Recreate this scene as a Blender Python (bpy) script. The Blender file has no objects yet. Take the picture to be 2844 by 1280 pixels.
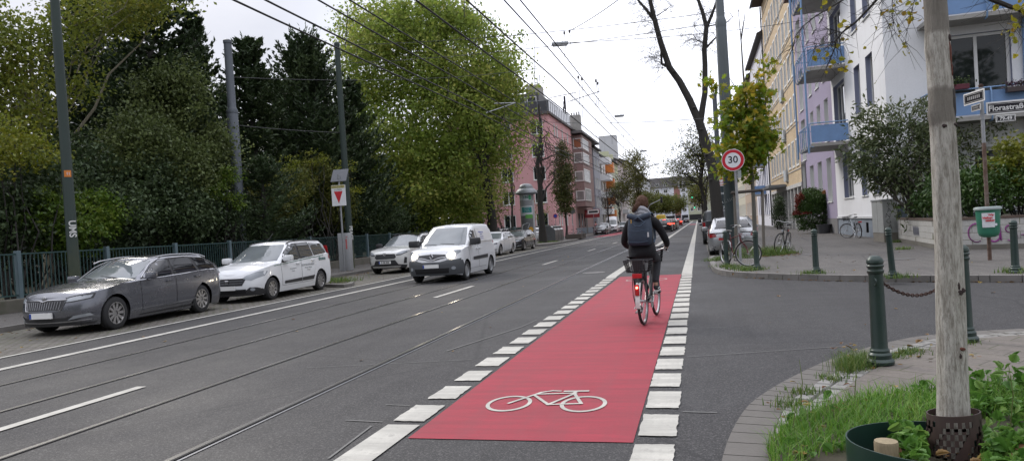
import bpy, bmesh, math, random
import numpy as np
from mathutils import Vector, Matrix, geometry
R = math.radians
PI = math.pi
scene = bpy.context.scene
COL = scene.collection
rnd = random.Random(7)
# ------------------------------------------------------------------ camera
YAW, PITCH, ROLL, CH = 0.2696556, -0.0151859, -0.0625983, 1.5323
F, IW = 1953.76, 2844.0
_f0 = Vector((-math.sin(YAW), math.cos(YAW), 0)); _r0 = Vector((math.cos(YAW), math.sin(YAW), 0)); _u0 = Vector((0, 0, 1))
_f = _f0*math.cos(PITCH) + _u0*math.sin(PITCH); _u = _u0*math.cos(PITCH) - _f0*math.sin(PITCH)
_r2 = _r0*math.cos(ROLL) + _u*math.sin(ROLL); _u2 = _u*math.cos(ROLL) - _r0*math.sin(ROLL)
cd = bpy.data.cameras.new('camera'); cam = bpy.data.objects.new('camera', cd); COL.objects.link(cam)
m4 = Matrix.Identity(4)
for i in range(3):
    m4[i][0] = _r2[i]; m4[i][1] = _u2[i]; m4[i][2] = -_f[i]
m4[2][3] = CH
cam.matrix_world = m4
cd.sensor_width = 36; cd.lens = F/IW*36; cd.shift_x = 20.98/IW; cd.shift_y = 28.08/IW
cd.clip_start = 0.05; cd.clip_end = 3000
scene.camera = cam
# ------------------------------------------------------------------ materials
_mats = {}
class NT:
    def __init__(s, name):
        s.m = bpy.data.materials.new(name); s.m.use_nodes = True
        s.t = s.m.node_tree; s.n = s.t.nodes
        s.b = s.n['Principled BSDF']
    def new(s, typ, **kw):
        n = s.n.new(typ)
        for k, v in kw.items():
            if k.startswith('i_'):
                n.inputs[k[2:].replace('_', ' ')].default_value = v
            else: setattr(n, k, v)
        return n
    def link(s, a, b): s.t.links.new(a, b)
    def coord(s, sc=(1, 1, 1), kind='Object'):
        c = s.new('ShaderNodeTexCoord'); mp = s.new('ShaderNodeMapping')
        mp.inputs['Scale'].default_value = sc
        s.link(c.outputs[kind], mp.inputs['Vector']); return mp.outputs['Vector']
    def noise(s, vec, scale, detail=4, rough=.6):
        n = s.new('ShaderNodeTexNoise'); n.inputs['Scale'].default_value = scale
        n.inputs['Detail'].default_value = detail; n.inputs['Roughness'].default_value = rough
        s.link(vec, n.inputs['Vector']); return n.outputs['Fac']
    def ramp(s, fac, stops):
        r = s.new('ShaderNodeValToRGB'); e = r.color_ramp.elements
        while len(e) < len(stops): e.new(.5)
        for el, (p, c) in zip(e, stops):
            el.position = p; el.color = (c if len(c) == 4 else (*c, 1)) if hasattr(c, '__len__') else (c, c, c, 1)
        s.link(fac, r.inputs['Fac']); return r.outputs['Color']
    def mix(s, fac, a, b, typ='MIX'):
        x = s.new('ShaderNodeMix', data_type='RGBA', blend_type=typ)
        for sock, v in ((x.inputs[0], fac), (x.inputs[6], a), (x.inputs[7], b)):
            if hasattr(v, 'links'): s.link(v, sock)
            elif hasattr(v, '__len__'): sock.default_value = (*v[:3], 1)
            else: sock.default_value = v
        return x.outputs[2]
    def bump(s, h, st=.3, dist=.02):
        b = s.new('ShaderNodeBump'); b.inputs['Strength'].default_value = st; b.inputs['Distance'].default_value = dist
        s.link(h, b.inputs['Height']); s.link(b.outputs['Normal'], s.b.inputs['Normal'])
    def col(s, c):
        if hasattr(c, 'links'): s.link(c, s.b.inputs['Base Color'])
        else: s.b.inputs['Base Color'].default_value = (*c[:3], 1)
def srgb(r, g, b):
    f = lambda v: (v/255/12.92 if v <= 10 else ((v/255+.055)/1.055)**2.4)
    return (f(r), f(g), f(b))
def M(name, col=(.5, .5, .5), rough=.6, metal=0., var=.18, scale=3., bump=0., bscale=30., coat=0., spec=.5, dirt=None, dscale=1.2, damt=.5, stretch=(1, 1, 1)):
    """plain surface with soft tone variation, optional stains of its own and fine relief"""
    if name in _mats: return _mats[name]
    t = NT(name); v = t.coord(stretch)
    c = t.mix(t.noise(v, scale, 5), tuple(x*(1-var) for x in col), tuple(min(1, x*(1+var)) for x in col))
    if dirt is not None:
        c = t.mix(t.ramp(t.noise(v, dscale, 6, .7), [(.45, 0.), (.75, damt)]), c, dirt)
    t.col(c)
    t.b.inputs['Roughness'].default_value = rough; t.b.inputs['Metallic'].default_value = metal
    t.b.inputs['Coat Weight'].default_value = coat; t.b.inputs['Coat Roughness'].default_value = .06
    t.b.inputs['Specular IOR Level'].default_value = spec
    if bump: t.bump(t.noise(v, bscale, 3), bump, .01)
    _mats[name] = t.m; return t.m
def paint(name, col, metal=0., rough=.35):
    if name in _mats: return _mats[name]
    t = NT(name); v = t.coord()
    d = t.ramp(t.noise(v, 2.2, 6, .7), [(.45, 0.), (.85, .14)])
    t.col(t.mix(d, col, (.16, .15, .13), 'MIX'))
    t.b.inputs['Metallic'].default_value = metal
    t.link(t.ramp(t.noise(v, 5, 5), [(.3, rough*.8), (.8, rough*1.4)]), t.b.inputs['Roughness'])
    t.b.inputs['Coat Weight'].default_value = .8; t.b.inputs['Coat Roughness'].default_value = .05
    _mats[name] = t.m; return t.m
def glass(name='window_glass', col=(.02, .025, .028), rough=.03, spec=.5):
    if name in _mats: return _mats[name]
    t = NT(name); v = t.coord()
    t.col(t.mix(t.noise(v, .9, 3), tuple(c*.5 for c in col), tuple(c*1.6 for c in col)))
    t.b.inputs['Roughness'].default_value = rough; t.b.inputs['Specular IOR Level'].default_value = spec
    t.b.inputs['IOR'].default_value = 1.5
    t.bump(t.noise(v, .8, 1), .04, .05)
    _mats[name] = t.m; return t.m
def lamp(name, col, st):
    if name in _mats: return _mats[name]
    t = NT(name); t.col(col); t.b.inputs['Emission Color'].default_value = (*col, 1); t.b.inputs['Emission Strength'].default_value = st
    _mats[name] = t.m; return t.m
def bricks(name, c1, c2, mortar, w, h, msize, axes='YZ', rough=.85, bump=.25, off=.5, var=.0, squash=1., moss=None):
    if name in _mats: return _mats[name]
    t = NT(name); tc = t.new('ShaderNodeTexCoord'); sep = t.new('ShaderNodeSeparateXYZ'); cb = t.new('ShaderNodeCombineXYZ')
    t.link(tc.outputs['Object'], sep.inputs[0])
    t.link(sep.outputs[axes[0]], cb.inputs['X']); t.link(sep.outputs[axes[1]], cb.inputs['Y'])
    b = t.new('ShaderNodeTexBrick'); b.offset = off; b.squash = squash
    t.link(cb.outputs[0], b.inputs['Vector'])
    for k, vv in (('Color1', c1), ('Color2', c2), ('Mortar', mortar)): b.inputs[k].default_value = (*vv, 1)
    b.inputs['Scale'].default_value = 1; b.inputs['Mortar Size'].default_value = msize; b.inputs['Brick Width'].default_value = w; b.inputs['Row Height'].default_value = h
    b.inputs['Mortar Smooth'].default_value = .3
    n1 = t.noise(tc.outputs['Object'], .7, 6, .65); n2 = t.noise(tc.outputs['Object'], 14, 4)
    c = t.mix(.35, b.outputs['Color'], t.ramp(n1, [(.3, .25), (.75, .8)]), 'OVERLAY')
    c = t.mix(.3, c, t.ramp(n2, [(.3, .3), (.7, .75)]), 'OVERLAY')
    if moss is not None:
        mm = t.new('ShaderNodeMath', operation='MULTIPLY'); t.link(b.outputs['Fac'], mm.inputs[0])
        t.link(t.ramp(t.noise(tc.outputs['Object'], 1.7, 4), [(.42, 0.), (.6, .9)]), mm.inputs[1])
        c = t.mix(mm.outputs[0], c, moss)
    t.col(c); t.b.inputs['Roughness'].default_value = rough
    inv = t.new('ShaderNodeMath', operation='SUBTRACT'); inv.inputs[0].default_value = 1; t.link(b.outputs['Fac'], inv.inputs[1])
    ad = t.new('ShaderNodeMath', operation='MULTIPLY_ADD'); t.link(n2, ad.inputs[0]); ad.inputs[1].default_value = .4; t.link(inv.outputs[0], ad.inputs[2])
    t.bump(ad.outputs[0], bump, .015)
    _mats[name] = t.m; return t.m
def leafmat(name, c1, c2, c3=None, trans=.25, rough=.5):
    """leaf colours: every leaf carries its own 'tint' number"""
    if name in _mats: return _mats[name]
    t = NT(name); a = t.new('ShaderNodeAttribute'); a.attribute_name = 'tint'
    stops = [(.0, c1), (.6, c2)] + ([(1., c3)] if c3 else [])
    c = t.ramp(a.outputs['Fac'], stops)
    v = t.coord(); c = t.mix(t.ramp(t.noise(v, .55, 3), [(.3, 0.), (.7, .55)]), c, tuple(x*.55 for x in c1))
    t.col(c); t.b.inputs['Roughness'].default_value = rough; t.b.inputs['Specular IOR Level'].default_value = .35
    tr = t.new('ShaderNodeBsdfTranslucent'); t.link(c, tr.inputs['Color'])
    mx = t.new('ShaderNodeMixShader'); mx.inputs[0].default_value = trans
    t.link(t.b.outputs[0], mx.inputs[1]); t.link(tr.outputs[0], mx.inputs[2])
    t.link(mx.outputs[0], t.n['Material Output'].inputs['Surface'])
    _mats[name] = t.m; return t.m
# ------------------------------------------------------------------ meshes
class MB:
    """collects faces; build() links them as one mesh object"""
    def __init__(s): s.v = []; s.f = []; s.mi = []; s.cur = 0
    def add(s, vs, fs):
        o = len(s.v); s.v += [tuple(p) for p in vs]
        for f in fs: s.f.append([i+o for i in f]); s.mi.append(s.cur)
        return s
    def quad(s, a, b, c, d): return s.add([a, b, c, d], [(0, 1, 2, 3)])
    def box(s, x0, x1, y0, y1, z0, z1, bev=0.):
        if bev:
            bm = bmesh.new(); bmesh.ops.create_cube(bm, size=1)
            for v in bm.verts: v.co = Vector(((x0+x1)/2+v.co.x*(x1-x0), (y0+y1)/2+v.co.y*(y1-y0), (z0+z1)/2+v.co.z*(z1-z0)))
            bmesh.ops.bevel(bm, geom=bm.edges[:], offset=bev, segments=2, affect='EDGES', profile=.6)
            s.bm(bm); return s
        v = [(x, y, z) for z in (z0, z1) for y in (y0, y1) for x in (x0, x1)]
        return s.add(v, [(0, 2, 3, 1), (4, 5, 7, 6), (0, 1, 5, 4), (2, 6, 7, 3), (0, 4, 6, 2), (1, 3, 7, 5)])
    def bm(s, bm):
        bm.verts.index_update(); s.add([v.co[:] for v in bm.verts], [[v.index for v in f.verts] for f in bm.faces]); bm.free(); return s
    def tube(s, pts, rad, n=8, caps=True, flat=None):
        pts = [Vector(p) for p in pts]; k = len(pts)
        if not hasattr(rad, '__len__'): rad = [rad]*k
        vs = []; prev = None
        for i, p in enumerate(pts):
            d = (pts[min(i+1, k-1)] - pts[max(i-1, 0)])
            d = d.normalized() if d.length > 1e-9 else Vector((0, 0, 1))
            if prev is None:
                a = Vector((1, 0, 0)) if abs(d.x) < .8 else Vector((0, 1, 0)); a = (a - d*a.dot(d)).normalized()
            else:
                a = prev - d*prev.dot(d); a = a.normalized() if a.length > 1e-6 else Vector((1, 0, 0))
            prev = a; b = d.cross(a)
            for j in range(n):
                t = 2*PI*j/n; vs.append(p + (a*math.cos(t) + b*math.sin(t)*(flat or 1))*rad[i])
        fs = [(i*n+j, i*n+(j+1) % n, (i+1)*n+(j+1) % n, (i+1)*n+j) for i in range(k-1) for j in range(n)]
        if caps: fs += [tuple(range(n-1, -1, -1)), tuple(range((k-1)*n, k*n))]
        return s.add(vs, fs)
    def cyl(s, p, r, h, n=16, r2=None): return s.tube([p, (p[0], p[1], p[2]+h)], [r, r if r2 is None else r2], n)
    def lathe(s, prof, c=(0, 0, 0), n=20, axis='Z', closed=False):
        vs = []
        for r, z in prof:
            for j in range(n):
                a = 2*PI*j/n; x, y = r*math.cos(a), r*math.sin(a)
                vs.append((c[0]+x, c[1]+y, c[2]+z) if axis == 'Z' else ((c[0]+x, c[1]+z, c[2]+y) if axis == 'Y' else (c[0]+z, c[1]+x, c[2]+y)))
        k = len(prof)
        fs = [(i*n+j, i*n+(j+1) % n, (i+1)*n+(j+1) % n, (i+1)*n+j) for i in range(k-1) for j in range(n)]
        if not closed: fs += [tuple(range(n-1, -1, -1)), tuple(range((k-1)*n, k*n))]
        else: fs += [((k-1)*n+j, (k-1)*n+(j+1) % n, (j+1) % n, j) for j in range(n)]
        return s.add(vs, fs)
    def prism(s, poly, z0, z1):
        """plan polygon (x,y) pulled up from z0 to z1"""
        n = len(poly); tri = geometry.tessellate_polygon([[Vector((p[0], p[1], 0)) for p in poly]])
        vs = [(p[0], p[1], z0) for p in poly] + [(p[0], p[1], z1) for p in poly]
        fs = [tuple(t) for t in tri] + [tuple(i+n for i in t) for t in tri] + [(i, (i+1) % n, n+(i+1) % n, n+i) for i in range(n)]
        return s.add(vs, fs)
    def sheet(s, poly, z):
        tri = geometry.tessellate_polygon([[Vector((p[0], p[1], 0)) for p in poly]])
        return s.add([(p[0], p[1], z) for p in poly], [tuple(t) for t in tri])
    def band(s, a, b, z0, z1=None):
        """strip between two plan polylines; with z1 it is a solid kerb-like band"""
        n = len(a)
        if z1 is None:
            return s.add([(*p, z0) for p in a]+[(*p, z0) for p in b], [(i, i+1, n+i+1, n+i) for i in range(n-1)])
        vs = [(*p, z0) for p in a]+[(*p, z0) for p in b]+[(*p, z1) for p in a]+[(*p, z1) for p in b]
        fs = []
        for i in range(n-1):
            fs += [(2*n+i, 2*n+i+1, 3*n+i+1, 3*n+i), (i, i+1, 2*n+i+1, 2*n+i), (n+i, n+i+1, 3*n+i+1, 3*n+i)]
        fs += [(0, n, 3*n, 2*n), (n-1, 2*n-1, 4*n-1, 3*n-1)]
        return s.add(vs, fs)
    def build(s, name, mats, parent=None, smooth=None, loc=None, rot=None, recalc=True):
        me = bpy.data.meshes.new(name); me.from_pydata(s.v, [], s.f)
        if not isinstance(mats, (list, tuple)): mats = [mats]
        for m in mats: me.materials.append(m)
        if len(mats) > 1: me.polygons.foreach_set('material_index', s.mi)
        if recalc:
            bm = bmesh.new(); bm.from_mesh(me); bmesh.ops.recalc_face_normals(bm, faces=bm.faces[:]); bm.to_mesh(me); bm.free()
        if smooth is not None:
            me.shade_smooth()
            me.set_sharp_from_angle(angle=R(smooth))
        me.update()
        return link(name, me, parent, loc, rot)
def link(name, data, parent=None, loc=None, rot=None):
    o = bpy.data.objects.new(name, data); COL.objects.link(o)
    if parent is not None: o.parent = parent
    if loc is not None: o.location = loc
    if rot is not None: o.rotation_euler = rot if hasattr(rot, '__len__') else (0, 0, rot)
    return o
def tag(o, label=None, cat=None, group=None, kind=None):
    if label: o['label'] = label
    if cat: o['category'] = cat
    if group: o['group'] = group
    if kind: o['kind'] = kind
    return o
def thing(name, label, cat, loc=(0, 0, 0), rz=0., group=None):
    o = bpy.data.objects.new(name, None); COL.objects.link(o); o.location = loc
    o.rotation_euler = rz if hasattr(rz, '__len__') else (0, 0, rz)
    o.empty_display_size = .2
    return tag(o, label, cat, group)
_kids = {}
def copy_tree(o, parent=None, label=None):
    c = o.copy(); COL.objects.link(c)
    if parent is not None: c.parent = parent
    for ch in o.children: copy_tree(ch, c)
    if label: c['label'] = label
    return c
_fonts = {}
def text_mesh(body, size, depth=.002, align='CENTER', bold=0., spacing=1.):
    cu = bpy.data.curves.new('lettering', 'FONT'); cu.body = body; cu.size = size; cu.align_x = align; cu.align_y = 'CENTER'
    cu.extrude = depth; cu.offset = bold; cu.resolution_u = 3; cu.space_character = spacing
    o = bpy.data.objects.new('lettering', cu); COL.objects.link(o)
    bpy.context.view_layer.update()
    me = bpy.data.meshes.new_from_object(o.evaluated_get(bpy.context.evaluated_depsgraph_get()))
    bpy.data.objects.remove(o); bpy.data.curves.remove(cu)
    me.materials.clear(); me.name = 'lettering'
    return me
def lettering(body, size, mat, parent, loc, rot, **kw):
    me = text_mesh(body, size, **kw); me.materials.append(mat)
    return link('lettering', me, parent, loc, rot)
def np_mesh(name, verts, faces_n, loops, mats, tint=None, mi=None, smooth=False):
    """fast mesh from arrays, faces all with faces_n corners"""
    me = bpy.data.meshes.new(name); nv = len(verts); nf = len(loops)//faces_n
    me.vertices.add(nv); me.vertices.foreach_set('co', np.ascontiguousarray(verts, dtype=np.float32).ravel())
    me.loops.add(nf*faces_n); me.loops.foreach_set('vertex_index', np.ascontiguousarray(loops, dtype=np.int32))
    me.polygons.add(nf); me.polygons.foreach_set('loop_start', np.arange(0, nf*faces_n, faces_n, dtype=np.int32))
    for m in (mats if isinstance(mats, (list, tuple)) else [mats]): me.materials.append(m)
    if mi is not None: me.polygons.foreach_set('material_index', np.asarray(mi, dtype=np.int32))
    if tint is not None:
        a = me.attributes.new('tint', 'FLOAT', 'POINT'); a.data.foreach_set('value', np.asarray(tint, dtype=np.float32))
    me.update(calc_edges=True); me.validate()
    return me
# ------------------------------------------------------------------ sky and sun
w = bpy.data.worlds.new('World'); scene.world = w; w.use_nodes = True
nt = w.node_tree; bg = nt.nodes['Background']
sky = nt.nodes.new('ShaderNodeTexSky'); sky.sky_type = 'NISHITA'; sky.sun_disc = False
SUN_EL, SUN_AZ = R(34), R(-48)      # azimuth from +Y towards +X
sky.sun_elevation = SUN_EL; sky.sun_rotation = SUN_AZ
tc = nt.nodes.new('ShaderNodeTexCoord')
mp = nt.nodes.new('ShaderNodeMapping'); mp.inputs['Scale'].default_value = (1, 1, 2.6)
nt.links.new(tc.outputs['Generated'], mp.inputs['Vector'])
no = nt.nodes.new('ShaderNodeTexNoise'); no.inputs['Scale'].default_value = 2.1; no.inputs['Detail'].default_value = 6; no.inputs['Roughness'].default_value = .55
nt.links.new(mp.outputs[0], no.inputs['Vector'])
ra = nt.nodes.new('ShaderNodeValToRGB'); ra.color_ramp.elements[0].position = .3; ra.color_ramp.elements[0].color = (4.9, 5.05, 5.75, 1)
ra.color_ramp.elements[1].position = .75; ra.color_ramp.elements[1].color = (7.3, 7.3, 7.8, 1)
nt.links.new(no.outputs['Fac'], ra.inputs['Fac'])
dp = nt.nodes.new('ShaderNodeVectorMath'); dp.operation = 'DOT_PRODUCT'; dp.inputs[1].default_value = Vector((-.02, .96, .27)).normalized()
nt.links.new(tc.outputs['Generated'], dp.inputs[0])
mr = nt.nodes.new('ShaderNodeMapRange'); mr.inputs['From Min'].default_value = .86; mr.inputs['From Max'].default_value = 1.; mr.inputs['To Min'].default_value = 1.; mr.inputs['To Max'].default_value = 2.1
mr.interpolation_type = 'SMOOTHSTEP'
nt.links.new(dp.outputs['Value'], mr.inputs['Value'])
ml = nt.nodes.new('ShaderNodeMix'); ml.data_type = 'RGBA'; ml.blend_type = 'MULTIPLY'; ml.inputs[0].default_value = 1
nt.links.new(ra.outputs[0], ml.inputs[6]); nt.links.new(mr.outputs[0], ml.inputs[7])
sz = nt.nodes.new('ShaderNodeSeparateXYZ'); nt.links.new(tc.outputs['Generated'], sz.inputs[0])
mz = nt.nodes.new('ShaderNodeMapRange'); mz.interpolation_type = 'SMOOTHSTEP'; mz.inputs['From Min'].default_value = .36; mz.inputs['From Max'].default_value = .95; mz.inputs['To Min'].default_value = 1.; mz.inputs['To Max'].default_value = 2.9
nt.links.new(sz.outputs['Z'], mz.inputs['Value'])
m2 = nt.nodes.new('ShaderNodeMix'); m2.data_type = 'RGBA'; m2.blend_type = 'MULTIPLY'; m2.inputs[0].default_value = 1
nt.links.new(ml.outputs[2], m2.inputs[6]); nt.links.new(mz.outputs[0], m2.inputs[7])
mx = nt.nodes.new('ShaderNodeMix'); mx.data_type = 'RGBA'; mx.inputs[0].default_value = .88
nt.links.new(sky.outputs[0], mx.inputs[6]); nt.links.new(m2.outputs[2], mx.inputs[7])
nt.links.new(mx.outputs[2], bg.inputs['Color']); bg.inputs['Strength'].default_value = .115
sl = bpy.data.lights.new('sun', 'SUN'); sl.energy = 1.45; sl.angle = R(18); sl.color = (1, .94, .86)
so = bpy.data.objects.new('sun', sl); COL.objects.link(so)
sd = Vector((math.sin(SUN_AZ)*math.cos(SUN_EL), math.cos(SUN_AZ)*math.cos(SUN_EL), math.sin(SUN_EL)))
so.rotation_euler = (-sd).to_track_quat('-Z', 'Y').to_euler()
vs = scene.view_settings; scene.display_settings.display_device = 'sRGB'
vs.view_transform = 'Standard'; vs.look = 'None'; vs.exposure = .25; vs.gamma = 1; vs.use_curve_mapping = False
scene.cycles.max_bounces = 5; scene.cycles.diffuse_bounces = 2; scene.cycles.glossy_bounces = 3; scene.cycles.transparent_max_bounces = 4
scene.cycles.use_denoising = True
# ------------------------------------------------------------------ ground, road, pavements
def asphalt(name, base, fine=.5, worn=(.10, .10, .105), tracks=False):
    t = NT(name); v = t.coord()
    big = t.noise(v, .35, 6, .65); mid = t.noise(v, 2.6, 5, .7); g = t.noise(v, 95, 2, .7); g2 = t.noise(v, 38, 3, .8)
    c = t.mix(t.ramp(big, [(.3, 0.), (.72, 1.)]), tuple(x*.68 for x in base), tuple(x*1.3 for x in base))
    c = t.mix(t.ramp(mid, [(.35, 0.), (.75, .6)]), c, worn)
    vs_ = t.coord((3.4, .12, 1.))
    c = t.mix(t.ramp(t.noise(vs_, 1.2, 5, .7), [(.46, 0.), (.66, .6)]), c, tuple(x*.62 for x in base))
    c = t.mix(t.ramp(t.noise(v, 4.3, 8, .8), [(.66, 0.), (.74, .28)]), c, (.16, .155, .15))
    vn = t.new('ShaderNodeTexVoronoi'); vn.inputs['Scale'].default_value = 105; t.link(v, vn.inputs['Vector']); sp_ = t.new('ShaderNodeSeparateColor'); t.link(vn.outputs['Color'], sp_.inputs[0])
    c = t.mix(t.ramp(sp_.outputs[0], [(.70, 0.), (.76, .36), (1., .6)]), c, (.14, .135, .13)); c = t.mix(t.ramp(sp_.outputs[1], [(.22, .6), (.3, 0.)]), c, (.012, .012, .013))
    c = t.mix(t.ramp(g, [(.42, .0), (.7, .3)]), c, (.15, .145, .14))
    c = t.mix(t.ramp(g2, [(.3, .6), (.55, 0.)]), c, (.014, .014, .016))
    vc = t.new('ShaderNodeTexVoronoi', feature='DISTANCE_TO_EDGE'); vc.inputs['Scale'].default_value = .22
    wv = t.mix(.12, v, t.new('ShaderNodeTexNoise').outputs['Color'])
    t.link(wv, vc.inputs['Vector'])
    c = t.mix(t.ramp(vc.outputs['Distance'], [(.0, .55), (.006, 0.)]), c, (.02, .02, .021))
    t.col(c)
    t.link(t.ramp(big, [(.3, .6), (.7, .85)]), t.b.inputs['Roughness'])
    t.b.inputs['Specular IOR Level'].default_value = .25
    t.bump(g2, .35, .006); return t.m
A_ROAD = asphalt('road_asphalt', (.028, .0272, .0285), worn=(.05, .049, .05))
A_PATH = asphalt('pavement_asphalt', (.135, .124, .112), worn=(.18, .168, .15))
def paving(name, c1, c2, mortar, w, h, ms, rot=0.):
    t = NT(name); tc = t.new('ShaderNodeTexCoord'); mp = t.new('ShaderNodeMapping'); mp.inputs['Rotation'].default_value = (0, 0, rot)
    t.link(tc.outputs['Object'], mp.inputs['Vector'])
    v0 = mp.outputs[0]
    jit = t.new('ShaderNodeTexNoise'); jit.inputs['Scale'].default_value = 6; t.link(v0, jit.inputs['Vector'])
    vv = t.mix(.035*w, v0, jit.outputs['Color'], 'ADD')
    b = t.new('ShaderNodeTexBrick'); t.link(vv, b.inputs['Vector']); b.offset = .5
    for k, x in (('Color1', c1), ('Color2', c2), ('Mortar', mortar)): b.inputs[k].default_value = (*x, 1)
    for k, x in (('Scale', 1), ('Mortar Size', ms), ('Brick Width', w), ('Row Height', h), ('Mortar Smooth', .4)): b.inputs[k].default_value = x
    n1 = t.noise(v0, .9, 6, .7); n2 = t.noise(v0, 22, 4, .7)
    c = t.mix(.45, b.outputs['Color'], t.ramp(n1, [(.3, .3), (.75, .75)]), 'OVERLAY')
    c = t.mix(.4, c, t.ramp(n2, [(.3, .3), (.7, .72)]), 'OVERLAY')
    mm = t.new('ShaderNodeMath', operation='MULTIPLY'); t.link(b.outputs['Fac'], mm.inputs[0]); t.link(t.ramp(t.noise(v0, 1.3, 5), [(.42, 0.), (.62, .9)]), mm.inputs[1])
    c = t.mix(mm.outputs[0], c, (.07, .085, .03))
    t.col(c); t.b.inputs['Roughness'].default_value = .85
    inv = t.new('ShaderNodeMath', operation='MULTIPLY_ADD'); t.link(b.outputs['Fac'], inv.inputs[0]); inv.inputs[1].default_value = -1; t.link(n2, inv.inputs[2])
    t.bump(inv.outputs[0], .45, .012); return t.m
P_SLAB = paving('paving_slabs', (.118, .104, .09), (.135, .118, .102), (.075, .07, .055), .42, .28, .008, R(38))
P_COB = paving('cobbles', (.105, .095, .085), (.15, .135, .12), (.05, .045, .03), .2, .13, .018)
P_SETT = paving('granite_setts', (.30, .29, .275), (.38, .365, .34), (.09, .085, .045), .16, .1, .02, R(-60))
KERB = M('kerb_stone', (.17, .16, .15), .85, var=.25, scale=5, bump=.4, bscale=40, dirt=(.06, .06, .045), damt=.6)
KERBP = M('kerb_block_pale', (.115, .106, .096), .85, var=.25, scale=4, bump=.4, bscale=50, dirt=(.09, .085, .07), damt=.6)
SOIL = M('soil', (.055, .045, .03), .95, var=.4, scale=3, bump=.8, bscale=12, dirt=(.05, .07, .02), damt=.8)
def road_paint(name, col, wear=.5, dark=(.11, .105, .10)):
    t = NT(name); v = t.coord()
    vs_ = t.coord((.5, 14, 1))
    c = t.mix(t.noise(v, 1.6, 6, .7), tuple(x*.84 for x in col), tuple(min(1, x*1.1) for x in col))
    c = t.mix(t.ramp(t.noise(v, 9, 8, .85), [(.54, 0.), (.66, wear)]), c, dark)
    c = t.mix(t.ramp(t.noise(vs_, 2.2, 5, .7), [(.55, 0.), (.8, wear*.8)]), c, tuple(x*.62 for x in col))
    c = t.mix(t.ramp(t.noise(v, 70, 2), [(.5, 0.), (.75, .3)]), c, tuple(x*.5 for x in col))
    c = t.mix(t.ramp(t.noise(t.coord((.35, 3.2, 1)), 1.6, 6, .75), [(.42, 0.), (.5, .35), (.62, .7)]), c, tuple(x*.58+.012 for x in col))
    c = t.mix(t.ramp(t.noise(t.coord((3.5, .25, 1)), 1.3, 5, .7), [(.46, 0.), (.64, .45)]), c, tuple(x*.62+.02 for x in col))
    t.col(c); t.b.inputs['Roughness'].default_value = .75; t.b.inputs['Specular IOR Level'].default_value = .3; t.bump(t.noise(v, 60, 3), .3, .005); return t.m
WHITEP = road_paint('white_road_paint', (.50, .485, .435), .6)
REDP = road_paint('red_lane_paint', (.31, .034, .052), .45, (.20, .04, .05))
def struct(mb, name, mats, smooth=None, **k): return tag(mb.build(name, mats, smooth=smooth, **k), kind='structure')
b = MB(); b.quad((-900, -300, 0), (900, -300, 0), (900, 1500, 0), (-900, 1500, 0)); struct(b, 'ground', SOIL).location.z = -.03
b = MB(); b.sheet([(-14.5, -30), (60, -30), (60, 28), (2.6, 28), (2.6, 420), (-14.5, 420)], 0.); struct(b, 'road', A_ROAD)
b = MB(); b.sheet([(-14.5, -30), (-10.93, -30), (-10.93, 52), (-11.6, 55), (-14.5, 55)], .004); struct(b, 'parking_strip', P_COB)
b = MB(); b.sheet([(.34, 26.6), (2.42, 26.6), (2.42, 200), (.34, 200)], .004); struct(b, 'parking_strip', P_COB)
left_k = [(-14.5, -30), (-14.5, 54), (-13.6, 56), (-12.0, 60), (-11.9, 70), (-12.6, 80), (-13.8, 88), (-14.3, 100), (-14.3, 420)]
inner = [(x-.14, y) for x, y in left_k]
b = MB(); b.sheet(inner + [(-18.05, 420), (-18.05, -30)], .12); struct(b, 'pavement', A_PATH)
b = MB(); b.band(left_k, inner, -.02, .125); struct(b, 'kerb', KERB)
b = MB(); b.sheet([(-18.3, -30), (-18.3, 88), (-120, 88), (-120, -30)], .3); struct(b, 'park_ground', SOIL)
b = MB(); b.prism([(-12.55, 21.2), (-11.05, 20.35), (-10.98, 20.75), (-11.2, 21.3), (-12.2, 23.2), (-14.5, 23.6), (-14.5, 21.3)], -.02, .11)
struct(b, 'kerb_island', KERB)
b = MB(); b.sheet([(-12.45, 21.35), (-11.25, 20.75), (-11.35, 21.2), (-12.3, 23.05), (-14.4, 23.4), (-14.4, 21.45)], .116); struct(b, 'island_soil', SOIL)
far_k = [(2.42, 200), (2.42, 27.2), (.45, 26.6), (.29, 25.6), (.29, 22.4), (.33, 20.6), (.46, 19.4), (.75, 18.5), (1.28, 17.75), (2.1, 16.9), (3.26, 15.95), (4.76, 15.15), (5.6, 14.75), (9, 13.4), (16, 11.5), (40, 6.5)]
def offset(poly, d):
    out = []
    for i, p in enumerate(poly):
        a = Vector(poly[max(i-1, 0)]); c = Vector(poly[min(i+1, len(poly)-1)]); t = (c-a).normalized(); out.append((p[0]-t.y*d, p[1]+t.x*d))
    return out
def smooth_line(pts, n=4):
    P = [Vector(p) for p in pts]; out = []
    for i in range(len(P)-1):
        p0, p1, p2, p3 = P[max(i-1, 0)], P[i], P[i+1], P[min(i+2, len(P)-1)]
        for k in range(n):
            t = k/n; out.append(.5*((2*p1)+(p2-p0)*t+(2*p0-5*p1+4*p2-p3)*t*t+(-p0+3*p1-3*p2+p3)*t**3))
    out.append(P[-1]); return [tuple(p) for p in out]
curve_f = [(2.42, 200), (2.42, 27.2)] + smooth_line(far_k[2:], 3)
inn = offset(curve_f, .15)
b = MB(); b.sheet(inn + [(60, 2), (60, 40), (60, 400), (8, 400)], .12); struct(b, 'pavement', A_PATH)
b = MB()
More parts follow.
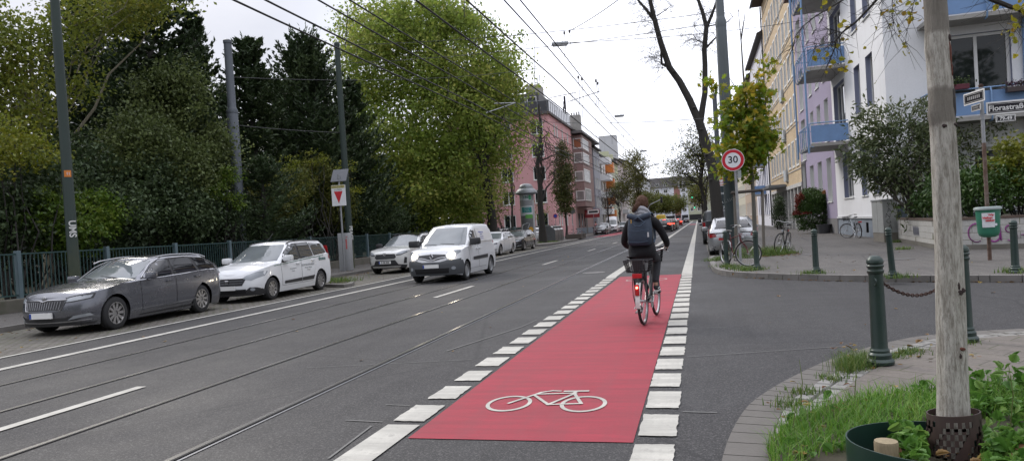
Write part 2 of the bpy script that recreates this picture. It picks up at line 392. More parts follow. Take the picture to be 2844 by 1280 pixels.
for i in range(len(curve_f)-1):      # separate kerb stones
    a0, a1 = Vector(curve_f[i]), Vector(curve_f[i+1]); c0, c1 = Vector(inn[i]), Vector(inn[i+1])
    n = max(1, round((a1-a0).length/1.0));
    if n > 30: n = 30
    for k in range(n):
        t0, t1 = k/n, (k+1)/n-.012/max((a1-a0).length/n, .05)/n
        b.band([tuple(a0.lerp(a1, t0)), tuple(a0.lerp(a1, t1))], [tuple(c0.lerp(c1, t0)), tuple(c0.lerp(c1, t1))], -.02, .128)
struct(b, 'kerb', KERB)
near_k = smooth_line([(-.02, 1.5), (.0, 3.6), (.07, 4.57), (.18, 5.27), (.31, 5.81), (.49, 6.27), (.72, 6.75), (1.02, 7.3), (1.35, 7.8), (1.88, 8.45), (2.48, 8.95), (3.49, 9.25), (5, 9.38), (9, 9.0), (16, 7.6), (40, 2)], 3)
k1 = offset(near_k, -.27); k2 = offset(near_k, -.55)
b = MB()
acc = 0
for i in range(len(near_k)-1):
    L = (Vector(near_k[i+1])-Vector(near_k[i])).length; n = max(1, round(L/.42)) if L < 6 else 12
    for k in range(n):
        e = .006/L
        q = lambda P, t: tuple(Vector(P[i]).lerp(Vector(P[i+1]), t))
        t0, t1 = k/n+e, (k+1)/n-e
        b.band([q(near_k, t0), q(near_k, t1)], [q(k1, t0), q(k1, t1)], -.02, .045)
struct(b, 'kerb', KERBP)
b = MB(); b.band(near_k, k1, .02); struct(b, 'kerb_joint', SOIL)
b = MB()      # two rows of granite setts with open joints
for row, (o0, o1) in enumerate(((.28, .405), (.415, .54))):
    line = [Vector(p) for p in offset(near_k, -o0)]; line2 = [Vector(p) for p in offset(near_k, -o1)]
    S = [0]
    for i in range(len(line)-1): S.append(S[-1]+(line[i+1]-line[i]).length)
    def at(P, s):
        for i in range(len(S)-1):
            if s <= S[i+1]: return P[i].lerp(P[i+1], (s-S[i])/(S[i+1]-S[i]))
        return P[-1]
    s = .07*row
    while s < min(S[-1]-.4, 12):
        l = rnd.uniform(.13, .2); z = .062+rnd.uniform(-.006, .008); e = rnd.uniform(.008, .016)
        A, B, Cc, D = at(line, s+e), at(line, s+l-e), at(line2, s+l-e), at(line2, s+e)
        j = lambda p: (p.x+rnd.uniform(-.006, .006), p.y+rnd.uniform(-.006, .006))
        A, B, Cc, D = j(A), j(B), j(Cc), j(D); m_ = ((A[0]+B[0]+Cc[0]+D[0])/4, (A[1]+B[1]+Cc[1]+D[1])/4)
        ins = lambda p: (p[0]*.86+m_[0]*.14, p[1]*.86+m_[1]*.14, z)
        b.add([(*A, .0), (*B, .0), (*Cc, .0), (*D, .0), (*A, z-.012), (*B, z-.012), (*Cc, z-.012), (*D, z-.012), ins(A), ins(B), ins(Cc), ins(D)],
              [(0, 1, 5, 4), (1, 2, 6, 5), (2, 3, 7, 6), (3, 0, 4, 7), (4, 5, 9, 8), (5, 6, 10, 9), (6, 7, 11, 10), (7, 4, 8, 11), (8, 9, 10, 11)])
        s += l
struct(b, 'kerb_setts', M('granite_sett', (.215, .208, .195), .8, var=.35, scale=7, bump=.5, bscale=60, dirt=(.12, .115, .09), damt=.5), smooth=40)
b = MB(); b.band(k1, offset(near_k, -.55), .04); struct(b, 'sett_joint', M('mossy_joint', (.075, .085, .035), .95, var=.5, scale=12, bump=.6))
b = MB(); b.sheet(k2 + [(40, -8), (0.4, -8), (.4, 1.5)], .075); struct(b, 'pavement', P_SLAB)
bed = smooth_line([(.30, 1.0), (.32, 4.2), (.38, 4.75), (.62, 5.35), (.99, 5.75), (1.4, 5.98), (1.93, 6.15), (2.6, 6.4), (4.2, 6.6), (4.4, 3), (3, 1)], 3)
b = MB(); b.sheet(bed, .085); struct(b, 'planting_bed_soil', SOIL)
STEEL = M('rail_steel', (.20, .195, .19), .25, .55, var=.3, scale=6)
GROOVE = M('rail_groove', (.012, .012, .012), .9)
for x in (-3.83, -5.34, -6.97, -8.43):
    r_ = MB(); r_.quad((x-.028, -30, .008), (x+.024, -30, .008), (x+.024, 420, .008), (x-.028, 420, .008)); tag(struct(r_, 'tram_rail_surface', STEEL))
    g_ = MB(); g_.quad((x+.024, -30, .0075), (x+.050, -30, .0075), (x+.050, 420, .0075), (x+.024, 420, .0075)); struct(g_, 'tram_rail_groove_surface', GROOVE)
    if x > -4: g_ = MB(); g_.quad((x+.075, -30, .0065), (x+.10, -30, .0065), (x+.10, 420, .0065), (x+.075, 420, .0065)); struct(g_, 'rail_seal_surface', M('rail_lip_pale', (.13, .135, .15), .5, .3, var=.3, scale=4))
def mark(mb, name='road_marking', m=None): return struct(mb, name, m or WHITEP)
def rect(mb, x0, x1, y0, y1, z=.010, skew=0.):
    if y1-y0 > 1 or x1-x0 > .5: return mb.quad((x0, y0, z), (x1, y0+skew, z), (x1, y1+skew, z), (x0, y1, z))
    c = [(x0, y0), (x1, y0+skew), (x1, y1+skew), (x0, y1)]; P = []
    for i in range(4):
        a, b_ = Vector(c[i]), Vector(c[(i+1) % 4]); n = 9
        for k in range(n): q = a.lerp(b_, k/n); P.append((q.x+rnd.gauss(0, .004), q.y+rnd.gauss(0, .004)))
    return mb.add([(q[0], q[1], z) for q in P]+[((x0+x1)/2, (y0+y1)/2, z)], [(i, (i+1) % len(P), len(P)) for i in range(len(P))])
b = MB(); rect(b, -2.21, -.52, 4.9, 20.0, .006); mark(b, 'cycle_lane_surface', REDP)
b = MB(); rect(b, -12.2, -9.9, 84, 128, .006); mark(b, 'cycle_lane_surface', REDP)
b = MB(); rect(b, -2.0, -.55, 165, 190, .006); mark(b, 'cycle_lane_surface', REDP)
b = MB(); rect(b, -2.53, -2.25, 1.5, 5.24); mark(b)
b = MB(); rect(b, -2.6, -2.32, 19.95, 420); mark(b)
b = MB(); rect(b, -.52, -.24, 19.9, 165); mark(b)
b = MB(); rect(b, -.52, -.24, 168, 420); mark(b)
y = 5.35
while y < 19.6:
    b = MB(); x0 = -2.53-.003*(y-5); e = rnd.uniform(-.012, .012)
    rect(b, x0+e, x0+.28+e*.5, y, y+.5+rnd.uniform(-.015, .015), skew=rnd.uniform(-.01, .01)); mark(b)
    y += .745
y = 4.30
while y < 19.6:
    b = MB(); e = rnd.uniform(-.008, .008)
    rect(b, -.505+e, -.235+e, y, y+.555+rnd.uniform(-.015, .015), skew=rnd.uniform(-.01, .01)); mark(b)
    y += .758
y = 3.6
for i in range(24):
    b = MB(); rect(b, -6.29, -6.16, y, y+3.0); mark(b); y += 12.3
b = MB(); b.quad((-9.62, -30, .01), (-9.42, -30, .01), (-9.62, 30, .01), (-9.78, 30, .01)).quad((-9.78, 30, .01), (-9.62, 30, .01), (-10.45, 86, .01), (-10.62, 86, .01)).quad((-10.62, 86, .01), (-10.45, 86, .01), (-10.0, 300, .01), (-10.15, 300, .01)); mark(b)
b = MB(); b.quad((-10.93, -30, .01), (-10.81, -30, .01), (-10.70, 22, .01), (-10.82, 22, .01)).quad((-10.82, 22, .01), (-10.70, 22, .01), (-10.93, 50, .01), (-11.05, 50, .01)).quad((-11.05, 50, .01), (-10.93, 50, .01), (-10.9, 80, .01), (-11.0, 80, .01)); mark(b)
def cycle_symbol(cx, cy):
    """painted bicycle seen by a rider coming up the lane: wheels, frame, bars and saddle as flat strokes"""
    b = MB(); z = .0115
    def stroke(p, q, wd=.032):
        p, q = Vector(p), Vector(q); t = (q-p).normalized()*wd/2; n_ = Vector((-t.y, t.x))
        p, q = p-t, q+t
        c = [p+n_, q+n_, q-n_, p-n_]; b.add([(cx+v.x, cy+v.y, z+.0001*len(b.f)/4) for v in c], [(0, 1, 2, 3)])
    def ring(x, y, rx, ry, wd=.035):
        n = 40; A = [];
        for k in range(n):
            a = 2*PI*k/n; A.append((cx+x+rx*math.cos(a), cy+y+ry*math.sin(a), z))
        B = []
        for k in range(n):
            a = 2*PI*k/n; B.append((cx+x+(rx-wd)*math.cos(a), cy+y+(ry-wd*1.25)*math.sin(a), z))
        b.add(A+B, [(k, (k+1) % n, n+(k+1) % n, n+k) for k in range(n)])
    ring(-.33, 0, .2, .27); ring(.33, 0, .2, .27)
    stroke((-.33, 0), (-.12, .40)); stroke((-.12, .40), (-.03, .46)); stroke((-.03, .46), (.04, .45))
    stroke((-.14, .33), (.18, .37)); stroke((-.16, .28), (.03, -.04)); stroke((.03, -.04), (.2, .37)); stroke((.03, -.04), (.30, 0.)); stroke((.19, .36), (.31, .0)); stroke((.18, .37), (.2, .43)); stroke((.10, .44), (.29, .45), .045)
    return mark(b, 'cycle_marking_surface')
cycle_symbol(-1.36, 5.93); cycle_symbol(-1.38, 18.6)
SCR = road_paint('scratch_pale', (.17, .168, .16), .9, (.05, .05, .05))
for (x0, y0, x1, y1, wd) in ((-2.62, 5.32, -2.98, 5.36, .02), (-2.60, 4.4, -2.66, 5.2, .02), (-2.6, 5.85, -2.85, 5.88, .014), (-2.62, 8.92, -2.9, 8.95, .012), (-.2, 5.72, .06, 5.70, .02), (-.2, 8.0, 1.6, 8.55, .014), (-3.25, 8.6, -2.75, 10.6, .03), (-2.75, 10.6, -2.68, 11.4, .02), (-.2, 10.1, .3, 10.12, .01), (-4.7, 7.6, -2.7, 8.0, .012)):
    d_ = Vector((x1-x0, y1-y0)).normalized(); n_ = Vector((-d_.y, d_.x))*wd/2; b = MB(); b.quad((x0-n_.x, y0-n_.y, .007), (x1-n_.x, y1-n_.y, .007), (x1+n_.x, y1+n_.y, .007), (x0+n_.x, y0+n_.y, .007)); mark(b, 'scuff_marking_surface', SCR)
IRON = M('cast_iron', (.11, .105, .10), .6, .3, var=.4, scale=14, bump=.6, bscale=30)
def lid(x, y, r, label, z=.009, sq=False):
    b = MB()
    if sq: b.box(x-r, x+r, y-r*.7, y+r*.7, z-.02, z)
    else: b.lathe([(r, -.02), (r, 0), (r*.86, .001), (r*.84, -.003), (r*.3, -.003), (r*.28, 0)], (x, y, z), 28)
    return tag(b.build('manhole_lid', IRON, smooth=30), label, 'manhole lid')
lid(-3.27, 22.2, .36, 'round iron manhole lid in the asphalt between rail and red lane')
lid(4.9, 20.5, .42, 'square utility lid in the pavement before the leaning bollard', .127, True)
lid(3.3, 24.5, .40, 'square utility lid in the pavement nearer the bare corner bicycles', .127, True)
# ------------------------------------------------------------------ buildings
FRAME_W = M('window_frame_white', (.72, .72, .70), .4, var=.06, scale=2)
PANE = glass('window_pane', (.016, .02, .02))
PANE_L = glass('window_pane_curtain', (.22, .22, .21), .06)
PANE_O = M('orange_blind', (.30, .11, .05), .5, var=.2)
ZINC = M('zinc', (.20, .21, .22), .5, .3, var=.2)
ROOF_D = M('dark_roof', (.055, .05, .048), .8, var=.35, scale=4, bump=.3)
ROOF_T = M('roof_tile', (.10, .06, .05), .8, var=.3, scale=6, bump=.4)
CONC = M('concrete', (.33, .32, .30), .85, var=.2, scale=2, bump=.25, bscale=30, dirt=(.14, .13, .11))
DARK = M('dark_metal', (.025, .025, .027), .45, .4, var=.3)
class Face:
    """a wall plane: u runs along it, n points out of it"""
    def __init__(s, o, u, n): s.o = Vector(o); s.u = Vector(u).normalized(); s.n = Vector(n).normalized()
    def p(s, u, z, d=0.): return s.o + s.u*u + s.n*d + Vector((0, 0, z))
    def box(s, mb, u0, u1, z0, z1, d0, d1):
        c = [s.p(u, z, d) for z in (z0, z1) for d in (d0, d1) for u in (u0, u1)]
        return mb.add(c, [(0, 2, 3, 1), (4, 5, 7, 6), (0, 1, 5, 4), (2, 6, 7, 3), (0, 4, 6, 2), (1, 3, 7, 5)])
def wall_with_openings(mb, fc, u0, u1, z0, z1, wins, depth, rev=None):
    """wall faces round the openings plus the reveals (material slot 1)"""
    us = sorted({u0, u1} | {w[0] for w in wins} | {w[1] for w in wins}); zs = sorted({z0, z1} | {w[2] for w in wins} | {w[3] for w in wins})
    us = [u for u in us if u0 <= u <= u1]; zs = [z for z in zs if z0 <= z <= z1]
    mb.cur = 0
    for i in range(len(us)-1):
        for k in range(len(zs)-1):
            cu, cz = (us[i]+us[i+1])/2, (zs[k]+zs[k+1])/2
            if any(w[0] < cu < w[1] and w[2] < cz < w[3] for w in wins): continue
            mb.quad(fc.p(us[i], zs[k]), fc.p(us[i+1], zs[k]), fc.p(us[i+1], zs[k+1]), fc.p(us[i], zs[k+1]))
    mb.cur = 1
    for w in wins:
        a, b_, c, d = w[:4]
        for (p, q) in (((a, c), (b_, c)), ((b_, c), (b_, d)), ((b_, d), (a, d)), ((a, d), (a, c))):
            mb.quad(fc.p(*p), fc.p(*q), fc.p(*q, -depth), fc.p(*p, -depth))
    mb.cur = 0
def window(parent, fc, w, depth, frame=FRAME_W, pane=None, fw=.07, cols=2, sill=True, sillm=None, transom=None):
    a, b_, c, d = w[:4]; m = MB(); D0, D1 = -depth-.02, -depth+.05
    fc.box(m, a, a+fw, c, d, D0, D1); fc.box(m, b_-fw, b_, c, d, D0, D1); fc.box(m, a+fw, b_-fw, c, c+fw, D0, D1); fc.box(m, a+fw, b_-fw, d-fw, d, D0, D1)
    for k in range(1, cols):
        uu = a+(b_-a)*k/cols; fc.box(m, uu-fw*.5, uu+fw*.5, c+fw, d-fw, D0, D1-.004)
    if transom: fc.box(m, a+fw, b_-fw, c+(d-c)*transom-.03, c+(d-c)*transom+.03, D0, D1-.008)
    o = m.build('window', frame, parent)
    g = MB(); g.quad(fc.p(a, c, -depth), fc.p(b_, c, -depth), fc.p(b_, d, -depth), fc.p(a, d, -depth)); g.build('pane', pane or PANE, o)
    if sill:
        s_ = MB(); fc.box(s_, a-.04, b_+.04, c-.06, c-.003, -.02, .07); s_.build('sill', sillm or frame, o)
    return o
def building(name, label, group=None): return thing(name, label, 'building', group=group)
def shell(mb, x0, x1, y0, y1, z0, z1, skip=''):
    v = [(x, y, z) for z in (z0, z1) for y in (y0, y1) for x in (x0, x1)]
    fs = {'b': (0, 2, 3, 1), 't': (4, 5, 7, 6), 's': (0, 1, 5, 4), 'n': (2, 6, 7, 3), 'w': (0, 4, 6, 2), 'e': (1, 3, 7, 5)}
    return mb.add(v, [f for k, f in fs.items() if k not in skip])
def render_wall(name, col, streak=(.3, .29, .27), amt=.35):
    t = NT(name); v = t.coord(); vs_ = t.coord((2.2, 2.2, .18))
    c = t.mix(t.noise(v, .6, 5), tuple(x*.9 for x in col), tuple(min(1, x*1.08) for x in col))
    c = t.mix(t.ramp(t.noise(vs_, 1.1, 6, .7), [(.5, 0.), (.8, amt)]), c, streak)
    c = t.mix(t.ramp(t.noise(v, 24, 3), [(.35, .16), (.6, 0.)]), c, tuple(x*.7 for x in col))
    t.col(c); t.b.inputs['Roughness'].default_value = .9; t.bump(t.noise(v, 60, 3), .25, .006); return t.m
W_WHITE = render_wall('render_white', (.80, .805, .82), (.5, .49, .47), .25); W_GREY = render_wall('render_pale_grey', (.56, .57, .58))
W_PURP = render_wall('render_purple', (.33, .285, .395)); W_BLUE = M('plinth_blue_grey', (.22, .255, .30), .85, var=.12, dirt=(.12, .12, .12))
REV_B = M('reveal_lilac', (.24, .26, .36), .8, var=.1); REV_W = M('reveal_white', (.76, .765, .74), .8, var=.08)
BALC = M('balcony_blue', (.165, .285, .50), .5, var=.1, dirt=(.10, .15, .25), damt=.35); TUBE = M('blue_tube', (.19, .31, .50), .4, .1, var=.12)
Y_BRICK = bricks('yellow_brick', (.60, .44, .25), (.48, .35, .19), (.46, .40, .32), .25, .08, .012, 'YZ')
W_STONE = M('pale_stone', (.50, .49, .47), .85, var=.12, dirt=(.2, .2, .19))
hw = building('corner_house', 'white rendered corner house with blue balconies behind the big evergreen shrub')
SF = Face((7.7, 0, 0), (0, 1, 0), (-1, 0, 0)); GF = Face((7.7, 32.1, 0), (1, 0, 0), (0, -1, 0))
sw = []
for (a, b_) in ((33.7, 35.0), (36.1, 37.35)): sw.append((a, b_, 2.1, 4.5))
sw.append((39.2, 41.6, 2.1, 4.5))
for z in (6.0, 9.95, 13.9):
    for (a, b_) in ((34.05, 35.35), (36.55, 37.8)): sw.append((a, b_, z, z+2.3))
    sw.append((40.2, 43.2, z-.9, z+2.3))
m = MB(); base = [(36.5, 37.0, .32, .8), (34.6, 35.1, .32, .8), (39.3, 39.8, .32, .8)]
wall_with_openings(m, SF, 32.1, 43.8, 1.05, 17.5, sw, .28)
gw = [(2.15, 4.5, 5.35, 8.15), (2.15, 4.5, 9.3, 12.1), (3.0, 5.2, 1.7, 3.6), (8., 10.2, 5.35, 8.15), (8., 10.2, 9.3, 12.1)]
wall_with_openings(m, GF, 0, 16, 1.05, 17.5, gw, .22)
shell(m, 7.7, 23.7, 32.1, 43.8, .12, 17.5, 'swb')
m.build('wall', [W_WHITE, REV_B], hw)
m = MB(); wall_with_openings(m, Face((7.72, 0, 0), (0, 1, 0), (-1, 0, 0)), 32.15, 43.8, .12, 1.05, base, .2); m.quad((7.72, 32.15, .12), (23, 32.15, .12), (23, 32.15, 1.05), (7.72, 32.15, 1.05)); m.build('plinth', [W_BLUE, DARK], hw)
m = MB(); SF.box(m, 32.06, 43.8, 1.0, 1.1, -.05, .06); m.build('ledge', W_GREY, hw)
for a in base: m = MB(); SF.box(m, a[0]-.02, a[1]+.02, a[2], a[3], -.23, -.2); m.build('cellar_window', DARK, hw)
for w_ in sw: window(hw, SF, w_, .26, cols=2 if w_[1]-w_[0] < 2 else 3, sillm=REV_W, sill=w_[3]-w_[2] < 3, pane=PANE)
for w_ in gw: window(hw, GF, w_, .2, cols=2, fw=.12, sill=False, pane=PANE)
m = MB(); shell(m, 7.2, 24, 31.6, 44, 17.5, 17.75); m.add([(7.2, 31.6, 17.76), (24, 31.6, 17.76), (24, 44, 17.76), (7.2, 44, 17.76), (12, 35, 21.5), (20, 35, 21.5), (20, 42, 21.5), (12, 42, 21.5)], [(0, 1, 5, 4), (1, 2, 6, 5), (2, 3, 7, 6), (3, 0, 4, 7), (4, 5, 6, 7)]); m.build('roof', ROOF_T, hw)
def balcony(parent, x0, x1, y0, y1, z, label=None, bars='w', posts=True, h=1.05, panels='s'):
    """slab, blue sheet panels and tubular rails; sides w s n"""
    s_ = MB(); s_.box(x0, x1, y0, y1, z-.16, z); bal = s_.build('balcony', CONC, parent)
    p = MB()
    if 's' in panels: p.box(x0+.03, x1, y0+.02, y0+.05, z+.06, z+h-.12)
    if 'w' in panels: p.box(x0+.02, x0+.05, y0+.03, y1, z+.06, z+h-.12)
    if 'n' in panels: p.box(x0+.03, x1, y1-.05, y1-.02, z+.06, z+h-.12)
    p.build('balcony_panel', BALC, bal)
    t = MB(); zt = z+h
    t.tube([(x1, y0, zt), (x0, y0, zt), (x0, y1, zt), (x1, y1, zt)] if 'n' in panels or 'w' in bars else [(x1, y0, zt), (x0, y0, zt), (x0, y1, zt)], .03, 8)
    if bars == 'w':
        n = 6
        for i in range(n+1):
            yy = y0+(y1-y0)*i/n
            t.tube([(x0+.12, yy, z-.2), (x0-.02, yy, z-.14), (x0-.06, yy, z+.0), (x0-.06, yy, z+h-.2), (x0, yy, zt)], .022, 6)
        for k in range(3): t.tube([(x0-.03, y0, z+.2+k*.28), (x0-.03, y1, z+.2+k*.28)], .012, 5)
    if bars == 's':
        n = max(1, round((x1-x0)/1.9))
        for i in range(n+1):
            xx = x0+.06+(x1-x0-.12)*i/n
            t.tube([(xx, y0+.2, z-.22), (xx, y0-.02, z-.2), (xx, y0-.07, z-.05), (xx, y0-.07, z+h-.2), (xx, y0, zt)], .03, 8)
    t.build('balcony_rail', TUBE, bal, smooth=50)
    return bal
for z in (5.0, 8.95, 12.9): balcony(hw, 5.9, 7.695, 39.7, 43.7, z)
m = MB()
for yy in (39.75, 43.75): m.tube([(5.78, yy, 4.5), (5.78, yy, 17.2)], .05, 8)
m.build('balcony_post', TUBE, hw)
balcony(hw, 8.95, 23, 30.9, 32.08, 4.75, bars='s'); balcony(hw, 8.95, 23, 30.9, 32.08, 8.65, bars='s')
m = MB(); m.tube([(12.6, 32.0, 1), (12.6, 32.0, 17)], .06, 8); m.build('downpipe', TUBE, hw)
hp = building('townhouse', 'purple townhouse with white window reveals, between the white corner house and yellow brick block')
sw = [(45.0, 46.5, 2.0, 4.6), (48.2, 49.8, 1.6, 4.6), (51.4, 53.1, 1.6, 4.6), (55.0, 56.6, 1.3, 5.0)]
for z in (5.6, 9.2, 12.8): sw += [(45., 46.3, z, z+2.5), (47.7, 49., z, z+2.5), (50.4, 51.7, z, z+2.5), (54.2, 56.1, z-.4, z+2.5)]
m = MB(); wall_with_openings(m, SF, 43.8, 57.2, .12, 17.2, sw, .3); shell(m, 7.7, 20, 43.8, 57.2, .12, 17.2, 'swb'); m.build('wall', [W_PURP, REV_W], hp)
for k, w_ in enumerate(sw):
    if k == 3:
        m = MB(); SF.box(m, w_[0], w_[1], w_[2]-.9, w_[3], -.32, -.28); m.build('door', DARK, hp)
    else: window(hp, SF, w_, .28, cols=1, sillm=REV_W)
m = MB(); SF.box(m, 43.82, 57.2, .1, 1.0, 0, .03); m.build('plinth', M('plinth_grey', (.17, .165, .165), .9, var=.2), hp)
m = MB(); SF.box(m, 54.8, 55., 1., 5.2, 0, .05); SF.box(m, 56.6, 56.8, 1., 5.2, 0, .05); SF.box(m, 54.8, 56.8, 5.0, 5.2, 0.001, .052); m.build('door_surround', M('door_surround', (.10, .095, .10), .8), hp)
m = MB(); shell(m, 7.1, 20, 43.8, 57.2, 17.2, 17.5); m.add([(7.1, 43.8, 17.5), (7.1, 57.2, 17.5), (13, 57.2, 21), (13, 43.8, 21)], [(0, 1, 2, 3)]); m.build('roof', ROOF_T, hp)
hy = building('brick_apartment_block', 'tall yellow brick apartment block with overhanging eaves and grey garage piers')
sw = []; yy = 58.0; ys = []
while yy < 78.6: ys.append(yy); yy += 2.35
for z in (5.1, 8.55, 12.0, 15.45, 18.9):
    for i, yy in enumerate(ys): sw.append((yy, yy+1.5, z-(.9 if i == 3 else 0), z+2.1))
m = MB(); wall_with_openings(m, SF, 57.2, 80, 3.7, 23.5, sw, .06); shell(m, 7.7, 20, 57.2, 80, 3.7, 23.5, 'swb')
m.quad((7.7, 57.2, 3.7), (20, 57.2, 3.7), (20, 57.2, 23.5), (7.7, 57.2, 23.5)); m.build('wall', [Y_BRICK, REV_W], hy)
for w_ in sw: window(hy, SF, w_, .03, cols=2, fw=.12, pane=PANE if rnd.random() < .7 else PANE_L)
m = MB()
for z in (4.9, 8.35, 11.8, 15.25, 18.7, 22.2): SF.box(m, 57.25, 79.95, z-.12, z-.06, -.02, .05)
m.build('string_course', W_STONE, hy)
m = MB(); shell(m, 8.3, 20, 57.2, 80, .1, 3.7, 'b')
for k in range(11): SF.box(m, 57.4+k*2.2, 57.4+k*2.2+.35, .1, 3.45, -.7, .0)
SF.box(m, 57.2, 80, 3.45, 3.75, -.7, .06); m.build('ground_floor', W_STONE, hy)
m = MB()
for k in range(10): SF.box(m, 57.8+k*2.2, 59.55+k*2.2, .12, 3.4, -.55, -.5)
m.build('garage_door', M('garage_grey', (.22, .225, .235), .6, var=.12), hy)
m = MB(); SF.box(m, 66.5, 74.5, 3.78, 4.0, 0.065, 1.5); m.build('canopy', ZINC, hy)
m = MB(); shell(m, 6.7, 21, 57.1, 80.2, 23.5, 23.95); m.add([(6.7, 57.1, 23.95), (6.7, 80.2, 23.95), (13, 80.2, 27.5), (13, 57.1, 27.5)], [(0, 1, 2, 3)]); m.build('roof', M('eaves_brown', (.075, .055, .05), .8, var=.3), hy)
m = MB(); m.tube([(6.62, 57.1, 23.5), (6.62, 80.2, 23.5)], .1, 8); m.tube([(7.6, 80.0, .2), (7.6, 80.0, 23.4)], .07, 8); m.build('gutter', DARK, hy)
m = MB()
for z in (4.2, 7.65, 11.1): SF.box(m, 65.0, 66.5, z, z+.95, .07, .22)
m.build('balcony', M('balcony_grey', (.42, .45, .47), .6), hy)
def row_house(label, y0, y1, h, wallm, revm=REV_W, x=7.7, step=2.6, wz=1.9, ww=1.15, z0=1.4, floors=None, roof=ROOF_D, name='row_house', eave=.5, cols=2, side=-1, depth=14, balc=None, ledge=None, gr='terraced houses along the street', roofh=3.2, dormers=0):
    hb = building(name, label, gr); fc = Face((x, 0, 0), (0, 1, 0), (side, 0, 0)); sw = []
    floors = floors or int((h-z0)/3.25)
    for k in range(floors):
        yy = y0+.9
        while yy+ww < y1-.5: sw.append((yy, yy+ww, z0+k*3.3, z0+k*3.3+wz)); yy += step
    m = MB(); wall_with_openings(m, fc, y0, y1, .12, h, sw, .18)
    xb = x - side*depth
    a, b_ = min(x, xb), max(x, xb); shell(m, a, b_, y0, y1, .12, h, 'w'+'b' if side < 0 else 'eb')
    m.build('wall', [wallm, revm], hb)
    for w_ in sw: window(hb, fc, w_, .14, cols=cols, fw=.08, pane=PANE if rnd.random() < .65 else PANE_L)
    xe = x+side*eave; m = MB(); shell(m, min(xe, xb), max(xe, xb), y0-.05, y1+.05, h, h+.25)
    xr = x-side*depth*.45; m.add([(xe, y0-.05, h+.25), (xe, y1+.05, h+.25), (xr, y1+.05, h+roofh), (xr, y0-.05, h+roofh), (xb, y0-.05, h+.25), (xb, y1+.05, h+.25)], [(0, 1, 2, 3), (2, 3, 4, 5), (0, 3, 4), (1, 2, 5)]); m.build('roof', roof, hb)
    for k in range(dormers):
        yy = y0+(y1-y0)*(k+.5)/dormers; m = MB(); m.box(min(x-side*.6, x-side*3), max(x-side*.6, x-side*3), yy-.9, yy+.9, h+.3, h+2.3); m.build('dormer', wallm, hb)
    m = MB(); m.box(min(xr, xr+.9), max(xr, xr+.9), y0+1, y0+2.1, h+roofh-1.2, h+roofh+1.3); m.build('chimney', CONC, hb)
    if balc:
        for k in range(1, floors):
            s_ = MB(); zb = z0+k*3.3-.95; xa = x+side*1.3; s_.box(min(x, xa), max(x, xa), balc[0], balc[1], zb-.15, zb+.02)
            o = s_.build('balcony', CONC, hb); p = MB(); p.box(xa-.04, xa+.04, balc[0], balc[1], zb+.03, zb+1.0); p.box(min(x, xa), max(x, xa), balc[0], balc[0]+.06, zb+.03, zb+1.0); p.build('balcony_panel', balc[2], o)
    return hb
W_LIL = render_wall('render_lilac_white', (.70, .71, .76)); W_TAN = render_wall('render_tan', (.46, .36, .27)); W_CREAM = render_wall('render_cream', (.56, .53, .42)); W_OCH = render_wall('render_ochre', (.47, .36, .2))
row_house('white row house with tall narrow windows beyond the yellow brick block', 80, 99, 20.5, W_LIL, REV_B, step=2.1, ww=.95, wz=2.3, eave=.6, balc=(86, 88.5, BALC))
row_house('tan row house far along on the right beyond the white one', 99, 122, 19.8, W_TAN, eave=.5)
row_house('cream row house far along on the right behind the bare tree', 122, 150, 18.5, W_CREAM)
row_house('ochre row house at the far right end of the street', 150, 190, 18, W_OCH)
PINK = render_wall('render_pink', (.62, .34, .345), (.36, .2, .2)); MAUVE = render_wall('render_mauve', (.275, .19, .175), (.17, .13, .12)); MAUVEP = render_wall('render_pink_brown', (.36, .235, .225))
pk = building('corner_apartment_house', 'pink corner apartment house with a glazed dark roof terrace')
PG = Face((-18, 90, 0), (-1, 0, 0), (0, -1, 0)); PS = Face((-18, 0, 0), (0, 1, 0), (1, 0, 0))
gw = [(a, a+1.65, z, z+1.75) for z in (1.65, 4.75, 7.75, 10.75, 13.7) for a in (.75, 5.1, 9.5)]
sw = [(a, a+.9, z, z+1.75) for z in (1.65, 4.75, 7.75, 10.75, 13.7) for a in (93.5, 95.3, 99.2, 103.4)]
m = MB(); wall_with_openings(m, PG, 0, 14, 3.4, 16.2, [w for w in gw if w[2] > 3], .15); wall_with_openings(m, PG, 0, 14, .12, 3.4, [w for w in gw if w[2] < 3], .15)
wall_with_openings(m, PS, 90, 107, .12, 16.2, sw, .15); shell(m, -32, -18, 90, 107, .12, 16.2, 'seb'); m.build('wall', [PINK, REV_W], pk)
for w_ in gw: window(pk, PG, w_, .12, cols=2, fw=.11)
for w_ in sw: window(pk, PS, w_, .12, cols=1, fw=.12)
m = MB(); shell(m, -32.2, -17.7, 89.7, 107.2, 16.2, 16.5); m.build('cornice', M('cornice_dark', (.08, .075, .075), .7), pk)
m = MB(); shell(m, -31, -19.6, 92.5, 106, 16.5, 19.6); m.build('penthouse', M('penthouse_dark', (.07, .068, .07), .6), pk)
PHF = Face((-19.6, 92.5, 0), (-1, 0, 0), (0, -1, 0))
for k in range(4): window(pk, PHF, (.3+k*1.5, 1.6+k*1.5, 16.9, 19.1), -.06, fw=.09, cols=1, sill=False)
m = MB()
for k in range(13): m.box(-17.85, -17.8, 90+k*1.3, 90.05+k*1.3, 16.5, 18)
for k in range(9): m.box(-18-k*1.3, -17.95-k*1.3, 89.85, 89.9, 16.5, 18)
m.box(-30, -17.8, 89.83, 89.9, 17.95, 18.02); m.box(-17.86, -17.79, 89.9, 106, 17.95, 18.02); m.build('railing', ZINC, pk)
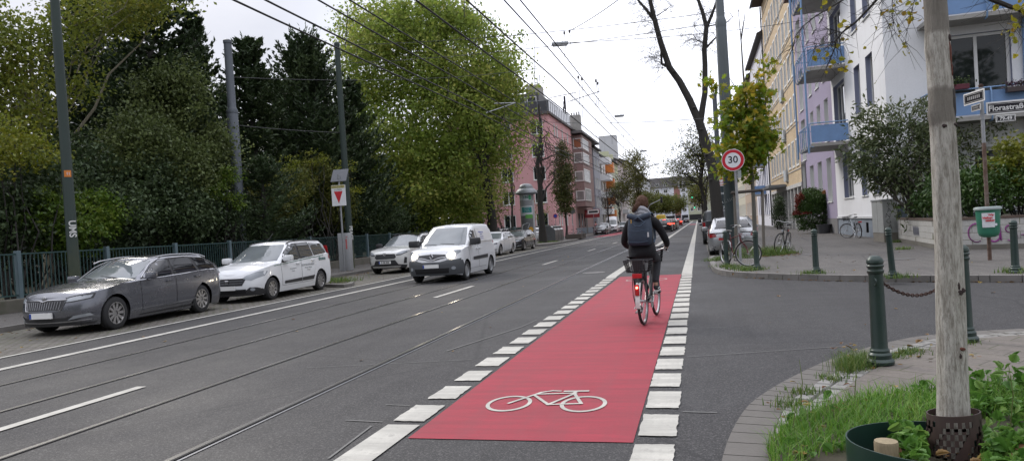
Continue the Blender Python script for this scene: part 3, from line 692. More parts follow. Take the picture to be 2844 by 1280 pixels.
m = MB(); m.quad((-17.83, 90, 16.55), (-17.83, 106, 16.55), (-17.83, 106, 17.9), (-17.83, 90, 17.9)).quad((-17.83, 89.87, 16.55), (-29, 89.87, 16.55), (-29, 89.87, 17.9), (-17.83, 89.87, 17.9)); m.build('railing_panel', glass('smoked_glass', (.035, .035, .04)), pk)
m = MB(); m.box(-22.5, -20.6, 98, 101, 19.6, 21.8); m.build('chimney', CONC, pk)
m = MB(); m.add([(-33, 89.5, 19.5), (-24, 89.5, 19.5), (-24, 103, 19.5), (-33, 103, 19.5), (-28.5, 91, 23), (-28.5, 101, 23)], [(0, 1, 4), (1, 2, 5, 4), (2, 3, 5), (3, 0, 4, 5)]); m.build('roof', ROOF_D, pk)
m = MB()
for (dx, hh) in ((0, 1.6), (.4, 1.9), (.75, 1.5)): m.tube([(-21.4+dx, 99, 21.8), (-21.4+dx, 99, 21.8+hh)], .05, 5)
m.build('roof_aerial', DARK, pk)
mv = building('bay_window_house', 'brown-mauve apartment house with stacked white glazed bay windows')
m = MB(); shell(m, -32, -18, 107, 126, .12, 15.6, 'b'); m.build('wall', MAUVEP, mv)
m = MB(); BX = -16.55; shell(m, -18, BX, 108, 118.5, 4.4, 15.4); m.build('bay', MAUVE, mv)
BF = Face((-18, 108, 0), (1, 0, 0), (0, -1, 0)); BS = Face((BX, 108, 0), (0, 1, 0), (1, 0, 0)); MS = Face((-18, 0, 0), (0, 1, 0), (1, 0, 0))
for k, z in enumerate((5.3, 8.3, 11.15, 13.9-.55)):
    window(mv, BF, (.12, 1.45, z, z+1.55), -.06, fw=.13, cols=1, pane=PANE_O if k == 3 else PANE_L)
    window(mv, BS, (.12, 6.2, z, z+1.55+(.35 if k < 2 else 0)), -.06, fw=.13, cols=6, pane=PANE_L)
    window(mv, MS, (121, 124.8, z, z+1.7), -.06, fw=.13, cols=4, pane=PANE_L)
for a in (109.5, 112.5, 115): window(mv, MS, (a, a+.9, 1.2, 3.4), -.03, cols=1, sill=False, frame=DARK)
m = MB(); MS.box(m, 117, 118.4, .12, 3.9, -.02, .04); m.build('door', DARK, mv)
m = MB(); MS.box(m, 107.1, 125.9, .1, 1.1, -.02, .03); m.build('plinth', W_BLUE, mv)
m = MB(); shell(m, -32, -16.2, 106.9, 126.2, 15.6, 15.95); m.build('eave', M('eave_grey', (.12, .12, .12), .7), mv)
m = MB(); m.add([(-17, 107, 15.95), (-17, 126, 15.95), (-23, 126, 19.2), (-23, 107, 19.2), (-31, 107, 15.95), (-31, 126, 15.95)], [(0, 1, 2, 3), (3, 2, 5, 4), (0, 3, 4), (1, 2, 5)]); m.build('roof', ROOF_D, mv)
m = MB(); m.box(-20.5, -18.5, 109, 112, 15.95, 18.4); m.build('dormer', CONC, mv)
m = MB(); m.box(-19, -17.4, 113, 114.4, 16, 19.3)
for k in range(4): m.cyl((-18.8+k*.4, 113.7, 19.3), .12, .5, 8)
m.build('chimney', CONC, mv)
m = MB(); m.tube([(-21, 121, 18), (-21, 121, 24)], [.16, .1], 6)
for k in range(4): m.box(-21.5+.1*k, -21.35+.1*k, 120.7, 121.2, 20+k*.9, 21.2+k*.9)
m.build('antenna_mast', DARK, mv)
m = MB(); m.tube([(-20.4, 119.5, 18), (-20.4, 119.5, 21)], .05, 5); m.tube([(-20.9, 119.5, 20.6), (-19.9, 119.5, 20.6)], .03, 5); m.build('roof_aerial', ZINC, mv)
ORANGE = M('balcony_orange', (.62, .20, .04), .5, var=.15)
W_BGREY = render_wall('render_blue_grey', (.36, .37, .42))
row_house('narrow blue-grey house beside the mauve bay windows', 126, 134, 15.2, W_BGREY, x=-17.4, side=1, step=2.4, name='row_house')
h4 = row_house('white apartment house with orange balcony boxes on the left side', 134, 156, 14.8, W_WHITE, x=-18, side=1, step=4.2, ww=2.4, balc=(142, 147, ORANGE))
m = MB()
for k in range(4): m.box(-18, -15.9, 136.5, 141, 3.3+k*3.3, 4.4+k*3.3)
m.build('balcony', W_WHITE, h4)
m = MB()
for k in range(4): m.box(-18, -16.4, 147.4, 150, 2.2+k*3.3, 4.2+k*3.3)
m.build('balcony_box', ORANGE, h4)
row_house('pale yellow house with dark roof on the left side', 156, 172, 15.4, render_wall('render_pale_yellow', (.58, .60, .40)), x=-18, side=1, dormers=2)
row_house('pink-white house with balconies beyond the pale yellow one', 172, 196, 16.5, render_wall('render_pink_white', (.55, .47, .46)), x=-18, side=1, balc=(178, 182, W_GREY))
row_house('sandstone house behind the tall yellowing street tree', 196, 236, 18.0, W_CREAM, x=-18, side=1)
row_house('grey house at the far left end of the street', 236, 290, 17, W_GREY, x=-18, side=1)
m = MB(); m.box(-24, -19.5, 186, 190, 18, 24.5); m.build('stair_tower', W_GREY, thing('stair_tower', 'pale stair tower rising above the left rooftops', 'tower'))
def end_block(label, x0, x1, h, wallm, y=372, fl=5, step=4.2, roofm=ROOF_D, ww=2.0):
    hb = building('end_apartment_block', label, 'apartment blocks closing the street'); fc = Face((x0, y, 0), (1, 0, 0), (0, -1, 0)); sw = []
    for k in range(fl):
        u = 1.
        while u+ww < x1-x0-.4: sw.append((u, u+ww, 5+k*3.4, 6.9+k*3.4)); u += step
    m = MB(); wall_with_openings(m, fc, 0, x1-x0, .1, h, sw, .2); shell(m, x0, x1, y, y+14, .1, h, 'sb'); m.build('wall', [wallm, REV_W], hb)
    for w_ in sw: window(hb, fc, w_, .15, fw=.16, cols=2)
    m = MB(); fc.box(m, .3, x1-x0-.3, .5, 3.4, .02, .06); m.build('shopfront', DARK, hb)
    m = MB(); m.add([(x0-.4, y-.6, h), (x1+.4, y-.6, h), (x1+.4, y+5, h+5.5), (x0-.4, y+5, h+5.5), (x0-.4, y+14, h), (x1+.4, y+14, h)], [(0, 1, 2, 3), (3, 2, 5, 4), (0, 3, 4), (1, 2, 5)]); m.build('roof', roofm, hb)
    return hb
end_block('pale block with dark mansard roof closing the street, left of the red-balcony block', -34, -11.1, 18, W_LIL)
e = end_block('block with red-brown balcony strip closing the street', -11.1, -8.1, 18.3, render_wall('render_redbrown', (.30, .14, .12)), ww=2.2, step=5)
end_block('pale blue-grey block right of the red-balcony block', -8.1, -4.4, 17.6, W_LIL, step=3, ww=1.7)
end_block('greenish cream block at the end of the street, beside the traffic lights', -4.4, 8, 17, render_wall('render_green_cream', (.44, .45, .33)), step=3.5, ww=1.6)
# ------------------------------------------------------------------ vehicles
def lerp_table(tb, x):
    if x <= tb[0][0]: return tb[0][1]
    for (a, va), (b_, vb) in zip(tb, tb[1:]):
        if x <= b_:
            t = (x-a)/(b_-a); t = t*t*(3-2*t)*.35 + t*.65; return va+(vb-va)*t
    return tb[-1][1]
TYRE = M('tyre_rubber', (.022, .022, .023), .8, var=.3, scale=8); ALLOY = M('alloy_wheel', (.50, .49, .48), .3, .8, var=.1); HUBC = M('steel_wheel', (.42, .43, .44), .4, .6, var=.1)
CARGL = glass('car_glass', (.035, .042, .045), .02, 1.0); TINT = glass('tinted_glass', (.012, .013, .015), .03, .8)
WSCR = glass('windscreen_glass', (.13, .145, .15), .02, 1.0)
BLKP = M('black_plastic', (.028, .028, .03), .55, var=.25, scale=6); CHROME = M('chrome', (.42, .42, .43), .3, 1., var=.05); GREYP = M('grey_plastic', (.07, .075, .08), .6, var=.15)
HEADL = glass('headlight_glass', (.28, .30, .32), .05, .9); TAILR = glass('tail_light_red', (.28, .012, .015), .1, .8); PLATE = M('plate_white', (.74, .74, .72), .45, var=.04); EUBLUE = M('plate_blue', (.02, .06, .32), .45)
LAMPW = lamp('lit_headlamp', (1., .86, .66), 38.); LAMPR = lamp('lit_tail_lamp', (1., .06, .03), 5.); UNDER = M('underbody', (.012, .012, .013), .9)
SEAMM = M('panel_gap', (.02, .02, .022), .7); AMBER = M('amber_lens', (.6, .2, .03), .2)
class Car:
    def __init__(s, sp):
        s.sp = sp; s.L, s.W = sp['L'], sp['W']; s.h = s.L/2
        s.xw = [s.h-sp['fo'], s.h-sp['fo']-sp['wb']]; s.wr = sp['wr']
    def w(s, z):
        sp = s.sp; hw = s.W/2
        lo = max(0., (sp.get('zwide', .55)-z)/.4); hi = max(0., (z-sp.get('zwide', .55))/.5)
        return hw*(1-.07*lo*lo-.035*hi*hi)
    def xf(s, z): return s.h-lerp_table(s.sp['front'], z)
    def xr(s, z): return -s.h+lerp_table(s.sp['rear'], z)
    def Df(s, z): return s.xf(z)-s.xf(.55)+s.sp['Df']
    def Dr(s, z): return s.xr(.55)+s.sp['Dr']-s.xr(z)
    def side_y(s, x, z):
        sp = s.sp; y = s.w(z); xf, xr = s.xf(z), s.xr(z); D, n = s.Df(z), sp.get('nf', 2.7)
        if x > xf-D: y *= max(0., 1-min(1, (x-xf+D)/D)**n)**(1/n)
        D, n = s.Dr(z), sp.get('nr', 3.)
        if x < xr+D: y *= max(0., 1-min(1, (xr+D-x)/D)**n)**(1/n)
        return y
    def front_x(s, y, z):
        D, n = s.Df(z), s.sp.get('nf', 2.7); return s.xf(z)-D+D*max(0., 1-min(1., abs(y)/s.w(z))**n)**(1/n)
    def rear_x(s, y, z):
        D, n = s.Dr(z), s.sp.get('nr', 3.); return s.xr(z)+D-D*max(0., 1-min(1., abs(y)/s.w(z))**n)**(1/n)
    def zs(s, x): return lerp_table(s.sp['shoulder'], s.h-x)       # by distance from the nose
    def zb(s, x):
        sp = s.sp; z = sp['gc']; d = min(s.h-x, s.h+x)
        if d < .45: z += .07*(1-d/.45)
        for xw in s.xw:
            r = s.wr+sp.get('gap', .055)
            if abs(x-xw) < r: z = max(z, s.wr+math.sqrt(r*r-(x-xw)**2))
        return z
    def gx(s, z, f):
        return (s.h-lerp_table(s.sp['wind'], z)) if f else (-s.h+lerp_table(s.sp['back'], z))
    def gw(s, z): return lerp_table(s.sp['gwid'], z)*s.W/2
    def g_side(s, x, z):
        y = s.gw(z); f, r = s.gx(z, 1), s.gx(z, 0); D = s.sp.get('gD', .45); n = 2.6
        if x > f-D: y *= max(0., 1-min(1, (x-f+D)/D)**n)**(1/n)
        D = s.sp.get('gDr', .3)
        if x < r+D: y *= max(0., 1-min(1, (r+D-x)/D)**n)**(1/n)
        return y
    def g_front(s, y, z):
        D = s.sp.get('gD', .45); return s.gx(z, 1)-D+D*max(0., 1-min(1., abs(y)/s.gw(z))**2.6)**(1/2.6)
    def g_rear(s, y, z):
        D = s.sp.get('gDr', .3); return s.gx(z, 0)+D-D*max(0., 1-min(1., abs(y)/s.gw(z))**2.6)**(1/2.6)
    def ztop(s, x): return lerp_table(s.sp['roof'], s.h-x)
    def body_mesh(s):
        sp = s.sp; zr = .55; D, Dr = sp['Df'], sp['Dr']; nf, nr = sp.get('nf', 2.7), sp.get('nr', 3.)
        xs = list(np.linspace(s.xr(zr)+Dr, s.xf(zr)-D, 46)); fr = [(1-(k/16))for k in range(1, 16)]
        par = [('x', x) for x in xs]
        for k in range(1, 25): par.append(('f', k/24*PI/2))
        par = [('r', k/14*PI/2) for k in range(14, 0, -1)] + par
        extra = []
        for xw in s.xw:
            r = s.wr+sp.get('gap', .055)
            for sgn in (-1, 1):
                for e in (.001, .03, .09): extra.append(xw+sgn*(r-e))
                extra.append(xw+sgn*(r+.002))
        def nomx(p):
            if p[0] == 'x': return p[1]
            if p[0] == 'f': return s.xf(zr)-D+D*math.sin(p[1])**(2/nf)
            return s.xr(zr)+Dr-Dr*math.sin(p[1])**(2/nr)
        for x in extra:
            if x > s.xf(zr)-D: par.append(('f', math.asin(min(1, ((x-s.xf(zr)+D)/D))**(nf/2))))
            elif x < s.xr(zr)+Dr: par.append(('r', math.asin(min(1, ((s.xr(zr)+Dr-x)/Dr))**(nr/2))))
            else: par.append(('x', x))
        par.sort(key=nomx); T = [0, .06, .14, .25, .38, .52, .66, .79, .9, .97, 1.]
        ring = []
        for p in par:
            x0 = nomx(p); zb, zs = s.zb(x0), s.zs(x0); colm = []
            for t in T:
                z = zb+(zs-zb)*t
                if p[0] == 'x': x = p[1]; y = s.w(z)
                elif p[0] == 'f': Dz = s.Df(z); x = s.xf(z)-Dz+Dz*math.sin(p[1])**(2/nf); y = s.w(z)*max(0, math.cos(p[1]))**(2/nf)
                else: Dz = s.Dr(z); x = s.xr(z)+Dz-Dz*math.sin(p[1])**(2/nr); y = s.w(z)*max(0, math.cos(p[1]))**(2/nr)
                if t == 1.: y *= .975; z -= .0
                if t == .97: z = zb+(zs-zb)*.975
                colm.append((x, y, z))
            ring.append(colm)
        mb = MB(); n, k = len(ring), len(T)
        for sg in (1, -1):
            vs_ = [(x, sg*y, z) for c in ring for (x, y, z) in c]
            mb.add(vs_, [(i*k+j, (i+1)*k+j, (i+1)*k+j+1, i*k+j+1) for i in range(n-1) for j in range(k-1)])
        Mx = 10; cr = sp.get('crown', .07); vs_ = []
        for c in ring:
            x, y, z = c[-1]
            for j in range(Mx+1):
                q = -1+2*j/Mx; e = min(1., y/(s.W*.3)); vs_.append((x, y*q, z+cr*e*(1-abs(q)**2.4)))
        mb.add(vs_, [(i*(Mx+1)+j, (i+1)*(Mx+1)+j, (i+1)*(Mx+1)+j+1, i*(Mx+1)+j+1) for i in range(n-1) for j in range(Mx)])
        T2 = [0, .12, .3, .5, .7, .85, .94, 1.]; gp = [('r', k/8*PI/2) for k in range(8, 0, -1)] + [('u', k/14) for k in range(15)] + [('f', k/12*PI/2) for k in range(1, 13)]
        gr = []; gD, gDr = sp.get('gD', .45), sp.get('gDr', .3)
        for p in gp:
            colm = []
            for t in T2:
                z0 = sp['zg0'];
                def pos(z):
                    f, r = s.gx(z, 1), s.gx(z, 0)
                    if p[0] == 'u': return r+gDr+(f-gD-r-gDr)*p[1], s.gw(z)
                    if p[0] == 'f': return f-gD+gD*math.sin(p[1])**(2/2.6), s.gw(z)*max(0, math.cos(p[1]))**(2/2.6)
                    return r+gDr-gDr*math.sin(p[1])**(2/2.6), s.gw(z)*max(0, math.cos(p[1]))**(2/2.6)
                zt = s.ztop(pos(sp['H']-.05)[0]); z = z0+(zt-z0)*t; x, y = pos(z); colm.append((x, y, z))
            gr.append(colm)
        n, k = len(gr), len(T2)
        for sg in (1, -1):
            mb.add([(x, sg*y, z) for c in gr for (x, y, z) in c], [(i*k+j, (i+1)*k+j, (i+1)*k+j+1, i*k+j+1) for i in range(n-1) for j in range(k-1)])
        vs_ = []; rc = sp.get('rcrown', .05)
        for c in gr:
            x, y, z = c[-1]
            for j in range(Mx+1):
                q = -1+2*j/Mx; e = min(1., y/(s.W*.3)); vs_.append((x, y*q, z+rc*e*(1-abs(q)**2.2)))
        mb.add(vs_, [(i*(Mx+1)+j, (i+1)*(Mx+1)+j, (i+1)*(Mx+1)+j+1, i*(Mx+1)+j+1) for i in range(n-1) for j in range(Mx)])
        return mb
    def decal(s, poly, kind, off=.006, sg=1, step=.07):
        P = [Vector(p) for p in poly]; us = [p.x for p in P]; vs_ = [p.y for p in P]; pts = [p.copy() for p in P]; edges = []
        out = []
        for i, p in enumerate(P):
            q = P[(i+1) % len(P)]; m = max(1, int((q-p).length/step))
            for k in range(m): out.append(p.lerp(q, k/m))
        if kind == 'gside':
            for p in out:
                p.x = max(s.gx(p.y, 0)+s.sp.get('gDr', .3)*.1, min(s.gx(p.y, 1)-s.sp.get('gD', .45)*.45, p.x))
            out = [p for i, p in enumerate(out) if (p-out[i-1]).length > .004]
        n0 = len(out)
        def inside(pt):
            c = False
            for i in range(n0):
                a, b_ = out[i], out[(i+1) % n0]
                if (a.y > pt.y) != (b_.y > pt.y) and pt.x < (b_.x-a.x)*(pt.y-a.y)/(b_.y-a.y)+a.x: c = not c
            return c
        gx_ = np.arange(min(us)+step/2, max(us), step); gy_ = np.arange(min(vs_)+step/2, max(vs_), step)
        pts = list(out)
        for x in gx_:
            for y in gy_:
                v = Vector((x, y))
                if inside(v) and min((v-o).length for o in out) > step*.35: pts.append(v)
        r = geometry.delaunay_2d_cdt(pts, [(i, (i+1) % n0) for i in range(n0)], [list(range(n0))], 1, 1e-5)
        V, Fc = r[0], r[2]; res = []
        for v in V:
            u, z = v
            if kind == 'side': res.append((u, sg*(s.side_y(u, z)+off), z))
            elif kind == 'gside': res.append((u, sg*(s.g_side(u, z)+off), z))
            elif kind == 'front': res.append((s.front_x(u, z)+off, u, z))
            elif kind == 'rear': res.append((s.rear_x(u, z)-off, u, z))
            elif kind == 'wind': res.append((s.g_front(u*s.gw(z), z)+off, u*s.gw(z), z+off*.6))
            elif kind == 'back': res.append((s.g_rear(u*s.gw(z), z)-off, u*s.gw(z), z+off*.4))
            elif kind == 'hood': res.append((u, z, s.zs(u)+s.sp.get('crown', .07)*(1-min(1, abs(z)/max(.05, s.side_y(u, s.zs(u))))**2.4)+off))
        return res, [tuple(f) for f in Fc]
    def dec(s, name, poly, kind, mat, parent, off=.006, both=False, sg=1, step=.07):
        m = MB(); o = None
        for g_ in ((1, -1) if both else (sg,)):
            m = MB(); m.add(*s.decal(poly, kind, off, g_, step)); o = m.build(name, mat, parent, smooth=50)
        return o
def wheel_parts(root, c, r, wdt, sg, spokes=10, rimm=None, lod=2):
    prof = [(r*.64, -wdt/2), (r*.9, -wdt/2), (r*.97, -wdt*.42), (r, -wdt*.25), (r, wdt*.25), (r*.97, wdt*.42), (r*.9, wdt/2), (r*.64, wdt/2)]
    m = MB(); m.lathe(prof, (0, 0, 0), 28 if lod > 1 else 16, 'Y', closed=True)
    wh = m.build('wheel', TYRE, root, smooth=40, loc=c)
    m = MB(); o = sg*wdt*.36
    m.lathe([(r*.66, o-sg*.10), (r*.66, o+sg*.03), (r*.62, o+sg*.03), (r*.60, o-sg*.08), (.001, o-sg*.08)], (0, 0, 0), 24, 'Y')
    m.lathe([(.001, o+sg*.0), (r*.15, o+sg*.0), (r*.18, o-sg*.03), (r*.18, o-sg*.08)], (0, 0, 0), 12, 'Y')
    if spokes == 0:
        m.lathe([(.001, o+sg*.012), (r*.3, o+sg*.022), (r*.5, o+sg*.002), (r*.6, o-sg*.0)], (0, 0, 0), 20, 'Y')
    for k in range(spokes):
        a = 2*PI*k/spokes; wd = .055*r/.33*(1 if spokes > 7 else 1.8)*.5
        d, e = Vector((math.cos(a), 0, math.sin(a))), Vector((-math.sin(a), 0, math.cos(a)))
        pts = [d*r*.14+e*wd*.8, d*r*.62+e*wd*1.1, d*r*.62-e*wd*1.1, d*r*.14-e*wd*.8]
        vv = [(p.x, o+sg*.012, p.z) for p in pts]+[(p.x, o-sg*.02, p.z) for p in pts]
        m.add(vv, [(0, 1, 2, 3), (0, 4, 5, 1), (2, 6, 7, 3), (1, 5, 6, 2)])
    m.cur = 1; m.lathe([(.001, o-sg*.07), (r*.6, o-sg*.07)], (0, 0, 0), 20, 'Y')
    m.build('rim', [rimm or ALLOY, UNDER], wh, smooth=35)
    return wh
EMB = {}
def vehicle(name, label, cat, sp, loc, rz, paintm, group=None, lod=2):
    c = Car(sp); t = thing(name, label, cat, loc, rz, group); L, h = sp['L'], c.h
    b = c.body_mesh().build('body', paintm, t, smooth=32)
    m = MB(); m.box(c.xw[1]+c.wr+.04, c.xw[0]-c.wr-.04, -sp['W']*.46, sp['W']*.46, sp['gc']-.02, .5); m.box(c.xr(.5)+.15, c.xw[1]-c.wr-.05, -sp['W']*.4, sp['W']*.4, sp['gc'], .5); m.box(c.xw[0]+c.wr+.03, c.xf(.5)-.25, -sp['W']*.36, sp['W']*.36, sp['gc']+.02, .5)
    m.box(c.xw[1]-c.wr-.2, c.xw[0]+c.wr+.1, -sp['W']*.3, sp['W']*.3, .22, .62)
    m.build('underbody', UNDER, t)
    for i, xw in enumerate(c.xw):
        for sg in (1, -1): wheel_parts(t, (xw, sg*(sp['W']/2-.125), c.wr), c.wr, .21, sg, sp.get('spokes', 10), sp.get('rim'), lod)
    sp['dress'](c, t, lod); return t
def common(c, t, lod, wind=(.16, 0.), backz=None, wl=.86, doors=(), windows=(), bandm=None, handles=(), sill=None, mirror=None, mirrorm=None, plate=None, glassm=None, backplate=None):
    sp = c.sp; H = sp['H']; zg = sp['zg1']
    zt = H-.10
    c.dec('windscreen', [(-wl, zg), (0, zg-.02), (wl, zg), (wl-.02, (zg+zt)/2), (wl-.06, zt-.015), (0, zt), (-wl+.06, zt-.015), (-wl+.02, (zg+zt)/2)], 'wind', WSCR, t, .008, step=.1)
    bz = backz or (zg+.05, zt-.03)
    c.dec('rear_window', [(-.8, bz[0]), (.8, bz[0]), (.76, bz[1]), (-.76, bz[1])], 'back', TINT, t, .008, step=.12)
    for sg in (1, -1):
        if bandm is not None:
            ch = bandm[1] is CHROME; tr_ = c.dec('window_trim', bandm[0], 'gside', BLKP if ch else bandm[1], t, .005, sg=sg, step=.1)
            if ch:
                L_ = bandm[0]+bandm[0][:1]; pts = [(a[0]+(b_[0]-a[0])*k/5, a[1]+(b_[1]-a[1])*k/5) for a, b_ in zip(L_, L_[1:]) for k in range(5)]; m = MB(); m.tube([(u, sg*(c.g_side(min(u, c.gx(z, 1)-c.sp.get('gD', .45)*.45), z)+.012), z) for u, z in pts], .010, 5, caps=False); m.build('chrome_strip', CHROME, tr_, smooth=60)
        for wpoly in windows: c.dec('side_window', wpoly, 'gside', glassm or CARGL, t, .012, sg=sg, step=.1)
        for k, d in enumerate(doors):
            c.dec('door_gap', [(p[0]+(.008 if p[0] > sum(q[0] for q in d)/len(d) else -.008), p[1]+(.008 if p[1] > .7 else -.008)) for p in d], 'side', SEAMM, t, .002, sg=sg, step=.12)
            dr = c.dec('door', d, 'side', sp['paint'], t, .0045, sg=sg, step=.09)
            if k < len(handles):
                hx, hz = handles[k]; y = c.side_y(hx, hz)
                m = MB(); m.box(hx-.1, hx+.1, sg*y+min(0, sg*.045), sg*y+max(0, sg*.045), hz-.018, hz+.018, .008); m.build('handle', sp.get('handlem', sp['paint']), dr)
        if mirror:
            x, z, sz = mirror; y = c.g_side(x, z)
            m = MB(); m.box(x-.06*sz, x+.1*sz, sg*(y+.14*sz)-.12*sz, sg*(y+.14*sz)+.12*sz, z-.01, z+.15*sz, .045*sz); m.box(x-.03, x+.03, sg*y-.06, sg*(y+.1)+.0 if sg > 0 else sg*(y+.1), z-.03, z+.03) if False else m.tube([(x, sg*(y-.05), z-.02), (x, sg*(y+.12), z+.03)], .022, 6)
            m.build('wing_mirror', mirrorm or sp['paint'], t, smooth=40)
    if plate:
        z = plate[0]; txt = plate[1] if len(plate) > 1 else None; x = c.front_x(0, z)+.045
        m = MB(); m.box(x-.03, x+.004, -.26, .26, z-.055, z+.055); pl = m.build('number_plate', PLATE, t)
        m = MB(); m.box(x+.003, x+.0065, -.26, -.215, z-.05, z+.05) ; m.build('plate_band', EUBLUE, pl)
        if txt: lettering(txt, .095, BLKP, pl, (x+.008, .02, z), (PI/2, 0, PI/2), depth=.001, bold=.003)
    if backplate:
        z = backplate; x = c.rear_x(0, z)-.028
        m = MB(); m.box(x-.004, x+.02, -.26, .26, z-.055, z+.055); m.build('number_plate', PLATE, t)
def arch_trim(c, t, mat, wdt=.05):
    for sg in (1, -1):
        for xw in c.xw:
            r0 = c.wr+c.sp.get('gap', .055)-.01; r1 = r0+wdt; n = 14; A = []; B = []
            for k in range(n+1):
                a = PI*k/n; A.append((xw+r1*math.cos(a), c.wr+r1*math.sin(a))); B.append((xw+r0*math.cos(a), c.wr+r0*math.sin(a)))
            c.dec('arch_trim', A+B[::-1], 'side', mat, t, .012, sg=sg, step=.06)
def roof_rails(c, t, mat, x0, x1, lift=.03, inset=.1):
    for sg in (1, -1):
        pts = []
        for k in range(13):
            q = k/12; x = x0+(x1-x0)*q; z = c.ztop(x); y = c.gw(z)-inset*.6; e = math.sin(PI*q)**.25 if 0 < q < 1 else 0
            pts.append((x, sg*y, z-.02+(lift+.025)*e))
        m = MB(); m.tube(pts, .015, 6); m.build('roof_rail', mat, t, smooth=50)
P_GREY = paint('paint_graphite', (.16, .165, .185), .65, .24)
def dress_estate(c, t, lod, plate=(.42,), lit=False):
    sp = c.sp; h = c.h; d = lambda x: h-x
    band = [(d(1.72), .93), (d(4.62), 1.05), (d(4.50), 1.14), (d(4.1), 1.33), (d(3.4), 1.385), (d(2.6), 1.375), (d(2.25), 1.27)]
    W1 = [(d(1.86), .955), (d(2.78), .985), (d(2.80), 1.345), (d(2.58), 1.34), (d(2.3), 1.25)]
    W2 = [(d(2.86), .99), (d(3.72), 1.015), (d(3.58), 1.355), (d(2.88), 1.35)]
    W3 = [(d(3.82), 1.02), (d(4.52), 1.07), (d(4.4), 1.14), (d(4.1), 1.29), (d(3.70), 1.35)]
    D1 = [(d(1.72), .32), (d(2.82), .32), (d(2.84), .965), (d(1.70), .925)]
    D2 = [(d(2.86), .32), (d(3.42), .32), (d(3.62), .62), (d(3.86), .76), (d(3.86), 1.0), (d(2.88), .968)]
    common(c, t, lod, doors=(D1, D2), windows=(W1, W2, W3), bandm=(band, CHROME if sp.get('chrome') else BLKP), handles=((d(2.62), .87), (d(3.66), .90)), mirror=(d(1.95), .97, .95), plate=plate, backplate=.8, glassm=TINT if sp.get('tint') else CARGL)
    for sg in (1, -1):
        c.dec('headlight', [(sg*.44, .66), (sg*.60, .675), (sg*.80, .715), (sg*.82, .775), (sg*.62, .765), (sg*.48, .73)], 'front', HEADL, t, .008, step=.05)
        c.dec('headlight_rim', [(sg*.43, .645), (sg*.60, .655), (sg*.83, .70), (sg*.84, .80), (sg*.62, .785), (sg*.45, .745)], 'front', BLKP, t, .006, step=.06)
        c.dec('fog_lamp', [(sg*.50, .31), (sg*.83, .37), (sg*.80, .42), (sg*.60, .39)], 'front', HEADL, t, .012, step=.05)
        if sp.get('tall'):
            c.dec('tail_light', [(sg*.64, .74), (sg*.93, .70), (sg*.93, 1.03), (sg*.74, 1.06)], 'rear', TAILR, t, .012, step=.06); c.dec('tail_light_side', [(d(4.85), .72), (d(4.6), .80), (d(4.62), 1.0), (d(4.85), 1.03)], 'side', TAILR, t, .012, sg=sg, step=.06)
            continue
        c.dec('tail_light', [(d(4.84), .78), (d(4.5), .86), (d(4.6), .95), (d(4.85), .95)], 'side', LAMPR if lit else TAILR, t, .008, sg=sg, step=.06)
        c.dec('tail_light_inner', [(sg*.5, .84), (sg*.88, .80), (sg*.88, .95), (sg*.5, .94)], 'rear', LAMPR if lit else TAILR, t, .008, step=.08)
        c.dec('sill_trim', [(d(1.6), .215), (d(3.62), .215), (d(3.62), .27), (d(1.7), .235)], 'side', BLKP, t, .007, sg=sg, step=.12)
        c.dec('sill_ridge', [(d(1.72), .30), (d(3.52), .37), (d(3.52), .405), (d(1.75), .32)], 'side', sp['paint'], t, .016, sg=sg, step=.12)  # raised strip along the lower doors, in the plain body paint
    g = c.dec('grille', [(-.40, .52), (.40, .52), (.47, .70), (.1, .70), (0, .67), (-.1, .70), (-.47, .70)], 'front', BLKP, t, .01, step=.06)
    m = MB()
    for k in range(15):
        y = -.37+k*.053; z0, z1 = .535, .685-.01*abs(y); x0, x1 = c.front_x(y, z0), c.front_x(y, z1); m.tube([(x0+.014, y, z0), (x1+.014, y*1.05, z1)], .008, 5)
    m.build('grille_slats', M('slat_satin', (.30, .30, .31), .45, .6) if sp.get('chrome') else GREYP, g)
    fr = [(-.41, .515), (.41, .515), (.485, .71), (.1, .712), (0, .685), (-.1, .712), (-.485, .71), (-.41, .515)]
    m = MB(); m.tube([(c.front_x(y, z)+.015, y, z) for y, z in fr], .014, 6, caps=False); m.build('grille_surround', CHROME, g, smooth=50)
    m = MB(); x = c.front_x(0, .745)+.012; m.lathe([(.001, 0), (.045, 0), (.045, .02), (.036, .026), (.001, .026)], (x, 0, .745), 14, 'X'); m.build('emblem', CHROME, t, smooth=40)
    c.dec('air_intake', [(-.62, .29), (.62, .29), (.86, .43), (.60, .40), (.45, .36), (-.45, .36), (-.60, .40), (-.86, .43)], 'front', BLKP, t, .006, step=.06)
    c.dec('front_splitter', [(-.8, .2), (.8, .2), (.84, .25), (-.84, .25)], 'front', BLKP, t, .012, step=.08)
    m = MB(); m.tube([(c.front_x(y, .275+.03*abs(y)**2)+.012, y, .275+.03*abs(y)**2) for y in np.linspace(-.8, .8, 17)], .012, 5); m.build('bumper_strip', CHROME if sp.get('chrome') else BLKP, t)
    roof_rails(c, t, CHROME if sp.get('chrome') else BLKP, d(4.35), d(2.15))
    for sg in (.38, -.25):
        pts = [(c.g_front(sg-q*.5, sp['zg1']+.02+q*.06)+.02, sg-q*.5, sp['zg1']+.03+q*.05) for q in (0, .25, .5, .75, 1)]; m = MB(); m.tube(pts, .008, 4); m.build('wiper', BLKP, t)
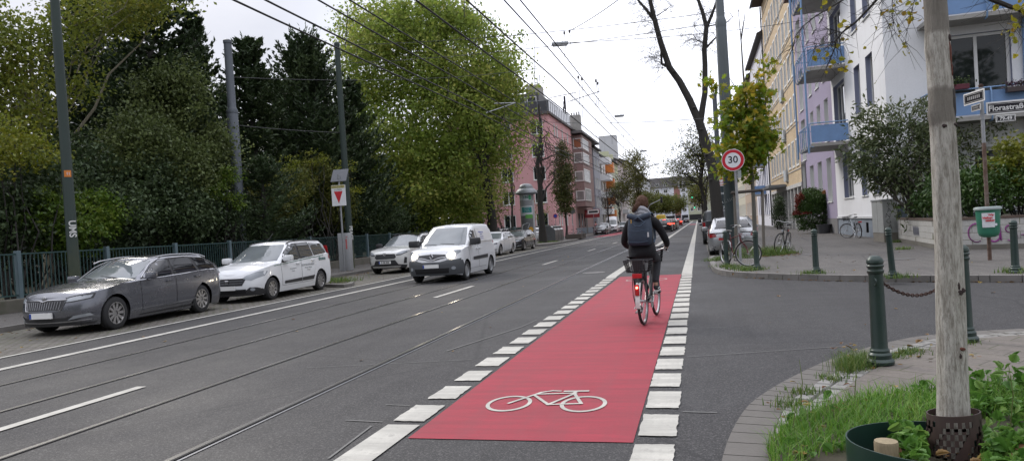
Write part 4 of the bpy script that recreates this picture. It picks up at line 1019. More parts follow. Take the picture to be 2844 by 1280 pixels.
ESTATE = dict(L=4.86, W=1.864, H=1.46, wb=2.84, fo=.95, wr=.34, gc=.17, Df=.95, nf=2.5, Dr=.5, nr=3.,
    front=[(.15, .08), (.3, .03), (.5, .0), (.68, .06), (.78, .13), (.95, .25)], rear=[(.15, .12), (.4, .02), (.7, .0), (1.05, .12)],
    shoulder=[(0, .73), (.12, .79), (.5, .85), (1.2, .935), (1.7, .965), (3., 1.0), (4.3, 1.04), (4.86, 1.0)], zg0=.9, zg1=1.0,
    wind=[(.9, 1.42), (1.0, 1.6), (1.2, 2.02), (1.38, 2.42), (1.46, 2.72)], back=[(.9, .0), (1.1, .12), (1.3, .42), (1.46, .72)], gwid=[(.9, .965), (1.05, .93), (1.3, .81), (1.4, .755), (1.46, .70)],
    roof=[(1.4, 1.30), (2.3, 1.375), (3.0, 1.415), (3.8, 1.405), (4.4, 1.35), (4.86, 1.3)], dress=dress_estate, chrome=True, tint=True, spokes=10)
def estate(label, loc, rz, pm, group, lod=2, **kw):
    sp = dict(ESTATE); sp['paint'] = pm; sp.update(kw); return vehicle('estate_car', label, 'car', sp, loc, rz, pm, group, lod)
PARK = 'cars parked along the left kerb'
estate('dark graphite estate car with chrome roof rails and ribbed grille', (-12.49, 13.07, 0), R(-88.), P_GREY, PARK).scale = (.945, 1, 1)
P_WHITE = paint('paint_white', (.70, .71, .72), 0., .35); P_WHITE2 = paint('paint_pearl_white', (.62, .62, .60), .1, .3)
def dress_mpv(c, t, lod):
    sp = c.sp; h = c.h; d = lambda x: h-x
    W1 = [(d(1.45), 1.03), (d(2.35), 1.07), (d(2.38), 1.50), (d(2.15), 1.49), (d(1.85), 1.37)]
    W2 = [(d(2.48), 1.075), (d(3.22), 1.11), (d(3.16), 1.52), (d(2.5), 1.51)]
    W3 = [(d(3.32), 1.115), (d(4.1), 1.17), (d(4.2), 1.25), (d(4.12), 1.46), (d(3.26), 1.52)]
    band = [(d(1.38), 1.0), (d(3.28), 1.085), (d(3.22), 1.54), (d(2.1), 1.525), (d(1.8), 1.4)]
    D1 = [(d(1.35), .36), (d(2.42), .36), (d(2.44), 1.05), (d(1.32), .99)]
    D2 = [(d(2.46), .36), (d(3.1), .36), (d(3.25), .66), (d(3.34), .78), (d(3.34), 1.09), (d(2.48), 1.055)]
    common(c, t, lod, wl=.9, doors=(D1, D2), windows=(W1, W2, W3), bandm=(band, BLKP), handles=((d(2.24), .93), (d(3.16), .98)), mirror=(d(1.55), 1.04, 1.1), plate=(.42,), backplate=.9)
    for sg in (1, -1):
        c.dec('headlight', [(sg*.43, .66), (sg*.62, .60), (sg*.84, .70), (sg*.87, .84), (sg*.72, .83), (sg*.5, .74)], 'front', HEADL, t, .01, step=.05)
        c.dec('tail_light', [(d(4.45), .92), (d(4.22), 1.0), (d(4.32), 1.4), (d(4.42), 1.4)], 'side', TAILR, t, .01, sg=sg, step=.06)
        c.dec('fog_lamp', [(sg*(.66+.05*math.cos(a)), .36+.045*math.sin(a)) for a in np.linspace(0, 2*PI, 9)[:-1]], 'front', HEADL, t, .034, step=.05)
        c.dec('side_moulding', [(d(1.45), .40), (d(2.42), .40), (d(2.42), .50), (d(1.45), .48)], 'side', BLKP, t, .015, sg=sg, step=.1)
        c.dec('side_moulding', [(d(2.46), .40), (d(3.15), .40), (d(3.22), .52), (d(2.46), .50)], 'side', BLKP, t, .015, sg=sg, step=.1)
        c.dec('stripe', [(d(.95), .93), (d(3.3), 1.055), (d(3.9), 1.085), (d(3.9), 1.10), (d(3.3), 1.075), (d(.95), .945)], 'side', M('stripe_green', (.04, .14, .10), .5), t, .010, sg=sg, step=.12)
    g = c.dec('grille', [(-.42, .48), (.42, .48), (.50, .64), (.40, .665), (-.40, .665), (-.50, .64)], 'front', BLKP, t, .008, step=.06)
    m = MB()
    for z in (.535, .60): m.tube([(c.front_x(y, z)+.016, y, z) for y in np.linspace(-.43, .43, 11)], .011, 5)
    m.build('grille_slats', GREYP, g)
    m = MB(); m.tube([(c.front_x(y, .68)+.014, y, .675) for y in np.linspace(-.44, .44, 11)], .018, 6); m.build('chrome_strip', CHROME, g, smooth=50)
    x = c.front_x(0, .58)+.03; m = MB(); m.add([(x, -.06, .63), (x, .06, .63), (x, .035, .54), (x, -.035, .54), (x+.012, -.03, .615), (x+.012, .03, .615), (x+.012, .018, .56), (x+.012, -.018, .56)], [(0, 1, 5, 4), (1, 2, 6, 5), (2, 3, 7, 6), (3, 0, 4, 7), (4, 5, 6, 7)]); m.build('emblem', CHROME, t)
    c.dec('bumper', [(-.82, .2), (.82, .2), (.86, .33), (.74, .41), (.6, .42), (.5, .33), (-.5, .33), (-.6, .42), (-.74, .41), (-.86, .33)], 'front', BLKP, t, .024, step=.05)
    c.dec('air_intake', [(-.5, .27), (.5, .27), (.52, .38), (-.52, .38)], 'front', UNDER, t, .03, step=.06)
    roof_rails(c, t, BLKP, d(4.15), d(2.1), .03)
    m = MB(); m.tube([(d(2.05), 0, 1.6), (d(2.45), .0, 1.86)], .006, 4); m.build('aerial', BLKP, t)
    gl = M('sign_grey', (.26, .28, .29), .6); gg = M('sign_green', (.03, .12, .11), .6)
    y = c.side_y(0, .85)+.014
    for k, (tx, xx, zz, sz, mm) in enumerate((('ELEKTROANLAGEN', d(2.85), .86, .085, gl), ('Planung  Wartung', d(2.85), .78, .06, gl), ('Verkauf', d(2.85), .71, .06, gl), ('Meisterbetrieb', d(1.95), .80, .06, gl), ('Telefon', d(1.95), .73, .05, gl))):
        lettering(tx, sz, mm, t, (xx, c.side_y(xx, zz)+.014, zz), (PI/2, 0, PI), depth=.001)
    lettering('thome', .17, gg, t, (d(3.78), c.side_y(d(3.78), 1.02)+.02, 1.0), (PI/2, 0, PI), depth=.001, bold=.004)
MPV = dict(L=4.50, W=1.76, H=1.62, wb=2.81, fo=.84, wr=.315, gc=.19, Df=.8, nf=2.5, Dr=.3, nr=3.6,
    front=[(.18, .06), (.35, .0), (.5, .01), (.7, .06), (.85, .16), (1.0, .25)], rear=[(.2, .08), (.5, .0), (.9, .02), (1.15, .05)],
    shoulder=[(0, .74), (.12, .84), (.5, .93), (1.1, 1.0), (1.5, 1.02), (3., 1.1), (4.2, 1.16), (4.5, 1.1)], zg0=.95, zg1=1.07,
    wind=[(.95, .95), (1.07, 1.14), (1.3, 1.55), (1.5, 1.92), (1.62, 2.2)], back=[(.95, .02), (1.2, .06), (1.45, .18), (1.62, .38)], gwid=[(.95, .97), (1.15, .93), (1.4, .84), (1.55, .76), (1.62, .72)],
    roof=[(1.1, 1.48), (2., 1.545), (2.8, 1.575), (3.8, 1.56), (4.5, 1.5)], dress=dress_mpv, spokes=10, paint=P_WHITE, handlem=P_WHITE)
vehicle('people_carrier', 'white people carrier with a thin green stripe and grey lettering on its side', 'car', MPV, (-12.38, 18.45, 0), R(-87.5), P_WHITE, PARK)
P_BLACK = paint('paint_black', (.012, .012, .014), .1, .25)
def dress_suv(c, t, lod):
    sp = c.sp; h = c.h; d = lambda x: h-x; lit = sp.get('lit')
    band = [(d(1.55), 1.06), (d(4.25), 1.17), (d(4.15), 1.3), (d(3.9), 1.5), (d(2.3), 1.53), (d(1.95), 1.38)]
    W1 = [(d(1.7), 1.09), (d(2.55), 1.11), (d(2.6), 1.49), (d(2.3), 1.47)]; W2 = [(d(2.66), 1.115), (d(3.5), 1.14), (d(3.35), 1.5), (d(2.7), 1.49)]; W3 = [(d(3.58), 1.15), (d(4.05), 1.2), (d(3.8), 1.45), (d(3.45), 1.48)]
    D1 = [(d(1.5), .42), (d(2.6), .42), (d(2.62), 1.09), (d(1.48), 1.04)]; D2 = [(d(2.65), .42), (d(3.2), .42), (d(3.5), .8), (d(3.5), 1.12), (d(2.66), 1.095)]
    common(c, t, lod, wl=.88, doors=(D1, D2), windows=(W1, W2, W3), bandm=(band, BLKP), handles=((d(2.42), .98), (d(3.36), 1.02)), mirror=(d(1.72), 1.08, 1.15), plate=(.49, sp.get('txt')) if sp.get('txt') else (.49,), backplate=.78, mirrorm=BLKP)
    for sg in (1, -1):
        c.dec('headlight', [(sg*.50, .80), (sg*.66, .80), (sg*.88, .91), (sg*.88, .965), (sg*.66, .93), (sg*.52, .86)], 'front', HEADL, t, .01, step=.05)
        c.dec('headlight_rim', [(sg*.47, .765), (sg*.66, .77), (sg*.89, .88), (sg*.89, .92), (sg*.66, .80), (sg*.49, .81)], 'front', BLKP, t, .008, step=.06)
        c.dec('tail_light', [(sg*.38, .98), (sg*.88, .92), (sg*.88, 1.07), (sg*.38, 1.05)], 'rear', LAMPR if lit else TAILR, t, .01, step=.08)
        c.dec('tail_light_side', [(d(4.55), .9), (d(4.2), .98), (d(4.25), 1.06), (d(4.55), 1.06)], 'side', LAMPR if lit else TAILR, t, .01, sg=sg, step=.08)
        c.dec('sill_trim', [(d(1.5), .22), (d(3.3), .22), (d(3.25), .37), (d(1.5), .37)], 'side', BLKP, t, .012, sg=sg, step=.1)
        c.dec('air_slot', [(sg*.74, .42), (sg*.83, .42), (sg*.85, .66), (sg*.78, .68)], 'front', BLKP, t, .01, step=.06)
    g = c.dec('grille', [(-.40, .63), (.40, .63), (.48, .70), (.42, .83), (-.42, .83), (-.48, .70)], 'front', BLKP, t, .01, step=.06)
    m = MB()
    for z in (.67, .72, .77): m.tube([(c.front_x(y, z)+.016, y, z) for y in np.linspace(-.42, .42, 11)], .009, 5)
    m.build('grille_slats', GREYP, g)
    x = c.front_x(0, .82)+.02; m = MB(); m.lathe([(.04, 0), (.06, .004), (.065, .016), (.05, .02), (.04, .012)], (x, 0, .83), 14, 'X', closed=True); m.build('emblem', CHROME, t, smooth=40)
    c.dec('bumper', [(-.80, .24), (.80, .24), (.84, .36), (.55, .40), (.44, .58), (-.44, .58), (-.55, .40), (-.84, .36)], 'front', BLKP, t, .01, step=.07)
    c.dec('skid_plate', [(-.6, .27), (.6, .27), (.66, .34), (-.66, .34)], 'front', M('silver_trim', (.5, .5, .5), .4, .7), t, .025, step=.08)
    arch_trim(c, t, BLKP, .06); roof_rails(c, t, BLKP, d(4.0), d(2.3))
    if sp.get('black_roof'):
        mr_ = MB(); vs_ = []; n = 16
        for i in range(n+1):
            x = d(2.25)+(d(4.1)-d(2.25))*i/n; z = c.ztop(x); yw = c.gw(z)*.97
            for j in range(9): q = -1+j/4; vs_.append((x, yw*q, z+.008+.05*(1-abs(q)**2.2)))
        mr_.add(vs_, [(i*9+j, (i+1)*9+j, (i+1)*9+j+1, i*9+j+1) for i in range(n) for j in range(8)]); mr_.build('roof_panel', P_BLACK, t, smooth=40)
    if lit:
        c.dec('brake_light', [(-.25, 1.5), (.25, 1.5), (.25, 1.53), (-.25, 1.53)], 'back', LAMPR, t, .03, step=.1)
SUV = dict(L=4.60, W=1.855, H=1.66, wb=2.69, fo=.93, wr=.36, gc=.22, Df=.75, nf=2.6, Dr=.45, nr=3.,
    front=[(.2, .08), (.4, .02), (.6, .0), (.84, .03), (.95, .12), (1.1, .25)], rear=[(.2, .12), (.5, .02), (.95, .0), (1.15, .06)],
    shoulder=[(0, .83), (.1, .90), (.5, .99), (1.2, 1.06), (1.6, 1.08), (3., 1.13), (4.2, 1.19), (4.6, 1.12)], zg0=1.0, zg1=1.12,
    wind=[(1., 1.2), (1.12, 1.42), (1.35, 1.85), (1.55, 2.2), (1.66, 2.5)], back=[(1., .02), (1.2, .12), (1.45, .45), (1.66, .72)], gwid=[(1., .96), (1.2, .9), (1.45, .80), (1.6, .74), (1.66, .70)],
    roof=[(1.4, 1.5), (2.3, 1.57), (2.9, 1.61), (3.7, 1.6), (4.3, 1.53), (4.6, 1.5)], dress=dress_suv, spokes=5)
def suv(label, loc, rz, pm, group, lod=2, **kw):
    sp = dict(SUV); sp['paint'] = pm; sp.update(kw); return vehicle('suv', label, 'car', sp, loc, rz, pm, group, lod)
suv('pearl white SUV with black roof and a D-BE 858 plate behind the van', (-12.55, 29.0, 0), R(-90), P_WHITE2, PARK, txt='D BE 858', black_roof=True)
def dress_van(c, t, lod):
    sp = c.sp; h = c.h; d = lambda x: h-x
    W1 = [(d(1.32), 1.12), (d(2.02), 1.10), (d(2.05), 1.58), (d(1.92), 1.62), (d(1.72), 1.55)]
    D1 = [(d(1.2), .36), (d(2.12), .36), (d(2.12), 1.08), (d(1.18), 1.06)]
    D2 = [(d(2.16), .36), (d(2.95), .36), (d(2.95), 1.1), (d(2.16), 1.09)]
    common(c, t, lod, wl=.90, doors=(D1, D2), windows=(W1,), bandm=([(d(1.22), 1.07), (d(2.10), 1.07), (d(2.10), 1.64), (d(1.88), 1.66), (d(1.6), 1.55)], P_WHITE), handles=((d(2.0), .98), (d(2.3), .98)), mirror=(d(1.35), 1.13, 1.45), mirrorm=BLKP, plate=(.53,), backplate=.9)
    for sg in (1, -1):
        hl = c.dec('headlight', [(sg*.42, .82), (sg*.50, .74), (sg*.66, .76), (sg*.86, .93), (sg*.85, 1.0), (sg*.7, 1.0), (sg*.5, .93)], 'front', HEADL, t, .012, step=.05)
        ctr = (sg*.62, .865) if sg > 0 else (sg*.62, .865)
        c.dec('lamp', [(ctr[0]+.11*math.cos(a), ctr[1]+.09*math.sin(a)) for a in np.linspace(0, 2*PI, 13)[:-1]], 'front', LAMPW, hl, .03, step=.05)
        c.dec('tail_light', [(d(4.28), .8), (d(4.2), .8), (d(4.2), 1.2), (d(4.28), 1.2)], 'side', TAILR, t, .01, sg=sg, step=.08)
        c.dec('side_panel', [(d(2.2), 1.2), (d(4.0), 1.2), (d(4.05), 1.3), (d(3.95), 1.62), (d(2.22), 1.66)], 'gside', P_WHITE, t, .02, sg=sg, step=.1)
        c.dec('side_moulding', [(d(1.5), .62), (d(3.15), .62), (d(3.15), .74), (d(1.5), .72)], 'side', BLKP, t, .02, sg=sg, step=.12)
        c.dec('fog_lamp', [(sg*(.70+.06*math.cos(a)), .45+.055*math.sin(a)) for a in np.linspace(0, 2*PI, 11)[:-1]], 'front', HEADL, t, .042, step=.05)
    c.dec('bumper', [(-.86, .24), (.86, .24), (.88, .74), (.70, .70), (.48, .70), (.3, .66), (-.3, .66), (-.48, .70), (-.70, .70), (-.88, .74)], 'front', GREYP, t, .03, step=.05)
    for sg in (1, -1): c.dec('bumper_side', [(d(.02), .24), (d(.5), .24), (d(.52), .5), (d(.45), .68), (d(.05), .72)], 'side', GREYP, t, .03, sg=sg, step=.05)
    c.dec('air_intake', [(-.55, .30), (.55, .30), (.58, .46), (-.58, .46)], 'front', UNDER, t, .036, step=.06)
    g = c.dec('grille', [(-.46, .80), (-.1, .72), (.1, .72), (.46, .80), (.44, .88), (0, .90), (-.44, .88)], 'front', BLKP, t, .016, step=.06)
    m = MB(); m.tube([(c.front_x(y, .73)+.035, y, .80-.085*math.exp(-(y/.22)**2)) for y in np.linspace(-.46, .46, 19)], .016, 6); m.build('chrome_strip', CHROME, g, smooth=50)
    x = c.front_x(0, .82)+.035; m = MB(); R0 = [(0, .115), (.075, 0), (0, -.115), (-.075, 0)]; R1 = [(0, .05), (.028, 0), (0, -.05), (-.028, 0)]
    m.add([(x, a, .83+b_) for a, b_ in R0]+[(x+.018, a*.75, .83+b_*.75) for a, b_ in R0]+[(x+.004, a, .83+b_) for a, b_ in R1], [(i, (i+1) % 4, 4+(i+1) % 4, 4+i) for i in range(4)]+[(4+i, 4+(i+1) % 4, 8+(i+1) % 4, 8+i) for i in range(4)]); m.build('emblem', CHROME, t)
    m = MB(); m.tube([(d(1.95), 0, 1.80), (d(2.5), 0, 1.98)], .006, 4); m.build('aerial', BLKP, t)
    blu = M('sign_blue', (.10, .12, .42), .6)
    for k, (tx, zz, sz) in enumerate((('Gebäudereinigung', 1.52, .075), ('und Service', 1.44, .06), ('Glas  Treppenhaus', 1.36, .055), ('Büro  Praxis', 1.29, .055))):
        xx = d(2.75); lettering(tx, sz, blu, t, (xx, c.g_side(xx, zz)+.03, zz), (PI/2-.12, 0, PI), depth=.001)
    m = MB();
    for sg in (.45, -.15):
        pts = [(c.g_front(sg-q*.5, sp['zg1']+.03+q*.05)+.02, sg-q*.5, sp['zg1']+.03+q*.04) for q in (0, .25, .5, .75, 1)]; m = MB(); m.tube(pts, .01, 4); m.build('wiper', BLKP, t)
VAN = dict(L=4.28, W=1.83, H=1.82, wb=2.697, fo=.87, wr=.315, gc=.2, Df=.68, nf=2.6, Dr=.2, nr=4., spokes=0, rim=HUBC, gap=.06,
    front=[(.2, .06), (.4, .0), (.6, .0), (.8, .08), (.95, .18), (1.1, .3)], rear=[(.2, .06), (.5, .0), (1., .01), (1.2, .02)],
    shoulder=[(0, .88), (.12, .95), (.5, 1.02), (1., 1.08), (1.4, 1.1), (3., 1.12), (4.28, 1.1)], zg0=1.0, zg1=1.14,
    wind=[(1., .78), (1.14, .98), (1.4, 1.36), (1.65, 1.72), (1.82, 2.05)], back=[(1., .01), (1.3, .03), (1.6, .08), (1.82, .2)], gwid=[(1., .97), (1.2, .95), (1.5, .88), (1.7, .82), (1.82, .76)],
    roof=[(1.2, 1.67), (1.9, 1.74), (2.5, 1.78), (3.5, 1.79), (4.28, 1.75)], dress=dress_van, paint=P_WHITE, crown=.08, rcrown=.06)
vehicle('panel_van', 'white panel van driving with its headlamps lit', 'van', VAN, (-8.13, 22.75, 0), R(-90), P_WHITE)
estate('white estate car parked right behind the moving van', (-12.45, 42.3, 0), R(-90), P_WHITE, PARK, 1, chrome=False)
estate('black estate car parked in front of the advertising column', (-12.75, 49.6, 0), R(-90), P_BLACK, PARK, 1, chrome=False)
FARL = 'cars parked by the far left shops'; QUE = 'cars queueing with brake lights at the lights'
P_NAVY = paint('paint_dark_blue', (.015, .02, .035), .2, .3); P_RED = paint('paint_red', (.35, .02, .025), .2, .3); P_SILV = paint('paint_silver', (.42, .43, .44), .7, .3); P_YEL = paint('paint_yellow', (.62, .42, .03), 0, .4); P_BRN = paint('paint_brown', (.10, .07, .05), .4, .35)
estate('black car first in the row by the far left shops', (-13.55, 101.5, 0), R(-88), P_BLACK, FARL, 1, chrome=False)
suv('small white car behind the black one by the far left shops', (-14.0, 108.5, 0), R(-88), P_WHITE, FARL, 1)
suv('silver car beside the tall white van by the far left shops', (-12.5, 121.0, 0), R(-88), P_SILV, FARL, 1)
BIGV = dict(VAN); BIGV.update(L=5.9, W=2.0, H=2.62, wb=3.66, fo=1.0, wr=.35, dress=lambda c, t, lod: big_dress(c, t), paint=P_WHITE,
    shoulder=[(0, .98), (.12, 1.06), (.6, 1.2), (1., 1.28), (1.4, 1.3), (5.9, 1.3)], zg0=1.15, zg1=1.3, front=[(.2, .06), (.4, 0.), (.8, .02), (1.1, .14), (1.3, .3)],
    wind=[(1.15, .62), (1.3, .78), (1.7, 1.12), (2.1, 1.42), (2.62, 2.0)], back=[(1.15, .0), (2.4, .05), (2.62, .15)], gwid=[(1.15, .97), (1.6, .95), (2.2, .87), (2.5, .80), (2.62, .72)], roof=[(.9, 2.3), (1.5, 2.42), (2.2, 2.55), (5.9, 2.55)])
def big_dress(c, t):
    h = c.h; d = lambda x: h-x
    c.dec('windscreen', [(-.88, 1.32), (.88, 1.32), (.84, 2.05), (-.84, 2.05)], 'wind', WSCR, t, .01, step=.15)
    for sg in (1, -1):
        c.dec('side_window', [(d(1.15), 1.34), (d(1.95), 1.34), (d(1.95), 2.0), (d(1.55), 2.0)], 'gside', CARGL, t, .012, sg=sg, step=.15)
        c.dec('headlight', [(sg*.62, .78), (sg*.9, .85), (sg*.9, 1.05), (sg*.65, .98)], 'front', HEADL, t, .012, step=.08)
        y = c.g_side(d(1.2), 1.4); m = MB(); m.box(d(1.3), d(1.15), sg*(y+.18)-.1, sg*(y+.18)+.1, 1.35, 1.75, .04); m.build('wing_mirror', BLKP, t)
    c.dec('grille', [(-.5, .75), (.5, .75), (.55, .98), (-.55, .98)], 'front', BLKP, t, .012, step=.1)
    c.dec('bumper', [(-.9, .25), (.9, .25), (.92, .55), (-.92, .55)], 'front', GREYP, t, .012, step=.1)
    m = MB(); x = c.front_x(0, .45)+.03; m.box(x-.02, x, -.26, .26, .4, .51); m.build('number_plate', PLATE, t)
vehicle('delivery_van', 'tall white delivery van parked by the far left shops', 'van', BIGV, (-13.4, 114.5, 0), R(-88), P_WHITE, None, 1)
estate('white car turned sideways behind the recycling bins, red tail light showing', (-17.0, 74.5, .12), R(95), P_WHITE, None, 1, chrome=False)
def queue(label, x, y, pm, f=suv, lit=True, **kw): return f(label, (x, y, 0), R(90), pm, QUE, 1, lit=lit, **kw)
queue('dark SUV waiting with brake lights lit, nearest of the queue', -4.05, 91.5, P_BLACK)
queue('dark red car with brake lights lit, second in the queue', -4.0, 99.5, paint('paint_dark_red', (.09, .012, .015), .3, .3))
queue('brown car waiting third in the queue', -3.95, 108, P_BRN, lit=False)
queue('silver-grey car waiting fourth in the queue', -4.0, 117, P_SILV, lit=False)
queue('red car with brake lights lit driving alone far down the lane', -4.2, 158, P_RED)
vehicle('delivery_van', 'yellow delivery van far down the lane in the queue', 'van', dict(BIGV, paint=P_YEL), (-6.9, 142, 0), R(90), P_YEL, None, 1)
vehicle('delivery_van', 'red van far down the street left of the queue', 'van', dict(BIGV, paint=P_RED), (-8.6, 132, 0), R(-90), P_RED, None, 1)
suv('dark car crossing far away under the traffic lights', (-3.6, 232, 0), R(90), P_BLACK, None, 1)
def back_dress(c, t):
    h = c.h; d = lambda x: h-x
    c.dec('rear_window', [(-.8, 1.28), (.8, 1.28), (.76, 1.74), (-.76, 1.74)], 'back', CARGL, t, .012, step=.12)
    c.dec('windscreen', [(-.86, 1.3), (.86, 1.3), (.82, 1.75), (-.82, 1.75)], 'wind', WSCR, t, .01, step=.15)
    for sg in (1, -1):
        c.dec('tail_light', [(sg*.74, .82), (sg*.92, .82), (sg*.92, 1.25), (sg*.78, 1.25)], 'rear', TAILR, t, .012, step=.08)
        c.dec('side_window', [(d(1.1), 1.3), (d(4.6), 1.32), (d(4.5), 1.74), (d(1.5), 1.74)], 'gside', TINT, t, .012, sg=sg, step=.15)
        y = c.g_side(d(1.2), 1.3); m = MB(); m.box(d(1.3), d(1.15), sg*(y+.16)-.1, sg*(y+.16)+.1, 1.25, 1.45, .04); m.build('wing_mirror', BLKP, t)
    c.dec('bumper', [(-.9, .3), (.9, .3), (.92, .6), (-.92, .6)], 'rear', BLKP, t, .012, step=.1)
    x = c.rear_x(0, .9)-.03; m = MB(); m.box(x, x+.02, -.26, .26, .85, .96); m.build('number_plate', PLATE, t)
RP = 'cars parked along the right kerb'
s_ = estate('silver estate car with big red tail lights, parked at the corner beside the maple', (1.28, 30.9, 0), R(90), P_SILV, RP, 2, chrome=False,
    roof=[(1.4, 1.32), (2.3, 1.41), (3.0, 1.45), (3.8, 1.44), (4.4, 1.40), (4.86, 1.36)], H=1.5, tall=True)
vehicle('minivan', 'dark grey minivan parked behind the forked bare tree', 'van', dict(BIGV, L=4.9, H=1.95, wb=3.0, W=1.9, paint=P_NAVY,
    wind=[(1.15, .62), (1.3, .78), (1.6, 1.12), (1.95, 1.7)], back=[(1.15, .0), (1.8, .1), (1.95, .2)], gwid=[(1.15, .97), (1.5, .92), (1.85, .82), (1.95, .76)], roof=[(.9, 1.8), (1.5, 1.88), (4.9, 1.86)],
    dress=lambda c, t, lod: back_dress(c, t)), (1.15, 43.5, 0), R(90), paint('paint_anthracite', (.035, .038, .042), .4, .3), RP, 1)
estate('dark car parked on the right in front of the minivan row', (1.2, 51.5, 0), R(90), P_NAVY, RP, 1, chrome=False)
estate('silver car parked further along the right kerb', (1.2, 58.5, 0), R(90), P_SILV, RP, 1, chrome=False)
suv('black car parked far along the right kerb', (1.2, 66, 0), R(90), P_BLACK, RP, 1)
suv('white car parked farthest along the right kerb', (1.2, 80, 0), R(90), P_WHITE, RP, 1)
# ------------------------------------------------------------------ street furniture
def at(px, py, Y):
    """the point at distance Y up the street that the surveyed photograph pixel looks at"""
    d = _f*F + _r2*(px-IW/2+20.98) - _u2*(py-640-28.08)
    t = Y/d.y; return Vector((d.x*t, Y, CH+d.z*t))
def mast_paint(name, col, moss=(.10, .115, .03), z0=.3, z1=2.):
    t = NT(name); v = t.coord(); vs_ = t.coord((6, 6, .35))
    c = t.mix(t.noise(vs_, 2., 6, .7), tuple(x*.75 for x in col), tuple(x*1.3 for x in col))
    sx = t.new('ShaderNodeSeparateXYZ'); t.link(t.new('ShaderNodeTexCoord').outputs['Object'], sx.inputs[0])
    ad = t.new('ShaderNodeMath', operation='MULTIPLY_ADD'); t.link(t.noise(v, 3, 4), ad.inputs[0]); ad.inputs[1].default_value = 2.; t.link(sx.outputs['Z'], ad.inputs[2])
    mr_ = t.new('ShaderNodeMapRange'); mr_.inputs['From Min'].default_value = z1+1.; mr_.inputs['From Max'].default_value = z0+.8; t.link(ad.outputs[0], mr_.inputs['Value'])
    mm = t.new('ShaderNodeMath', operation='MULTIPLY'); t.link(mr_.outputs[0], mm.inputs[0]); mm.inputs[1].default_value = .8
    c = t.mix(mm.outputs[0], c, moss); t.col(c); t.b.inputs['Roughness'].default_value = .6; t.b.inputs['Metallic'].default_value = .1
    t.bump(t.noise(v, 30, 3), .15, .01); return t.m
MG = mast_paint('mast_green', (.028, .044, .037), (.075, .08, .03)); MGY = mast_paint('mast_grey', (.095, .108, .125), (.15, .16, .13), -9, -8); MGR = mast_paint('mast_dark_green', (.032, .046, .048), (.03, .04, .04), -9, -8); MGR2 = mast_paint('mast_grey_green', (.10, .118, .128), (.03, .04, .04), -9, -8)
GRAF = M('graffiti_white', (.62, .62, .60), .8, var=.1); GRAFV = M('graffiti_violet', (.20, .03, .17), .8, var=.2); GRAFB = M('graffiti_black', (.03, .03, .032), .8)
def mast(label, x, y, prof, mat, collar=None, mat2=None):
    t = thing('catenary_mast', label, 'mast', (x, y, .1)); m = MB(); m.lathe([(r, z) for r, z in prof], n=20); m.build('pole', mat, t, smooth=40)
    if collar:
        m = MB(); m.lathe(collar, n=20); m.build('collar', mat, t, smooth=40)
    m = MB(); z, r = prof[-1][1], prof[-1][0]; m.lathe([(r*1.15, z-.12), (r*1.15, z), (r*.6, z+.05), (.001, z+.05)], n=16); m.build('cap', mat, t, smooth=40)
    return t
mst = mast('green mast with an orange sticker at the left edge, behind the graphite car', -16.6, 15.5, [(.148, 0), (.140, 2.9), (.137, 2.92), (.118, 8), (.10, 11.4)], MG)
m = MB(); n = 8; v0 = []
for k in range(n+1):
    a = R(-75+9*k); r = .141
    v0 += [(r*math.cos(a), r*math.sin(a), 3.62), (r*math.cos(a), r*math.sin(a), 3.80)]
m.add(v0, [(2*k, 2*k+2, 2*k+3, 2*k+1) for k in range(n)]); stk = m.build('sticker', M('sticker_orange', (.62, .20, .03), .5), mst)
m = MB(); a = R(-48); m.quad(*[(.1445*math.cos(q), .1445*math.sin(q), z) for q, z in ((a, 3.67), (a+.5, 3.67), (a+.5, 3.75), (a, 3.75))]); m.build('sticker_label', M('sticker_print', (.55, .45, .45), .5), stk)
lettering('UMS', .24, GRAF, mst, (.124, -.082, 2.2), (PI/2, PI/2, R(56)), depth=.001, bold=.006)
mst = mast('green mast with mossy yellow foot behind the parking ticket machine', -16.6, 31.45, [(.17, 0), (.16, 2.9), (.145, 8), (.125, 11.1)], MG)
lettering('PEACE', .24, GRAF, mst, (.146, -.088, 1.75), (PI/2, PI/2, R(58)), depth=.001, bold=.006)
mast('grey stepped mast rising from the hedge behind the fence', -19.5, 26.9, [(.25, 0), (.235, 7.4), (.18, 7.5), (.165, 10.5)], MGY, [(.245, 7.3), (.25, 7.42), (.19, 7.55)])
mst = mast('thick dark green mast behind the speed limit sign, grey above', 1.24, 27.85, [(.255, 0), (.24, 2.6), (.20, 7.6), (.195, 8.6), (.152, 8.8), (.135, 14.5)], MGR2, [(.2, 8.5), (.205, 8.7), (.155, 8.88)])
m = MB(); m.lathe([(.257, .02), (.243, 2.6), (.238, 3.6)], n=20); m.build('base_coat', MGR, mst, smooth=40)
lettering('Luce', .27, M('graffiti_faded', (.24, .25, .25), .8), mst, (-.03, -.262, 2.05), (PI/2, R(-12), R(-8)), depth=.001, bold=-.006)
mast('grey mast standing behind the forked bare tree', 1.45, 47, [(.16, 0), (.14, 9.2)], MGY)
FEN = M('fence_green', (.035, .075, .072), .5, .2, var=.3, scale=8); FPO = M('fence_post_blue_grey', (.12, .17, .19), .5, .2, var=.2)
fw = thing('park_fence', 'green railing fence with blue-grey posts on a low concrete wall along the park', 'fence')
m = MB(); m.box(-18.42, -18.0, -12, 88, .1, .48, .03); m.build('wall', M('fence_wall', (.13, .12, .10), .9, var=.3, scale=2, bump=.4, dirt=(.05, .06, .03), damt=.7), fw)
